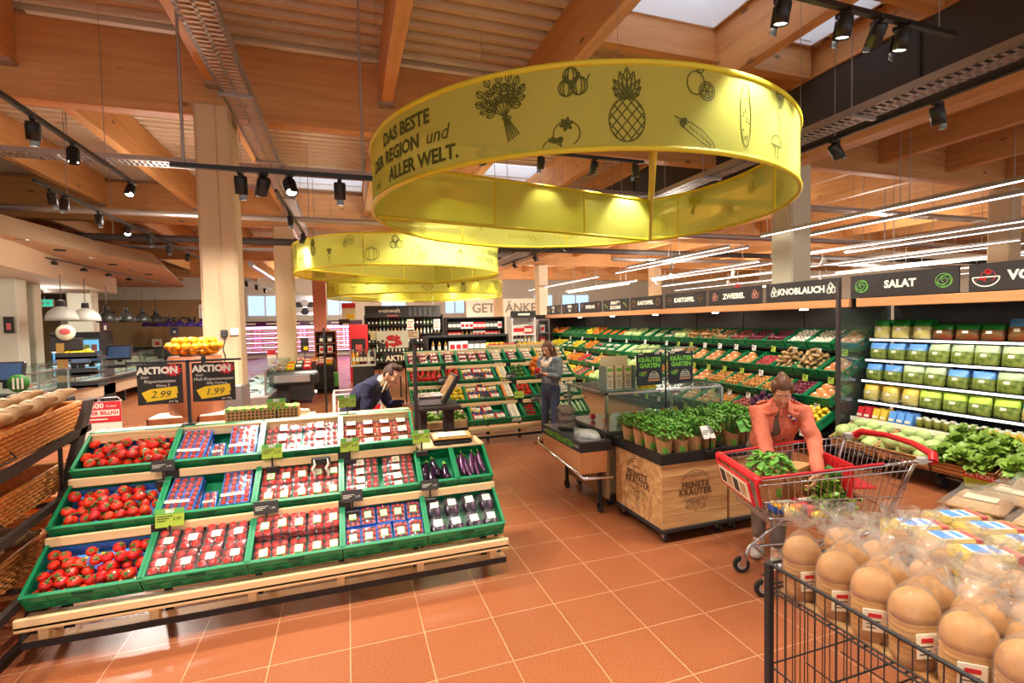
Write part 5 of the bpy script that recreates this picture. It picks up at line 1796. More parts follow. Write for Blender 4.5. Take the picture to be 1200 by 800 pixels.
t = thing('glass_divider', 'glass divider with a dark post between salad cooler and vegetable wall', 'glass divider', (0, 4.91, 0))
MB().box(6.28, 6.33, -.02, .02, .1, 2.42).build('post', 'dark_panel', t)
MB().box(6.33, 7.3, -.004, .004, .5, 2.05).build('pane', 'glass', t)
MB().box(6.28, 7.3, -.015, .015, .1, .14).build('foot', 'dark_panel', t)


def salad_bag(top, body, w=.15, h=.19):
    def b():
        o = thing('salad_bag', 'x', 'salad bag')
        n = 6
        rr = random.Random(top + body)
        rings = []
        for i in range(9):
            f = i / 8
            z = h * f
            dd = .045 * math.sin(PI * min(1, .12 + f * .88)) ** .7 + .003
            ww = w / 2 * (1 if 0 < i < 8 else .96)
            rings.append([(ww * math.cos(2 * PI * j / 14) * (1 + rr.uniform(-.03, .03)), dd * math.sin(2 * PI * j / 14) * (1 + rr.uniform(-.15, .15)), z + rr.uniform(-.002, .002)) for j in range(14)])
        m = MB().loft(rings[:6], 0, True, True)
        m.build('filled_bag', body, o)
        m = MB().loft(rings[5:], 0, True, True)
        m.build('bag_top', top, o)
        m = MB()
        m.box(-w * .12, w * .12, -.052, -.046, h * .4, h * .55)
        m.build('label_print', 'label_white' if top != 'pack_green' else 'white', o)
        return o
    return Kind(b)


SB = {'caesar': salad_bag('pack_green', 'salad_yellow', .15, .2), 'green': salad_bag('pack_green', 'salad_brown', .17, .15), 'blue': salad_bag('pack_blue', 'salad_brown', .17, .2), 'mix': salad_bag('pack_mist', 'salad_mix', .17, .18), 'bluemix': salad_bag('pack_blue', 'salad_mix', .15, .17), 'yellow': salad_bag('pack_yellow', 'salad_yellow', .14, .17), 'lime': salad_bag('tag_lime', 'salad_mix', .17, .17), 'teal': salad_bag('pack_teal', 'salad_yellow', .18, .17)}
SBN = {'caesar': 'green topped bag of pale salad', 'green': 'squat green topped salad bag', 'blue': 'tall blue topped salad bag', 'mix': 'clear bag of mixed leaves', 'bluemix': 'blue topped bag of mixed leaves', 'yellow': 'yellow salad bag', 'lime': 'lime topped bag of leaves', 'teal': 'teal topped salad bag'}
SROW = [['caesar', 'caesar', 'caesar', 'green', 'green', 'green', 'blue', 'blue', 'mix', 'mix', 'mix', 'mix', 'mix', 'mix'], ['bluemix', 'bluemix', 'bluemix', 'mix', 'mix', 'mix', 'mix', 'mix', 'mix', 'mix', 'mix', 'mix'], ['bluemix', 'bluemix', 'mix', 'mix', 'bluemix', 'bluemix', 'mix', 'mix', 'teal', 'mix', 'mix', 'mix'], ['yellow', 'yellow', 'yellow', 'lime', 'lime', 'lime', 'lime', 'teal', 'teal', 'teal', 'teal', 'teal', 'teal']]
for k, rw in enumerate(SROW):
    x, z = SH[k]
    y = CY1 - .12
    for i, kd in enumerate(rw):
        for d in range(2):
            SB[kd].place(T(x + .07 + .11 * d, y + RN.uniform(-.01, .01), z) @ RZ(-PI / 2 + RN.uniform(-.15, .15)) @ RX(-.14) @ SC(1.36, 1.3, 1.24), '%s on the %s shelf of the salad cooler' % (SBN[kd], ('top', 'second', 'third', 'fourth')[k]), '%s bags on cooler shelf %d' % (kd, k + 1))
        y -= .24
        if y < CY0 + .1: break
# small goods on the fifth shelf
GOOD = [('sauce_pack', 'pack_red', 2), ('sauce_pack', 'pack_yellow', 2), ('sauce_pack', 'pack_blue', 3), ('dressing_jar', 'olive', 4), ('dressing_jar', 'wine', 3), ('dressing_jar', 'pack_yellow', 4), ('sprout_tub', 'pack_teal', 3), ('sprout_tub', 'salad_yellow', 4), ('dip_tub', 'white_plastic', 3), ('dip_tub', 'meat', 4), ('dip_tub', 'salad_yellow', 6)]
y = CY1 - .1
for nm, m_, n in GOOD:
    lab = {'sauce_pack': 'folded sauce pack', 'dressing_jar': 'small dressing jar', 'sprout_tub': 'tub of sprouts', 'dip_tub': 'lidded dip tub'}[nm]
    cw = {'pack_red': 'red', 'pack_yellow': 'yellow', 'pack_blue': 'blue', 'olive': 'olive green', 'wine': 'dark red', 'pack_teal': 'teal lidded', 'salad_yellow': 'pale yellow', 'white_plastic': 'white', 'meat': 'pink'}[m_]
    for i in range(n):
        for d in range(2):
            if nm == 'dressing_jar':
                o = MB().lathe([(.028, 0), (.034, .01), (.034, .075), (.024, .09)], 12).build(nm, m_)
                MB().cyl((0, 0, .09), (0, 0, .11), .027, n=12).build('lid', 'label_white', o)
            elif nm == 'sauce_pack':
                o = MB().prism([(-.05, 0), (.05, 0), (.02, .13), (0, .14)], -.04, .04, 'x').build(nm, m_)
                MB().box(-.03, .03, -.055, -.045, .02, .05).build('label', 'label_white', o)
            else:
                o = MB().box(-.045, .045, -.045, .045, 0, .05 + .02 * (nm == 'sprout_tub'), bev=.01).build(nm, m_)
                MB().box(-.048, .048, -.048, .048, .05 + .02 * (nm == 'sprout_tub'), .06 + .02 * (nm == 'sprout_tub')).build('lid', 'white_plastic', o)
            o.matrix_basis = T(6.55 + .11 * d, y, .598) @ RZ(-PI / 2)
            tag(o, '%s %s on the low shelf of the salad cooler' % (cw, lab), {'sauce_pack': 'sauce', 'dressing_jar': 'jar', 'sprout_tub': 'tub', 'dip_tub': 'tub'}[nm], '%s %ss on the low cooler shelf' % (cw, lab))
        y -= .096
    y -= .012
# cabbage and lettuce bins at the cooler foot
for i in range(6):
    y = CY1 - .02 - .6 * i
    M = T(6.1, y, .22) @ RZ(-PI / 2) @ RX(math.radians(22))
    m = MB()
    m.box(0, .58, 0, .6, 0, .012)
    for q in ((0, .58, 0, .012), (0, .58, .588, .6), (0, .012, 0, .6), (.568, .58, 0, .6)): m.box(q[0], q[1], q[2], q[3], 0, .15)
    for k in range(3): m.box(0, .58, -.002, 0, .02 + .05 * k, .03 + .05 * k, 1)
    o = m.build('produce_bin', ['crate_wood', 'bread_dark'])
    o.matrix_basis = M
    tag(o, 'wooden produce bin at the cooler foot filled with %s, %s from the divider' % ('pale cabbages' if i < 2 else 'leafy lettuce', NUM[i]), 'bin')
    if i < 2:
        for j in range(11):
            K['cabbage'].place(M @ T(.1 + .185 * (j % 3) + .06 * (j // 9), .1 + .19 * ((j % 9) // 3), .12 + .1 * (j // 9)) @ RZ(j) @ SC(.95), 'round pale cabbage in the wooden bins at the cooler foot', 'pale cabbages at the cooler foot')


def lettuce():
    o = thing('lettuce_head', 'x', 'lettuce')
    rr = random.Random(5)
    m = MB()
    m.ball((0, 0, .03), (.06, .06, .05), 10, 6)
    for i in range(90):
        a, e = rr.uniform(0, 6.28), rr.uniform(.0, 1.25)
        L_ = rr.uniform(.06, .13)
        m.M = RZ(a) @ RY(-e) @ T(rr.uniform(.0, .05), 0, .02)
        w_ = L_ * .42
        pts = []
        n = 5
        V, F = [], []
        for u in range(n):
            f = u / (n - 1)
            for v in (-1, 0, 1):
                ww = w_ * math.sin(PI * (.12 + .8 * f)) * v
                V.append((L_ * f, ww, .03 * math.sin(f * 2.4) + (rr.uniform(-.022, .022) if v else -.004)))
        for u in range(n - 1):
            for v in range(2): F.append((u * 3 + v, u * 3 + v + 1, u * 3 + v + 4, u * 3 + v + 3))
        m.add(V, F, 0, True)
    m.M = Matrix()
    m.build('leaves', 'veg_lettuce', o)
    return o


K['lettuce'] = Kind(lettuce)
for i in range(2, 6):
    y = CY1 - .02 - .6 * i
    M = T(6.1, y, .22) @ RZ(-PI / 2) @ RX(math.radians(22))
    for j in range(12):
        K['lettuce'].place(M @ T(.1 + .19 * (j % 3) + RN.uniform(-.02, .02), .08 + .15 * (j // 3), .1 + RN.uniform(0, .05)) @ RZ(j * 1.3) @ RX(RN.uniform(-.4, .4)) @ SC(RN.uniform(.95, 1.2)), 'leafy green lettuce head heaped in the wooden bins at the cooler foot', 'lettuce heads at the cooler foot')
t = thing('offer_card', 'red and lime offer card hanging at the lettuce bins', 'price card', (6.07, 3.2, .3))
m = MB(); m.M = RZ(-PI / 2) @ RX(.25)
m.box(-.14, .14, -.004, .004, -.16, -.04)
m.build('card', 'tag_lime', t)
m = MB(); m.M = RZ(-PI / 2) @ RX(.25)
m.box(-.14, .14, -.004, .004, -.04, .04)
m.build('header', 'red', t)
m = MB(); m.M = RZ(-PI / 2) @ RX(.25)
put_text(m, 'AKTION', T(0, -.006, 0) @ RX(PI / 2), .065, bold=.002)
put_text(m, '0.99', T(.03, -.006, -.1) @ RX(PI / 2), .06)
m.build('print', 'white', t)
for i, y in enumerate((4.0, 4.5)):
    t = thing('offer_card', 'dark price card hanging at the %s bins' % ('lettuce side cabbage' if i == 0 else 'cabbage'), 'price card', (6.07, y, .3))
    m = MB(); m.M = RZ(-PI / 2) @ RX(.25)
    m.box(-.11, .11, -.004, .004, -.14, -.04)
    m.build('card', 'tag_dark', t)
    m = MB(); m.M = RZ(-PI / 2) @ RX(.25)
    put_text(m, '1.29', T(.03, -.006, -.09) @ RX(PI / 2), .06)
    m.build('print', 'white', t)
for i in range(3):
    o = MB().ball((0, 0, 0), (.12, .1, .09), 12, 8, 0, lumpy).build('salad_bag', 'veg_redcabbage')
    o.matrix_basis = T(6.15 + .12 * (i % 2), 2.72 - .2 * i, .5)
    tag(o, 'clear bag of purple salad lying at the front of the lettuce bins', 'salad bag', 'purple salad bags')
    MB().ball((0, 0, .0), (.13, .11, .1), 12, 8, 0, lumpy).build('wrap', 'bag_film', o)
# ------------------------------------------------------------------ bread cage
CX0, CX1, CYa, CYb = 1.87, 3.05, .3, 1.8
t = thing('wire_bread_bin', 'black wire bin full of bagged bread loaves', 'wire bin', (0, 0, 0))
for x, y in ((CX0, CYb), (CX1, CYb), (CX0, CYa), (CX1, CYa)):
    MB().box(x - .016, x + .016, y - .016, y + .016, 0, .8, bev=.003).build('post', 'black_matte', t)
m = MB()
for q in (((CX0, CYa), (CX0, CYb)), ((CX0, CYb), (CX1, CYb)), ((CX1, CYa), (CX1, CYb)), ((CX0, CYa), (CX1, CYa))):
    for z, r in ((.795, .008), (.69, .004), (.67, .004), (.3, .004), (.1, .005)):
        m.cyl((*q[0], z), (*q[1], z), r, n=6)
m.build('rail', 'black_matte', t)
for nm, (a, b) in (('side_panel', ((CX0, CYa), (CX0, CYb))), ('rear_panel', ((CX0, CYb), (CX1, CYb)))):
    m = MB()
    n = int((Vector(b) - Vector(a)).length / .048)
    for i in range(1, n):
        p = Vector(a).lerp(Vector(b), i / n)
        m.cyl((p.x, p.y, .1), (p.x, p.y, .795), .0026, n=5)
    m.build(nm, 'black_matte', t)
for z in (.67, .25):
    m = MB()
    for i in range(1, 10 if z > .5 else 6):
        y = CYa + (CYb - CYa) * i / (10 if z > .5 else 6)
        m.cyl((CX0, y, z), (CX1, y, z), .0035, n=5)
    for i in range(1, 8 if z > .5 else 5):
        x = CX0 + (CX1 - CX0) * i / (8 if z > .5 else 5)
        m.cyl((x, CYa, z), (x, CYb, z), .0035, n=5)
    m.build('wire_shelf', 'black_matte', t)
tag(MB().box(CX0 + .03, CX1 - .02, CYa + .03, CYb - .03, .674, .682).build('shelf_liner', 'flatbread'), 'brown card liner under the bagged loaves', 'liner')


def bag_loaf():
    rr = random.Random(3)
    o = thing('bagged_loaf', 'x', 'bread')
    w, d, h = .078, .062, .235

    def sec(z, k, n=18, jit=0):
        out = []
        for j in range(n):
            a = 2 * PI * j / n
            c, s = math.cos(a), math.sin(a)
            e = .72
            out.append((w * k * math.copysign(abs(c) ** e, c) * (1 + rr.uniform(-jit, jit)), d * k * math.copysign(abs(s) ** e, s) * (1 + rr.uniform(-jit, jit)), z))
        return out
    rings = [sec(0, .9), sec(.01, .97)]
    for i in range(1, 8):
        z = .01 + i * .018
        rings += [sec(z, 1.0), sec(z + .007, .995), sec(z + .011, .955)]
    for f, k in ((.148, 1.02), (.17, 1.0), (.192, .93), (.212, .79), (.228, .58), (.238, .33), (.242, .1)): rings.append(sec(f, k))
    MB().loft(rings).build('loaf', 'loaf', o)
    m = MB()
    rings = [sec(-.001, .96), sec(.02, 1.06, jit=.02), sec(.08, 1.08, jit=.03), sec(.14, 1.08, jit=.03), sec(.18, 1.04, jit=.03), sec(.215, .86, jit=.05), sec(.24, .62, jit=.08), sec(.258, .34, jit=.14), sec(.272, .17, jit=.1), sec(.285, .38, jit=.4), sec(.31, .7, jit=.5), sec(.335, .85, jit=.5), sec(.36, .9, jit=.6)]
    m.loft(rings, 0, True, False)
    m.build('clear_bag', 'bag_film', o)
    m = MB()
    m.M = T(-.01, -d * 1.1, .075) @ RZ(.1)
    m.box(-.04, .04, -.003, 0, -.03, .05, bev=.001)
    b = m.build('label', 'cream', o)
    m = MB()
    m.M = T(-.01, -d * 1.1 - .0035, .075) @ RZ(.1)
    m.box(-.022, .022, -.001, 0, .022, .036)
    m.build('label_band', 'red_ad', b)
    m = MB()
    m.M = T(-.01, -d * 1.1 - .0035, .075) @ RZ(.1)
    for k in range(3): m.box(-.028, .02 - .008 * k, -.001, 0, .008 - .012 * k, .011 - .012 * k)
    m.build('label_print', 'ink', b)
    return o


BL = Kind(bag_loaf)
k = 0
for i in range(7):
    for j in range(9):
        x, y = 1.965 + .15 * i, 1.69 - .158 * j + .05 * (i % 2)
        if y < .38 or (x > 2.5 and y > 1.15) or y > 1.72: continue
        if x > 2.75 and y > .9: continue
        if i < 2:
            M = T(x + RN.uniform(-.01, .01), y, .684) @ RZ(-.75 + RN.uniform(-.5, .5)) @ RX(RN.uniform(-.06, .06)) @ SC(1.0, 1.0, 1.12)
        else:
            M = T(x + RN.uniform(-.02, .02), y, .70 + .03 * (i % 2)) @ RZ(RN.uniform(-1.6, .4)) @ RX(RN.uniform(-.4, .25)) @ RY(RN.uniform(-.25, .25)) @ SC(.98)
        BL.place(M, 'pale loaf in a clear knotted bag, standing along the wire side of the bread bin' if i < 1 else 'pale loaf in a clear knotted bag, heaped in the middle of the bread bin', 'bagged loaves along the wire side' if i < 1 else 'bagged loaves in the middle of the bin')
        k += 1


def toast_pack():
    o = thing('toast_pack', 'x', 'bread')
    m = MB()
    n = 14
    prof = [(-.06, 0), (.06, 0), (.06, .085), (.045, .11), (.02, .1), (-.02, .1), (-.045, .11), (-.06, .085)]
    m.loft([[(x * k, y, z * k + .004) for x, z in prof] for y, k in ((-.15, .8), (-.145, 1), (.13, 1), (.15, .8), (.17, .35), (.2, .5))], 0, False)
    m.build('toast', 'pack_yellow', o)
    m = MB()
    m.box(-.05, .05, -.08, .07, .106, .113, bev=.003)
    b = m.build('label', 'label_white', o)
    m = MB()
    m.box(-.045, .045, -.07, -.01, .113, .115)
    m.box(-.035, .035, .015, .045, .113, .1145)
    m.build('label_print', 'liner_blue', b)
    m = MB()
    m.box(-.063, .063, .08, .11, .02, .113, bev=.002)
    m.build('red_band', 'meat', o)
    m = MB()
    m.loft([[(x * k * 1.06, y, z * k * 1.07 + .002) for x, z in prof] for y, k in ((-.155, .85), (-.145, 1), (.13, 1), (.16, .8), (.18, .4), (.215, .6))], 0, True, False)
    m.build('clear_bag', 'bag_film', o)
    return o


TP = Kind(toast_pack)
t = thing('toast_bin', 'black bin carrying the yellow toast packs behind the loaves', 'bin', (0, 0, 0))
MB().box(2.45, 3.02, 1.22, 1.76, .683, .73, bev=.01).build('raised_tray', 'black_matte', t)
for i in range(4):
    for j in range(3):
        TP.place(T(2.6 + .3 * (i % 2) + .02 * j, 1.34 + .15 * j, .735 + .1 * (i // 2)) @ RZ(-PI / 2 - .35 + RN.uniform(-.1, .1)) @ SC(.95), 'yellow and blue toast pack behind the bagged loaves', 'yellow toast packs behind the loaves')
TP.place(T(2.62, .98, .95) @ RZ(.9) @ RX(.5) @ SC(1), 'yellow toast pack sunk among the bagged loaves')
o = MB().ball((2.36, .78, .98), (.13, .09, .06), 14, 8, 0, lumpy).build('red_bread_pack', 'red')
tag(o, 'red bread pack among the loaves at the near corner of the bin', 'bread')
MB().box(2.3, 2.42, .68, .72, .97, 1.03, bev=.01).build('blue_label', 'violet', o)
# flat bread table
t = thing('flatbread_table', 'low black table carrying the flat bread packs beside the toast', 'table', (0, 0, 0))
MB().box(3.12, 4.75, 1.25, 1.95, .70, .75, bev=.008).build('table_top', 'black_matte', t)
for x in (3.16, 4.7):
    for y in (1.29, 1.9): MB().box(x - .02, x + .02, y - .02, y + .02, 0, .7).build('leg', 'black_matte', t)


def flat_pack():
    o = thing('flatbread_pack', 'x', 'bread')
    m = MB()
    m.box(-.12, .12, -.17, .17, 0, .045, bev=.018)
    for k in range(3): m.box(-.1, .1, -.14 + .1 * k, -.06 + .1 * k, .04, .052, bev=.006)
    m.build('flatbread', 'flatbread', o)
    MB().box(-.07, .07, -.06, .05, .053, .056).build('label', 'cream', o)
    m = MB()
    rr = random.Random(2)
    m.loft([[(x * k + rr.uniform(-.006, .006), y, z + rr.uniform(-.003, .003)) for x, z in ((-.135, 0), (.135, 0), (.135, .05), (.06, .062), (-.06, .06), (-.135, .05))] for y, k in ((-.26, 1.0), (-.2, .95), (-.17, 1), (.17, 1), (.2, .95), (.25, 1.02))], 0, True, False)
    m.build('clear_bag', 'bag_film', o)
    return o


FP = Kind(flat_pack)
for i in range(5):
    for j in range(2):
        for k in range(3):
            FP.place(T(3.3 + .28 * i + .02 * k, 1.45 + .3 * j, .752 + .062 * k) @ RZ(PI / 2 + RN.uniform(-.15, .15) + .3), 'brown flat bread pack stacked on the low black table', 'brown flat bread packs')

# ------------------------------------------------------------------ bread rack at the side
t = thing('bread_rack', 'dark metal rack holding wicker bread baskets beside the tomato stand', 'bread rack', (0, 0, 0))
for x in (-1.985, -3.2):
    m = MB()
    m.prism([(3.78, 0), (3.92, 0), (4.86, 1.42), (4.76, 1.42)], x - .02, x + .02, 'x')
    m.build('leaning_post', 'dark_wall', t)
    MB().box(x - .02, x + .02, 3.2, 4.4, 0, .05).build('foot', 'black', t)
    for (ya, yb, za, zb) in ((3.1, 4.78, 1.08, 1.23), (3.1, 4.5, .70, .80), (3.1, 4.25, .26, .36)):
        MB().prism([(ya, za - .05), (yb, zb - .05), (yb, zb), (ya, za)], x - .02, x + .02, 'x').build('support_arm', 'dark_wall', t)
    MB().box(x - .01, x + .01, 4.35, 4.37, .8, 1.2).build('tie_rod', 'black', t)
for y, z in ((4.5, 1.16), (4.3, .76), (4.0, .3)): MB().box(-3.2, -1.98, y, y + .03, z - .03, z).build('cross_bar', 'dark_wall', t)


def basket(L_, W, h, lab, M):
    o = thing('wicker_basket', lab, 'basket')
    m = MB()
    n = 5

    def ring(k, z): return [(-W / 2 * k, -L_ / 2 * k, z), (W / 2 * k, -L_ / 2 * k, z), (W / 2 * k, L_ / 2 * k, z), (-W / 2 * k, L_ / 2 * k, z)]
    m.loft([ring(.94, 0), ring(.97, h * .5), ring(1, h), ring(.98, h), ring(.95, h * .5), ring(.92, .012)], 0, False, True)
    # woven strands
    st = int(h / .026)
    for i in range(st):
        z = (i + .5) * h / st
        k = .94 + .06 * z / h
        for (a, b) in (((-W / 2 * k, -L_ / 2 * k), (W / 2 * k, -L_ / 2 * k)), ((W / 2 * k, -L_ / 2 * k), (W / 2 * k, L_ / 2 * k))):
            A, B = Vector(a), Vector(b)
            nn = max(6, int((B - A).length / .03))
            d = (B - A).normalized()
            q = Vector((d.y, -d.x))
            P = [(*(A.lerp(B, s / nn) + q * (.004 + .009 * (1 if (s + i) % 2 else -1))), z) for s in range(nn + 1)]
            m.path(P, .012, 5)
    m.build('woven_body', 'wicker', o)
    P = ring(1.0, h)
    m = MB().path([P[0], P[1], P[2], P[3]], .016, 8, closed=True)
    m.build('rim', 'wicker', o)
    m = MB()
    x = W / 2 + .02
    m.path([(x - .01, -L_ * .3, h * .4), (x + .02, -L_ * .3, h * .2), (x + .02, -L_ * .3 + .16, h * .2), (x - .01, -L_ * .3 + .16, h * .4)], .005, 6)
    m.build('wire_handle', 'black', o)
    o.matrix_basis = M
    return o


B1 = T(-2.29, 4.08, 1.17) @ RX(.07)
B2 = T(-2.33, 3.98, .76) @ RX(.05)
B3 = T(-2.36, 3.84, .32) @ RX(.06)
basket(1.3, .56, .2, 'upper wicker basket of flour dusted loaves', B1)
basket(1.2, .54, .19, 'middle wicker basket of dark baguettes', B2)
basket(1.1, .52, .19, 'lower wicker basket of seeded loaves', B3)
t = basket(.42, .4, .62, 'tall wicker bin standing on the floor behind the lower basket', T(-2.36, 4.75, .0))


def loaf_kind(name, L_, r, m, twist=False):
    def b():
        rr = random.Random(name)
        P, ra = [], []
        n = 14
        for i in range(n + 1):
            f = i / n
            P.append((0, -L_ / 2 + L_ * f, .012 * math.sin(f * 9) if twist else 0))
            ra.append(r * (max(.12, math.sin(PI * f)) ** .45) * (1 + (.1 * math.sin(f * 22) if twist else .03 * rr.uniform(-1, 1))))
        mb = MB().path(P, ra, 12, flat=.75)
        o = mb.build(name, m)
        o['category'] = 'bread'
        c = MB()
        for i in range(4):
            f = .2 + .18 * i
            y = -L_ / 2 + L_ * f
            c.path([(-r * .5, y - .02, r * .6), (0, y + .005, r * .79), (r * .5, y + .03, r * .6)], [.002, .006, .002], 5)
        c.build('crust_crease', 'cream' if m != 'bread_dark' else 'bread_seed', o)
        return o
    return Kind(b)


LK = {'dust': loaf_kind('twisted_loaf', .44, .062, 'bread_dusty', True), 'dark': loaf_kind('dark_baguette', .62, .042, 'bread_dark'), 'seed': loaf_kind('seeded_loaf', .3, .066, 'bread_seed')}
for i in range(16):
    LK['dust'].place(B1 @ T(-.15 + .105 * (i % 4), -.4 + .28 * (i // 4) + .03 * (i % 2), .2 + .06 * (i % 2)) @ RZ(-.5 + RN.uniform(-.15, .15)) @ RX(.12), 'flour dusted twisted loaf in the upper wicker basket', 'flour dusted loaves in the upper basket')
for i in range(8):
    LK['dark'].place(B2 @ T(-.17 + .11 * (i % 4), -.22 + .42 * (i // 4), .21 + .06 * (i % 2)) @ RZ(-.3 + RN.uniform(-.12, .12)) @ RX(.1), 'dark baguette in the middle wicker basket', 'dark baguettes in the middle basket')
for i in range(9):
    LK['seed'].place(B3 @ T(-.15 + .15 * (i % 3), -.36 + .36 * (i // 3), .21 + .05 * (i % 2)) @ RZ(-.8 + RN.uniform(-.5, .3)), 'seeded brown loaf in the lower wicker basket', 'seeded loaves in the lower basket')

# ------------------------------------------------------------------ signs over the tomato stand
t = thing('offer_sign_stand', 'black pole with a cross bar holding two handwritten offer boards', 'sign stand', (-1.25, 4.66, 1.185))
MB().box(-.012, .012, -.008, .008, 0, .53).box(-.05, .05, -.05, .05, 0, .012).build('pole', 'black', t)
MB().box(-.42, .39, -.008, .008, .515, .532).build('cross_bar', 'black', t)
MB().box(.1, .13, -.012, .012, .5, .56).build('clamp', 'black', t)
for i, (x, price, l1, l2) in enumerate(((-.19, '2.99', 'Rispentomaten', 'Klasse 2'), (.19, '1.99', 'Midi-Rispentomaten', '500g Packung'))):
    t = thing('offer_board', 'black offer board with yellow brush stroke, %s' % ('nearer the loose vine tomatoes' if i == 0 else 'nearer the concrete column'), 'sign', (-1.25 + x, 4.64, 1.69))
    MB().box(-.155, .155, -.006, .006, -.32, 0, bev=.002).build('board', 'board', t)
    M = T(0, -.0075, 0) @ RX(PI / 2)
    m = MB()
    mf = lambda u, v: (M @ Vector((u, v, 0)))[:]
    a, b = [], []
    for k in range(24):
        an = 2 * PI * k / 24
        r_ = .055 if k % 2 else .035
        a.append(mf(.095 + 1.25 * r_ * math.cos(an), -.05 + r_ * math.sin(an)))
    m.add(a, [tuple(range(24))], 0)
    m.M = T(0, -.001, 0)
    put_text(m, 'AKTION', M @ T(-.012, -.05, 0), .074, 1, bold=.004)
    put_text(m, 'Steir.', M @ T(-.1, -.1, 0), .03, 1, shear=.2)
    put_text(m, l1, M @ T(-.0, -.135, 0), .036, 1, shear=.2)
    put_text(m, l2, M @ T(.02, -.17, 0), .028, 1, shear=.2)
    m.M = Matrix()
    ribbon(m, [(-.1, -.255), (-.05, -.25), (.05, -.24), (.11, -.23)], .085, mf, 2)
    m.M = T(0, -.0006, 0)
    ribbon(m, [(-.115, -.25), (-.06, -.225), (.06, -.215), (.12, -.21)], .06, mf, 2)
    m.M = T(0, -.0016, 0)
    put_text(m, price, M @ T(0, -.243, 0), .08, 3, shear=.3)
    put_text(m, 'per kg' if i == 0 else 'per Pkg', M @ T(.09, -.3, 0), .024, 1)
    m.M = Matrix()
    m.build('chalk_lettering', ['red', 'label_white', 'yellow_ad', 'ink'], t)
t = thing('perforated_box', 'green trimmed cardboard box with a lattice side, on the top plank', 'box', (-.98, S1Y + .95, 1.19))
MB().box(0, .56, 0, .16, 0, .1).build('box', 'kraft', t)
m = MB()
for i in range(18):
    for j in range(3): m.box(.02 + .03 * i, .038 + .03 * i, -.002, 0, .012 + .026 * j, .028 + .026 * j)
m.build('lattice', 'bread_dark', t)
m = MB()
for i in range(9): m.box(.0 + .064 * i, .034 + .064 * i, -.003, .163, .085, .105)
m.build('green_trim', 'leaf', t)
for i in range(7): K['mushroom'].place(T(-.55 + .045 * (i % 5), S1Y + 1.12 + .03 * (i % 2), 1.215 + .04 * (i // 5)) @ SC(1.0), 'pale mushroom at the end of the lattice sided box', 'mushrooms beside the lattice sided box')
tag(MB().box(-.58, -.3, S1Y + 1.08, S1Y + 1.2, 1.14, 1.19).box(-.56, -.54, S1Y + 1.1, S1Y + 1.18, 0, 1.14).box(-.34, -.32, S1Y + 1.1, S1Y + 1.18, 0, 1.14).build('side_ledge', 'pale_wood'), 'small wooden ledge behind the lattice sided box', 'ledge')

# ------------------------------------------------------------------ shopping cart
CM = T(2.68, 2.86, 0) @ RZ(math.atan2(-.33, .945))
t = thing('shopping_cart', 'chrome wire shopping cart with red rim and red handle', 'shopping cart')
t.matrix_basis = CM


def hw(x): return .32 + .04 * x
def zt(x): return .88 + .12 * x
def zb(x): return .56 - .05 * x


L0, L1 = 0, 1.0
P = lambda x, s, z: (x, s * hw(x), z)
MB().path([P(0, -1, zt(0)), P(L1, -1, zt(L1)), P(L1, 1, zt(L1)), P(0, 1, zt(0))], .008, 8, closed=True).build('rim', 'chrome', t)
for s, nm in ((-1, 'side_panel'), (1, 'side_panel')):
    m = MB()
    n = 22
    for i in range(1, n):
        x = i / n
        xb = .1 + .78 * i / n
        m.cyl(P(x, s, zt(x)), (xb, s * hw(xb) * .82, zb(xb)), .0026, n=5)
    for f in (.12, .5, .86):
        m.cyl((.1 * f, s * hw(0) * (1 - .18 * f), zt(0) + (zb(.1) - zt(0)) * f), (1 - .12 * f, s * hw(1) * (1 - .18 * f), zt(1) + (zb(.88) - zt(1)) * f), .005, n=6)
    m.build(nm, 'chrome', t)
    MB().path([P(.02, s, zt(0) + .012), P(.8, s, zt(.8) + .012)], .009, 8).build('red_edge', 'red', t)
m = MB()
for i in range(15):
    y = -1 + 2 * i / 14
    m.cyl((0, y * hw(0), zt(0)), (.1, y * hw(.1) * .82, zb(.1)), .0024, n=5)
for f in (.3, .6, .9): m.cyl((.1 * f, -hw(0) * (1 - .18 * f), zt(0) + (zb(.1) - zt(0)) * f), (.1 * f, hw(0) * (1 - .18 * f), zt(0) + (zb(.1) - zt(0)) * f), .004, n=6)
m.build('front_panel', 'chrome', t)
m = MB()
for i in range(13):
    y = -1 + 2 * i / 12
    m.cyl((.1, y * hw(.1) * .82, zb(.1)), (.88, y * hw(.88) * .82, zb(.88)), .0026, n=5)
for i in range(9):
    x = .1 + .78 * i / 8
    m.cyl((x, -hw(x) * .82, zb(x)), (x, hw(x) * .82, zb(x)), .004, n=6)
m.build('basket_floor', 'chrome', t)
m = MB()
for i in range(15):
    y = -1 + 2 * i / 14
    m.cyl((1.0, y * hw(1), zt(1)), (.88, y * hw(.88) * .82, zb(.88)), .0026, n=5)
for f in (.05, .4, .75): m.cyl((1 - .12 * f, -hw(1) * (1 - .18 * f), zt(1) + (zb(.88) - zt(1)) * f), (1 - .12 * f, hw(1) * (1 - .18 * f), zt(1) + (zb(.88) - zt(1)) * f), .005, n=6)
m.build('rear_gate', 'chrome', t)
m = MB()
for s in (-1, 1): m.path([(.0, s * hw(0) + s * .006, zt(0) + .01), (-.02, s * hw(0), zt(0) - .02), (.02, s * hw(0) * .95, zt(0) - .18)], .02, 8, flat=.6)
m.box(-.035, .02, -hw(0) - .015, hw(0) + .015, zt(0) - .025, zt(0) + .025, bev=.015)
m.build('front_bumper', 'red', t)
m = MB()
m.M = T(-.025, 0, zt(0) - .11) @ RY(-.25)
m.box(-.006, .004, -.27, .27, -.09, .08)
c = m.build('picture_frame', 'red', t)
m = MB()
m.M = T(-.025, 0, zt(0) - .11) @ RY(-.25)
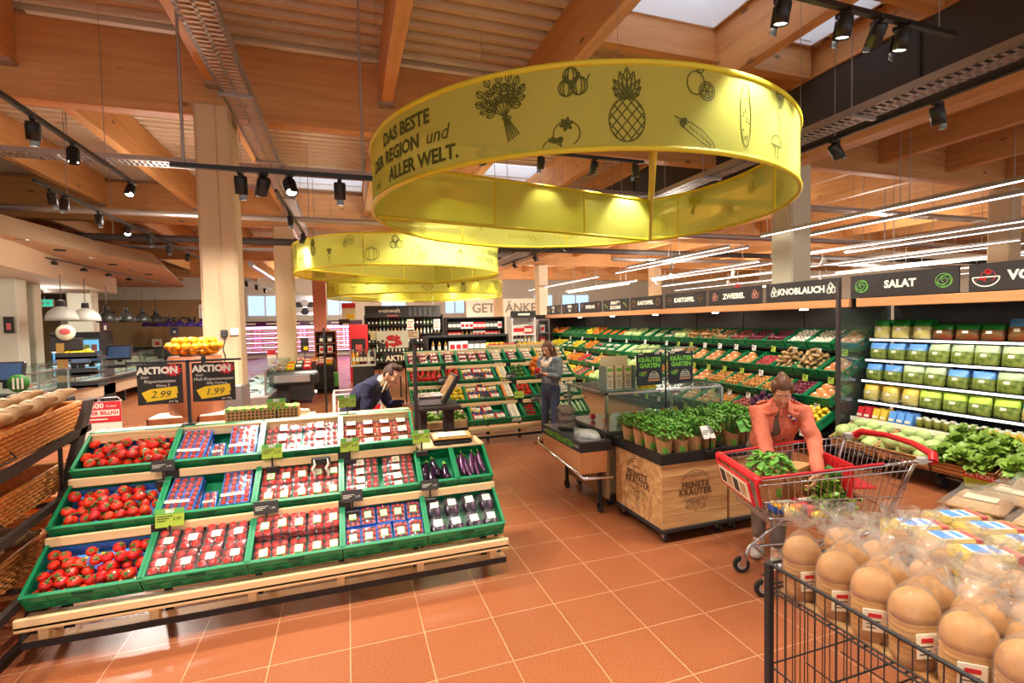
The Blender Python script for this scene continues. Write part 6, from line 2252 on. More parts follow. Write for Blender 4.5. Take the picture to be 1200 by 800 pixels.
m.box(-.009, -.006, -.24, .24, -.07, .065, 0)
for i in range(4): m.box(-.011, -.009, -.2 + .11 * i, -.12 + .11 * i, -.05, .045, 1 + i % 2)
m.build('picture_card', ['cream', 'bread_dusty', 'tag_dark'], c)
# child seat, handle, chassis
m = MB()
m.box(.72, .74, -.16, .16, .62, .93, bev=.006)
m.box(.72, .9, -.16, .16, .75, .765, bev=.005)
for i in range(5): m.box(.714, .722, -.13 + .06 * i, -.1 + .06 * i, .82, .9)
m.build('child_seat', 'red', t)
hz = 1.06
MB().path([(1.1, -hw(1) - .015, hz - .06), (1.13, -hw(1) + .02, hz - .02), (1.17, -.12, hz), (1.17, .12, hz), (1.13, hw(1) - .02, hz - .02), (1.1, hw(1) + .015, hz - .06)], [.03, .026, .021, .021, .026, .03], 10).build('handle', 'red', t)
for s in (-1, 1):
    MB().path([(1.0, s * hw(1), zt(1)), (1.06, s * (hw(1) + .01), zt(1) + .005), (1.11, s * (hw(1) + .005), hz - .06)], .009, 8).build('handle_bracket', 'chrome', t)
    MB().box(1.01, 1.07, s * hw(1) - .02, s * hw(1) + .02, zt(1) - .02, zt(1) + .03, bev=.008).build('coin_lock', 'lamp_grey', t)
    MB().path([(.13, s * .17, .13), (.17, s * .18, .2), (.5, s * .24, .42), (.8, s * .28, .5)], .013, 8).build('chassis_tube', 'chrome', t)
    MB().path([(1.02, s * .29, .13), (1.0, s * .29, .22), (.82, s * .28, .5), (1.0, s * hw(1) * .97, .98)], .013, 8).build('rear_tube', 'chrome', t)
    MB().cyl((.2, s * .18, .2), (1.0, s * .29, .2), .009, n=8).build('lower_tube', 'chrome', t)
    for x, y in ((.1, s * .17), (1.0, s * .29)):
        m = MB().path([(x, y - .012, .062), (x, y + .012, .062)], .062, 18)
        w_ = m.build('caster_wheel', 'rubber', t)
        MB().path([(x, y - .014, .062), (x, y + .014, .062)], .034, 14).build('hub', 'lamp_grey', w_)
        MB().prism([(x - .025, .062), (x + .02, .05), (x + .045, .13), (x, .14)], y - .02, y - .014, 'y').prism([(x - .025, .062), (x + .02, .05), (x + .045, .13), (x, .14)], y + .014, y + .02, 'y').cyl((x + .02, y, .12), (x + .02, y, .15), .028, n=12).build('caster_fork', 'chrome', w_)
MB().cyl((.2, -.18, .2), (.2, .18, .2), .009, n=8).build('cross_tube', 'chrome', t)


def incart(o, x, y, z, rz, lab, s=1, cat=None):
    o.matrix_basis = CM @ T(x, y, z) @ RZ(rz) @ SC(s)
    o['label'] = lab
    if cat: o['category'] = cat


b_ = HB['basil'].place(CM @ T(.28, .09, .585) @ RZ(.4) @ SC(1.55, 1.55, 1.35), 'basil pot in a tall brown paper sleeve, held in the shopping cart')
m = MB()
m.loft([[(-.08, -.06, 0), (.08, -.06, 0), (.08, .06, 0), (-.08, .06, 0)], [(-.085, -.06, .28), (.085, -.06, .3), (.085, .06, .29), (-.085, .06, .3)]], 0, False)
incart(m.build('paper_grocery_bag', 'kraft'), .5, .12, .56, .5, 'plain brown paper bag standing in the shopping cart', 1, 'paper bag')
for i, (x, y, k_, lab) in enumerate(((.3, -.16, 'yellowpepper', 'yellow pepper lying at the front of the shopping cart'), (.38, -.1, 'orangepepper', 'orange pepper lying beside the yellow one in the shopping cart'), (.46, -.14, 'redpepper', 'red pepper lying in the middle of the shopping cart'))):
    K[k_].place(CM @ T(x, y, .59) @ RX(1.2) @ SC(1.1), lab)
PK['pepper'].place(CM @ T(.46, -.03, .565) @ RZ(.3), 'blue trayed pepper pack lying in the shopping cart')
PK['pepperyellow'].place(CM @ T(.3, -.05, .565) @ RZ(.1), 'yellow pepper pack lying in the shopping cart')
K['lettuce'].place(CM @ T(.66, -.05, .6) @ SC(1.25), 'leafy lettuce lying at the rear of the shopping cart')
K['lettuce'].place(CM @ T(.6, -.17, .58) @ RZ(1) @ SC(1.0), 'second lettuce lying at the near side of the shopping cart')
K['cabbage'].place(CM @ T(.55, -.19, .6) @ SC(.6), 'small pale cauliflower lying in the shopping cart')
mb = MB()
for i in range(7):
    a = i * .9
    mb.path([(.01 * math.cos(a), .01 * math.sin(a), 0), (.02 * math.cos(a), .02 * math.sin(a), .12), (.04 * math.cos(a), .04 * math.sin(a), .2)], [.012, .012, .005], 6)
    mb.ball((.045 * math.cos(a), .045 * math.sin(a), .22), .03, 8, 6, 0, lumpy)
o = mb.build('broccoli', 'leaf_dark')
incart(o, .74, .02, .56, 0, 'dark green broccoli standing by the red child seat', 1.2, 'broccoli')
K['lemon'].place(CM @ T(.48, -.2, .585) @ SC(1.4, 1, 1), 'long yellow squash lying low in the shopping cart')
# ------------------------------------------------------------------ service counters at the side
def glass_counter(lab, x0, x1, y0, y1, zb_=.3, zt_=.8, zg=1.28, base='canopy', legs=True):
    """display counter whose glass front faces +x"""
    t = thing('glass_counter', lab, 'display counter', (0, 0, 0))
    MB().box(x0, x1, y0, y1, zb_, zt_ - .2, bev=.02).build('base', base, t)
    MB().box(x0, x1 + .06, y0, y1, zt_ - .2, zt_ - .02, bev=.02).build('tub', 'zinc', t)
    MB().box(x0 + .05, x1, y0 + .02, y1 - .02, zt_ - .02, zt_).build('display_floor', 'white_plastic', t)
    MB().box(x1 + .02, x1 + .03, y0, y1, zt_, zg).build('front_pane', 'glass', t)
    MB().box(x0 + .25, x1 + .03, y0, y1, zg, zg + .01).build('top_pane', 'glass', t)
    MB().box(x0 + .2, x0 + .6, y0, y1, zt_ + .25, zt_ + .26).build('glass_shelf', 'glass', t)
    MB().box(x1 + .012, x1 + .04, y0, y1, zg - .01, zg + .015).build('top_rail', 'steel', t)
    n = max(2, int((y1 - y0) / 1.2) + 1)
    for i in range(n):
        y = y0 + .03 + (y1 - y0 - .06) * i / (n - 1)
        MB().box(x1 - .01, x1 + .02, y - .015, y + .015, zt_, zg).build('post', 'steel', t)
        if legs: MB().box(x1 - .12, x1 - .04, y - .04, y + .04, 0, zb_).build('leg', 'black', t)
    MB().box(x1 + .06, x1 + .075, y0, y1, zt_ - .16, zt_ - .05).build('bumper', 'black_matte', t)
    return t


glass_counter('glass fronted meat counter with white trays beside the stone piers', -6.9, -5.95, 12.4, 18.0)
glass_counter('nearer glass counter with delicatessen, before the first stone pier', -6.0, -4.9, 8.2, 11.2, .1, .82, 1.3, 'grey_panel', False)
glass_counter('cheese counter with piled wheels farther along the service side', -7.2, -6.2, 18.3, 20.4, .2, .95, 1.3)
glass_counter('blue tinted fish counter beyond the concrete column', -2.4, -1.5, 10.2, 14.3, .12, .7, 1.15, 'zinc', False)


def tray_kind(name, fill):
    def b():
        o = thing('food_tray', 'x', 'food tray')
        MB().box(-.16, .16, -.12, .12, 0, .02).box(-.16, .16, -.12, -.115, .02, .05).box(-.16, .16, .115, .12, .02, .05).build('tray', 'white_plastic', o)
        MB().ball((0, 0, .03), (.14, .1, .05), 10, 6, 0, lumpy).build('food', fill, o)
        return o
    return Kind(b)


TK = {'pink meat': tray_kind('a', 'meat'), 'pale cheese': tray_kind('b', 'cream'), 'golden cheese': tray_kind('c', 'veg_lemon'), 'dark sausage': tray_kind('d', 'wine'), 'green salad': tray_kind('e', 'salad_mix'), 'silver fish': tray_kind('f', 'steel')}
for i in range(14):
    for j in range(2):
        k_ = ('pink meat', 'pink meat', 'dark sausage', 'pale cheese')[(i + j) % 4] if i < 9 else ('pale cheese', 'golden cheese')[(i + j) % 2]
        TK[k_].place(T(-6.18 - .38 * j, 12.65 + .38 * i, .8 + .02) @ RZ(PI / 2) @ RX(-.1), 'white tray of %s in the meat counter' % k_, k_ + ' trays in the meat counter')
for i in range(9):
    for j in range(2):
        k_ = ('green salad', 'pale cheese', 'pink meat')[(i + j) % 3]
        TK[k_].place(T(-5.15 - .38 * j, 8.4 + .31 * i, .83) @ RZ(PI / 2), 'white tray of %s in the nearer delicatessen counter' % k_, k_ + ' trays in the nearer counter')
for i in range(12):
    k_ = ('silver fish', 'pale cheese')[i % 3 == 2]
    TK[k_].place(T(-1.75 - .38 * (i % 2), 10.5 + .65 * (i // 2), .71) @ RZ(PI / 2), 'white tray of %s in the fish counter beyond the column' % k_, k_ + ' trays in the fish counter')


def wheel():
    o = MB().lathe([(.11, 0), (.125, .015), (.125, .075), (.11, .09)], 16).build('cheese_wheel', 'cream')
    o['category'] = 'cheese'
    MB().lathe([(.06, .09), (.06, .093)], 12).build('label', 'label_white', o)
    return o


CW = Kind(wheel)
for i in range(26):
    CW.place(T(-6.4 - .26 * (i % 3), 18.45 + .27 * ((i // 3) % 7), .955 + .1 * (i // 21)) @ SC(1 + .1 * (i % 2)), 'pale wheel in the piled cheese counter', 'cheese wheels')
# fridge, pendants, small shelf, posters, letters
t = thing('glass_door_fridge', 'glass fronted fridge with blue lit shelves between the stone piers', 'fridge', (-7.0, 15.2, 0))
MB().box(0, 1.05, 0, .7, 0, 1.95, bev=.02).build('cabinet', 'black_matte', t)
MB().box(.05, 1.0, -.01, .02, .25, 1.75).build('lit_back', 'screen_glow', t)
MB().box(.03, .51, -.06, -.03, .2, 1.8).build('door', 'glass', t)
MB().box(.54, 1.02, -.06, -.03, .2, 1.8).build('door', 'glass', t)
for z in (.3, .7, 1.1, 1.45): MB().box(.04, 1.01, -.03, .0, z, z + .02).build('shelf', 'white_light', t)
for z in (.32, .72, 1.12, 1.47):
    for i in range(6):
        o = MB().box(-.06, .06, -.01, .008, 0, .16 + .06 * ((i * 3) % 3), bev=.006).build('chilled_pack', ('pack_blue', 'white', 'pack_yellow', 'meat')[(i + int(z * 10)) % 4], None, (-7.0 + .13 + .155 * i, 15.2 - .012, z))
        tag(o, 'chilled pack on a lit shelf of the glass fronted fridge, %s' % ('pale' if (i + int(z * 10)) % 4 == 1 else 'coloured'), 'chilled pack', 'chilled packs in the fridge %d' % ((i + int(z * 10)) % 4 == 1))


def dome(m_, r):
    def b():
        o = thing('pendant_lamp', 'x', 'pendant lamp')
        MB().lathe([(.03, .12), (.05, .1), (.055, .02), (.05, .0), (.075, -.005), (r * .5, -.03), (r * .8, -.09), (r * .95, -.16), (r, -.24), (r * .98, -.24), (r * .9, -.15), (r * .6, -.05), (.03, -.01)], 20, caps=False).build('shade', m_, o)
        MB().ball((0, 0, -.1), .04, 10, 6).build('bulb', 'bulb', o)
        MB().lathe([(.055, .1), (.058, .02), (.05, .0), (.0, .0)], 14).build('socket', 'black', o)
        MB().cyl((0, 0, .1), (0, 0, .55), .006, n=6).build('cord', 'black', o)
        return o
    return Kind(b)


PW, PB, PP = dome('lamp_grey', .23), dome('lamp_black', .19), dome('violet', .2)
for i, (x, y, Y) in enumerate(((72, 362, 12.2), (100, 364, 12.9))):
    p = at(x, y, Y=Y)
    PW.place(T(p.x, p.y, p.z + .05) @ SC(1.15), 'pale dome pendant lamp, %s of the two over the nearer counter' % ('nearer' if i == 0 else 'farther'), None)
for i, (x, y, Y) in enumerate(((125, 367, 14.2), (148, 368, 15.6), (167, 369, 17.0), (183, 370, 18.4))):
    p = at(x, y, Y=Y)
    PB.place(T(p.x, p.y, p.z + .05) @ SC(1.1), 'black dome pendant lamp, number %s along the row beside the pale ones' % NUM[i])
for i in range(7):
    p = at(173 + 12.6 * i, 378, Y=19.5 - .15 * i)
    PP.place(T(p.x, p.y, p.z + .05) @ SC(.85, .85, .75), 'violet shaded pendant over the cheese counter, hanging from a black rod', 'violet pendants')
t = thing('light_track', 'black track with small lamps bent along the canopy soffit', 'light track', (0, 0, 0))
tp = [(-5.6, 6.0, 3.41), (-5.55, 9.0, 3.41), (-5.5, 12, 3.41), (-5.45, 12.3, 3.41), (-5.5, 18, 3.41)]
MB().path(tp, .018, 6).build('rail', 'black', t)
for i in range(8): MB().lathe([(.05, -.08), (.07, -.1), (.07, -.14), (.05, -.14)], 12, c=(-5.53, 7.5 + 1.2 * i, 3.45)).cyl((-5.53, 7.5 + 1.2 * i, 3.4), (-5.53, 7.5 + 1.2 * i, 3.36), .012, n=6).build('soffit_lamp', 'black', t)
for s, px_, py_, sz in (('FLEISCH', 202, 377, .42), ('WURST', 100, 372, .5)):
    p = at(px_, py_, Y=20.98)
    t = thing('wall_lettering', 'dark %s lettering on the tan service wall' % s.lower(), 'wall lettering', (p.x, 20.98, p.z))
    m = MB()
    put_text(m, s, RX(PI / 2), sz, 0, depth=.015, bold=.01)
    m.build('letters', 'black', t)
for i, (xa, ya, xb, yb, Y, c1, c2, lab) in enumerate(((4, 371, 17, 390, 12.36, 'board', 'meat', 'small dark poster on the nearer stone pier'), (120, 376, 127, 389, 16.27, 'purple', 'cream', 'violet poster on the farther stone pier'), (71, 375, 80, 390, 20.97, 'label_white', 'red', 'pale notice on the tan wall below the pale pendant'), (92, 375, 101, 388, 20.96, 'purple', 'cream', 'violet notice on the tan wall'),
                                                   (178, 397, 190, 406, 20.9, 'cream', 'red', 'food photo poster on the service back wall'), (200, 384, 209, 392, 20.9, 'blue_scr', 'label_white', 'blue wall screen behind the cheese counter'))):
    a, b = at(xa, ya, Y=Y), at(xb, yb, Y=Y)
    t = thing('poster', lab, 'poster', (a.x, Y, b.z))
    MB().box(0, b.x - a.x, -.02, .0, 0, a.z - b.z).build('sheet', c1, t)
    w_, h_ = b.x - a.x, a.z - b.z
    MB().box(w_ * .3, w_ * .75, -.024, -.02, h_ * .2, h_ * .6).build('picture', c2, t)
for (x, y, Y, w_, lab) in ((168, 400, 20.6, 2.2, 'grey work cabinet behind the cheese counter'), (140, 405, 20.6, 1.2, 'dark oven block behind the meat counter')):
    p = at(x, y, Y=Y)
    t = thing('back_cabinet', lab, 'cabinet', (p.x, Y, 0))
    MB().box(0, w_, 0, .38, 0, 1.35, bev=.02).build('body', 'grey_panel', t)
    MB().box(.05, w_ - .05, -.02, 0, .1, 1.0).build('door', 'black_matte', t)
    MB().box(.1, .3, -.04, 0, 1.1, 1.25).build('control_panel', 'zinc', t)
p = at(193, 366, Y=20.7)
t = thing('wall_screen', 'pale wall screen hanging beside the concrete column', 'screen', (-5.05, 20.4, 2.35))
MB().box(0, .95, 0, .08, 0, .5, bev=.02).build('casing', 'white', t)
MB().box(.3, .92, -.01, 0, .06, .44).build('display', 'screen_glow', t)
# monitors and scales on the counters
for i, (x, y, Y, s) in enumerate(((8, 436, 9.2, 1.1), (86, 416, 13.2, 1), (95, 420, 13.0, .9), (107, 418, 13.8, 1), (140, 413, 15.5, 1.4))):
    p = at(x, y, Y=Y)
    t = thing('counter_scale', ('tilted black scale screen on the nearest counter', 'black scale screen beside the lemon tray, first', 'low black scale screen beside the lemon tray', 'black scale screen before the farther pier', 'tall black scale on the meat counter')[i], 'scale', (p.x, p.y, p.z))
    m = MB(); m.M = RX(-.3) @ SC(s)
    m.box(-.2, .2, -.03, .03, -.14, .14, bev=.02)
    m.build('screen_case', 'black', t)
    m = MB(); m.M = RX(-.3) @ SC(s)
    m.box(-.17, .17, -.034, -.03, -.11, .11)
    m.build('screen', 'blue_scr', t)
    MB().box(-.05, .05, -.02, .05, -.14 - max(.05, p.z - 1.15 - .14), -.1).box(-.2, .2, -.15, .15, -.2 - max(.05, p.z - 1.2), -.14 - max(.05, p.z - 1.2)).build('stand', 'black', t)
t = thing('bread_tower', 'wooden post tower with dark shelf trays and a round photo sign on top', 'display tower', at(76, 470, Y=11.6))
z0 = t.location.z
t.location.z = 0
MB().box(-.06, .06, -.06, .06, 0, 1.75).build('post', 'brass', t)
for z in (.9, 1.15, 1.45): MB().box(-.02, .62, -.2, .2, z, z + .04).box(-.02, .62, -.2, -.19, z, z + .12).build('shelf_tray', 'black_matte', t)
MB().box(-.15, .35, -.04, .0, 1.6, 1.85, bev=.02).build('sign_board', 'board', t)
m = MB(); m.M = T(.1, -.05, 1.95) @ RX(PI / 2)
m.lathe([(0, 0), (.15, 0), (.15, .03), (0, .03)], 24)
m.build('round_sign', 'cream', t)
m = MB(); m.M = T(.1, -.09, 1.95) @ RX(PI / 2)
m.ball((0, .02, 0), (.09, .06, .01), 12, 6)
m.build('sign_picture', 'meat', t)
for i in range(9):
    K['lemon'].place(T(t.location.x + .1 + .1 * (i % 5), t.location.y - .08 + .1 * (i // 5), 1.54 + .05 * (i // 5)) @ SC(1.3), 'yellow fruit on the topmost tray of the wooden post tower', 'yellow fruit on the post tower')
t = thing('round_emblem', 'round green striped emblem on the glass of the nearest counter', 'emblem', at(22, 449, Y=8.9))
m = MB(); m.M = RX(PI / 2)
m.lathe([(0, 0), (.13, 0), (.13, .015), (0, .015)], 20)
m.build('disc', 'leaf_dark', t)
m = MB(); m.M = T(0, -.02, 0) @ RX(PI / 2)
for s in (-.05, 0, .05): m.box(s - .012, s + .012, -.08, .08, 0, .004)
m.build('stripes', 'label_white', t)
MB().cyl((0, 0, -.13), (0, 0, -.6), .012, n=6).build('rod', 'zinc', t)
# red offer placard on a stand
t = thing('offer_placard', 'red and white placard reading that many articles are permanently cheap', 'sign', at(118, 520, Y=7.3))
t.location.z = .3
t.scale = (.64,) * 3
MB().box(-.36, .36, -.01, .01, .55, 1.25).build('board', 'label_white', t)
MB().box(-.36, .36, -.014, -.01, .85, 1.25).build('red_field', 'red_ad', t)
m = MB()
M = T(0, -.016, 0) @ RX(PI / 2)
put_text(m, '500', M @ T(-.02, 1.17, 0), .14, 0, bold=.004)
put_text(m, 'Artikel', M @ T(.2, 1.16, 0), .06, 0)
m.box(-.33, .33, -.016, -.0145, .97, 1.09, 0)
m.M = T(0, -.002, 0)
put_text(m, 'DAUER BILLIG!', M @ T(0, 1.03, 0), .095, 1, bold=.004)
m.M = Matrix()
m.box(-.2, .14, -.0165, -.0145, .9, .925, 0)
for l in [[(.02, .62), (.08, .66), (.14, .64)], [(.1, .64), (.14, .74)]]: ribbon(m, l, .02, lambda u, v: (M @ Vector((u, v, 0)))[:], 1)
m.build('lettering', ['label_white', 'red_ad'], t)
MB().box(-.02, .02, .02, .04, -.46, 1.3).box(-.2, .2, -.1, .15, -.468, -.44).path([(-.36, .02, 1.25), (-.3, .02, 1.32), (.3, .02, 1.32), (.36, .02, 1.25)], .012, 6).build('stand', 'zinc', t)
# oranges on a barrel by the column
bx, by = -1.56, 6.1
t = thing('orange_stand', 'wire bowl on a wooden barrel stand before the concrete column', 'display stand', (bx, by, 0))
MB().lathe([(.24, 1.0), (.26, 1.1), (.25, 1.66), (.24, 1.68)], 20).build('barrel', 'barrel_wood', t)
MB().box(-.28, .28, -.2, .2, .5, .54).box(-.26, -.22, -.02, .02, 0, 1.0).box(.22, .26, -.02, .02, 0, 1.0).box(-.26, .26, -.02, .02, .95, 1.0).build('frame', 'black', t)
m = MB()
for k, (r, z) in enumerate(((.16, 1.69), (.24, 1.74), (.28, 1.79))): m.path([(r * math.cos(2 * PI * j / 24), r * .8 * math.sin(2 * PI * j / 24), z) for j in range(24)], .004, 5, closed=True)
for j in range(16):
    a = 2 * PI * j / 16
    m.path([(q * math.cos(a), q * .8 * math.sin(a), z) for q, z in ((.05, 1.68), (.16, 1.69), (.24, 1.74), (.28, 1.79))], .003, 4)
m.build('wire_bowl', 'brass', t)
OR = ball_item('orange', 'orange', .038, 'orange')
for lay, n, r0 in ((0, 13, .19), (0, 8, .115), (0, 3, .04), (1, 16, .235), (1, 12, .155), (1, 6, .075), (2, 11, .18), (2, 7, .1), (2, 2, .025)):
    for i in range(n):
        a = 2 * PI * i / n + lay
        OR.place(T(bx + r0 * math.cos(a), by + r0 * .8 * math.sin(a), 1.735 + .052 * lay + RN.uniform(-.004, .006)), 'bright orange in the wire bowl before the concrete column', 'oranges in the wire bowl')
for i in range(3):
    t = thing('wooden_crate', ('slatted brown crate standing below the orange bowl', 'second slatted brown crate below the orange bowl', 'lower slatted crate under the offer boards')[i], 'crate', (-1.95 + .45 * i, 5.85, .9 if i < 2 else .9))
    m = MB()
    for z in (0, .09): m.box(0, .4, 0, .012, z, z + .07).box(0, .4, .3, .312, z, z + .07).box(0, .012, 0, .3, z, z + .07).box(.388, .4, 0, .3, z, z + .07)
    m.box(0, .4, 0, .312, 0, .01)
    m.build('slats', 'barrel_wood', t)
    MB().box(.02, .38, .01, .30, .16, .175).build('paper_lining', 'paper', t)
t = thing('side_table', 'dark table carrying the slatted crates before the column', 'table', (-2.0, 5.8, 0))
MB().box(0, 1.35, 0, .45, .86, .9).build('table_top', 'pale_wood', t)
for x in (.04, 1.31):
    for y in (.04, .41): MB().box(x - .02, x + .02, y - .02, y + .02, 0, .86).build('leg', 'black', t)

# ------------------------------------------------------------------ hall background
PKB = {}


def box_item(name, m_, w, d, h, lab='label_white'):
    def b():
        o = MB().box(-w / 2, w / 2, -d / 2, d / 2, 0, h, bev=.008).build(name, m_)
        o['category'] = name.replace('_', ' ')
        MB().box(-w * .35, w * .35, -d / 2 - .004, -d / 2, h * .25, h * .7).build('label', lab, o)
        return o
    return Kind(b)


def bottle_item(m_, cap='red'):
    def b():
        o = MB().lathe([(.036, 0), (.038, .01), (.038, .19), (.03, .22), (.014, .25), (.013, .31)], 10).build('bottle', m_)
        o['category'] = 'bottle'
        MB().lathe([(.039, .06), (.039, .15)], 10, caps=False).build('label', 'label_white', o)
        MB().lathe([(.015, .28), (.015, .315)], 8).build('cap', cap, o)
        return o
    return Kind(b)


ITEMS = {'wine': bottle_item('wine'), 'green': bottle_item('leaf_dark', 'brass'), 'amber': bottle_item('brass', 'black'), 'clear': bottle_item('lamp_grey', 'blue_scr'), 'juice': bottle_item('orange', 'white'),
         'red': box_item('red_box', 'red', .2, .15, .24), 'white': box_item('white_carton', 'white', .18, .15, .26, 'red'), 'yellow': box_item('yellow_box', 'yellow_ad', .2, .15, .2, 'red'), 'blue': box_item('blue_carton', 'liner_blue', .18, .15, .24), 'dark': box_item('dark_box', 'tag_dark', .2, .15, .26), 'pink': box_item('meat_pack', 'meat', .26, .12, .2), 'greenb': box_item('green_box', 'pack_green', .2, .15, .2)}


def shelf(lab, x0, x1, y, zs, depth, items, step, body='black_matte', top=None, rot=0, light=None, nm='shelf_unit', mid=None):
    """open shelving facing -y, x0..x1; items: list of kinds per shelf"""
    t = thing(nm, lab, 'shelving unit', (x0, y, 0), rot)
    L_ = x1 - x0
    top = top or zs[-1] + .4
    MB().box(0, L_, depth, depth + .04, 0, top).build('back_panel', body, t)
    for x in (0, L_ - .04): MB().box(x, x + .04, 0, depth, 0, top).build('side_panel', body, t)
    for k, z in enumerate(zs):
        MB().box(.04, L_ - .04, 0, depth, z - .035, z).build('shelf_board', body if not light else 'white', t)
        if light: MB().box(.04, L_ - .04, -.012, .0, z - .035, z - .005).build('shelf_light', light, t)
    MB().box(0, L_, 0, depth, top, top + .05).build('top_board', body, t)
    R0 = RZ(rot)
    for k, z in enumerate(zs):
        n = int((L_ - .15) / step)
        for i in range(n):
            kd = items[k % len(items)]
            kd = kd[(i // 3) % len(kd)] if isinstance(kd, (list, tuple)) else kd
            ITEMS[kd].place(T(x0, y, 0) @ R0 @ T(.1 + (L_ - .2) * (i + .5) / n, depth * .35, z) @ SC(1 if kd not in ('pink',) else 1.2), '%s on shelf %s of the %s' % ({'wine': 'dark red bottle', 'green': 'green bottle', 'amber': 'amber bottle', 'clear': 'clear bottle', 'juice': 'orange bottle', 'red': 'red box', 'white': 'white carton', 'yellow': 'yellow box', 'blue': 'blue carton', 'dark': 'dark box', 'pink': 'pink meat pack', 'greenb': 'green box'}[kd], NUM[k], mid or lab.split(' with')[0]), '%s items, %s' % (kd, mid or lab.split(' with')[0]))
    return t


# pink lit meat cooler along the end wall
t = shelf('long pink lit meat cooler at the end wall', -6.6, 1.0, 35.0, (.4, .7, 1.0, 1.3, 1.6), .7, [['pink', 'red', 'pink', 'white']], .22, 'white', 2.0, light='pink_light', nm='meat_cooler', mid='pink lit meat cooler')
MB().box(0, 7.6, -.1, .7, 2.05, 2.35).build('cooler_fascia', 'purple', t)
MB().box(.1, 7.5, .66, .69, .5, 2.0).build('lit_back', 'pink_light', t)
m = MB()
for i in range(5): m.box(.4 + 1.3 * i, 1.1 + 1.3 * i, -.106, -.1, 2.14, 2.24)
m.build('fascia_lettering', 'label_white', t)
t = thing('wall_photo', 'grey fruit photograph high on the end wall between the windows', 'photograph', (-3.7, 35.97, 2.74))
MB().box(0, 2.15, -.04, 0, 0, 1.3).build('print', 'steel', t)
m = MB()
for i in range(9): m.ball((.25 + .4 * (i % 5), -.04, .25 + .4 * (i // 5) + .15 * (i % 2)), (.28, .012, .24), 12, 6, i % 2)
m.build('photo_print', ['grey_panel', 'white_plastic'], t)
# aisle shelf in front of it and the small promotion units
p = at(365, 430, Y=17)
shelf('narrow promotion shelf with red and green boxes beside the pink lit cooler', p.x, p.x + .75, 19.0, (.3, .65, 1.0, 1.35), .5, ['red', 'greenb', 'white', ['dark', 'red']], .24, 'barrel_wood', 1.75, mid='narrow promotion shelf')
t = thing('green_crate_box', 'bright green crate standing under the narrow promotion display', 'crate', (at(371, 436, Y=16).x, 16, .1))
MB().box(0, .62, 0, .4, 0, .42, bev=.02).build('body', 'tag_head', t)
MB().box(.1, .52, -.006, 0, .12, .32).build('print', 'leaf_dark', t)
MB().box(0, .62, 0, .4, -.1, 0).build('wheeled_base', 'black', t)
# market island with flat display tops
x_ = at(330, 425, Y=14.5).x
for i, (px_, Y, w_, h_, lab) in enumerate(((312, 13.5, 1.1, .95, 'cluttered promotion island with tilted trays, beyond the concrete column'), (345, 15.3, 1.1, .92, 'second promotion island with pale packs, nearer the narrow shelf'))):
    p = at(px_, 430, Y=Y)
    t = thing('promotion_island', lab, 'display island', (p.x, Y, 0))
    MB().box(.06, w_ - .06, 0.06, .84, .12, h_ - .25).build('base', 'black_matte', t)
    MB().prism([(0, h_ - .25), (.9, h_ - .25), (.9, h_ + .05), (0, h_ - .12)], 0, w_, 'x').build('tray', 'black', t)
    for x in (.1, w_ - .1): MB().cyl((x - .02, .1, .06), (x + .02, .1, .06), .06, n=12).build('caster', 'rubber', t)
    for k in range(10):
        ITEMS[('white', 'pink', 'yellow', 'dark', 'red')[k % 5 if i == 0 else (k + 1) % 3]].place(T(p.x + .12 + .2 * (k % 5), Y + .2 + .35 * (k // 5), h_ - .09 + .07 * (k // 5)) @ RX(-1.2) @ SC(.9), 'pack lying on the %s promotion island, %s' % ('cluttered' if i == 0 else 'second', ('white', 'pink', 'yellow', 'dark', 'red')[k % 5 if i == 0 else (k + 1) % 3]), 'packs on the promotion islands %d %d' % (i, k % 5 if i == 0 else (k + 1) % 3))
for i, (xa, ya, xb, yb, Y, lab) in enumerate(((313, 410, 324, 429, 15.6, 'red and white hanging price sheet beyond the column'), (326, 403, 336, 419, 16.6, 'pale hanging price sheet with red top beyond the column'), (338, 408, 345, 420, 17.4, 'small pale price sheet beside the far column'), (352, 396, 362, 411, 18.4, 'dark price sheet with yellow field before the pink cooler'), (400, 355, 417, 375, 24, 'orange and white poster with a yellow price field, hung high'), (397, 374, 410, 381, 24, 'dark brown sign under the high poster'))):
    a, b = at(xa, ya, Y=Y), at(xb, yb, Y=Y)
    t = thing('price_sheet', lab, 'price sheet', (a.x, Y, 0))
    w_, h_ = b.x - a.x, a.z - b.z
    MB().box(0, w_, 0, .01, b.z, a.z).build('sheet', 'label_white' if i not in (3, 5) else 'board', t)
    MB().box(0, w_, -.006, 0, a.z - h_ * .3, a.z).build('header', 'red_ad' if i not in (3, 5) else 'tag_dark', t)
    MB().box(w_ * .35, w_ * .9, -.006, 0, b.z + h_ * .08, b.z + h_ * .35).build('price_field', 'yellow_ad' if i in (0, 3, 4) else 'cream', t)
    if a.z > 2: MB().cyl((w_ / 2, .005, a.z), (w_ / 2, .005, ZR), .006, n=5).build('hanging_wire', 'zinc', t)
    else: MB().box(w_ / 2 - .012, w_ / 2 + .012, .01, .03, 0, b.z + .02).box(w_ / 2 - .15, w_ / 2 + .15, -.12, .15, 0, .02).build('stand', 'black', t)
# black desk by the fish counter
p = at(328, 468, Y=11.3)
t = thing('service_desk', 'black angular service desk standing on a single foot beyond the tomato stand', 'desk', (p.x - .2, 11.3, 0))
MB().box(0, .95, 0, .6, .72, .98, bev=.03).build('desk_top', 'black', t)
MB().box(.05, .35, .1, .5, .05, .72).build('pedestal', 'black_matte', t)
MB().box(0, .55, .05, .55, 0, .05, bev=.01).build('foot', 'black', t)
MB().box(.1, .8, -.03, .0, .8, .95).build('front_panel', 'zinc', t)
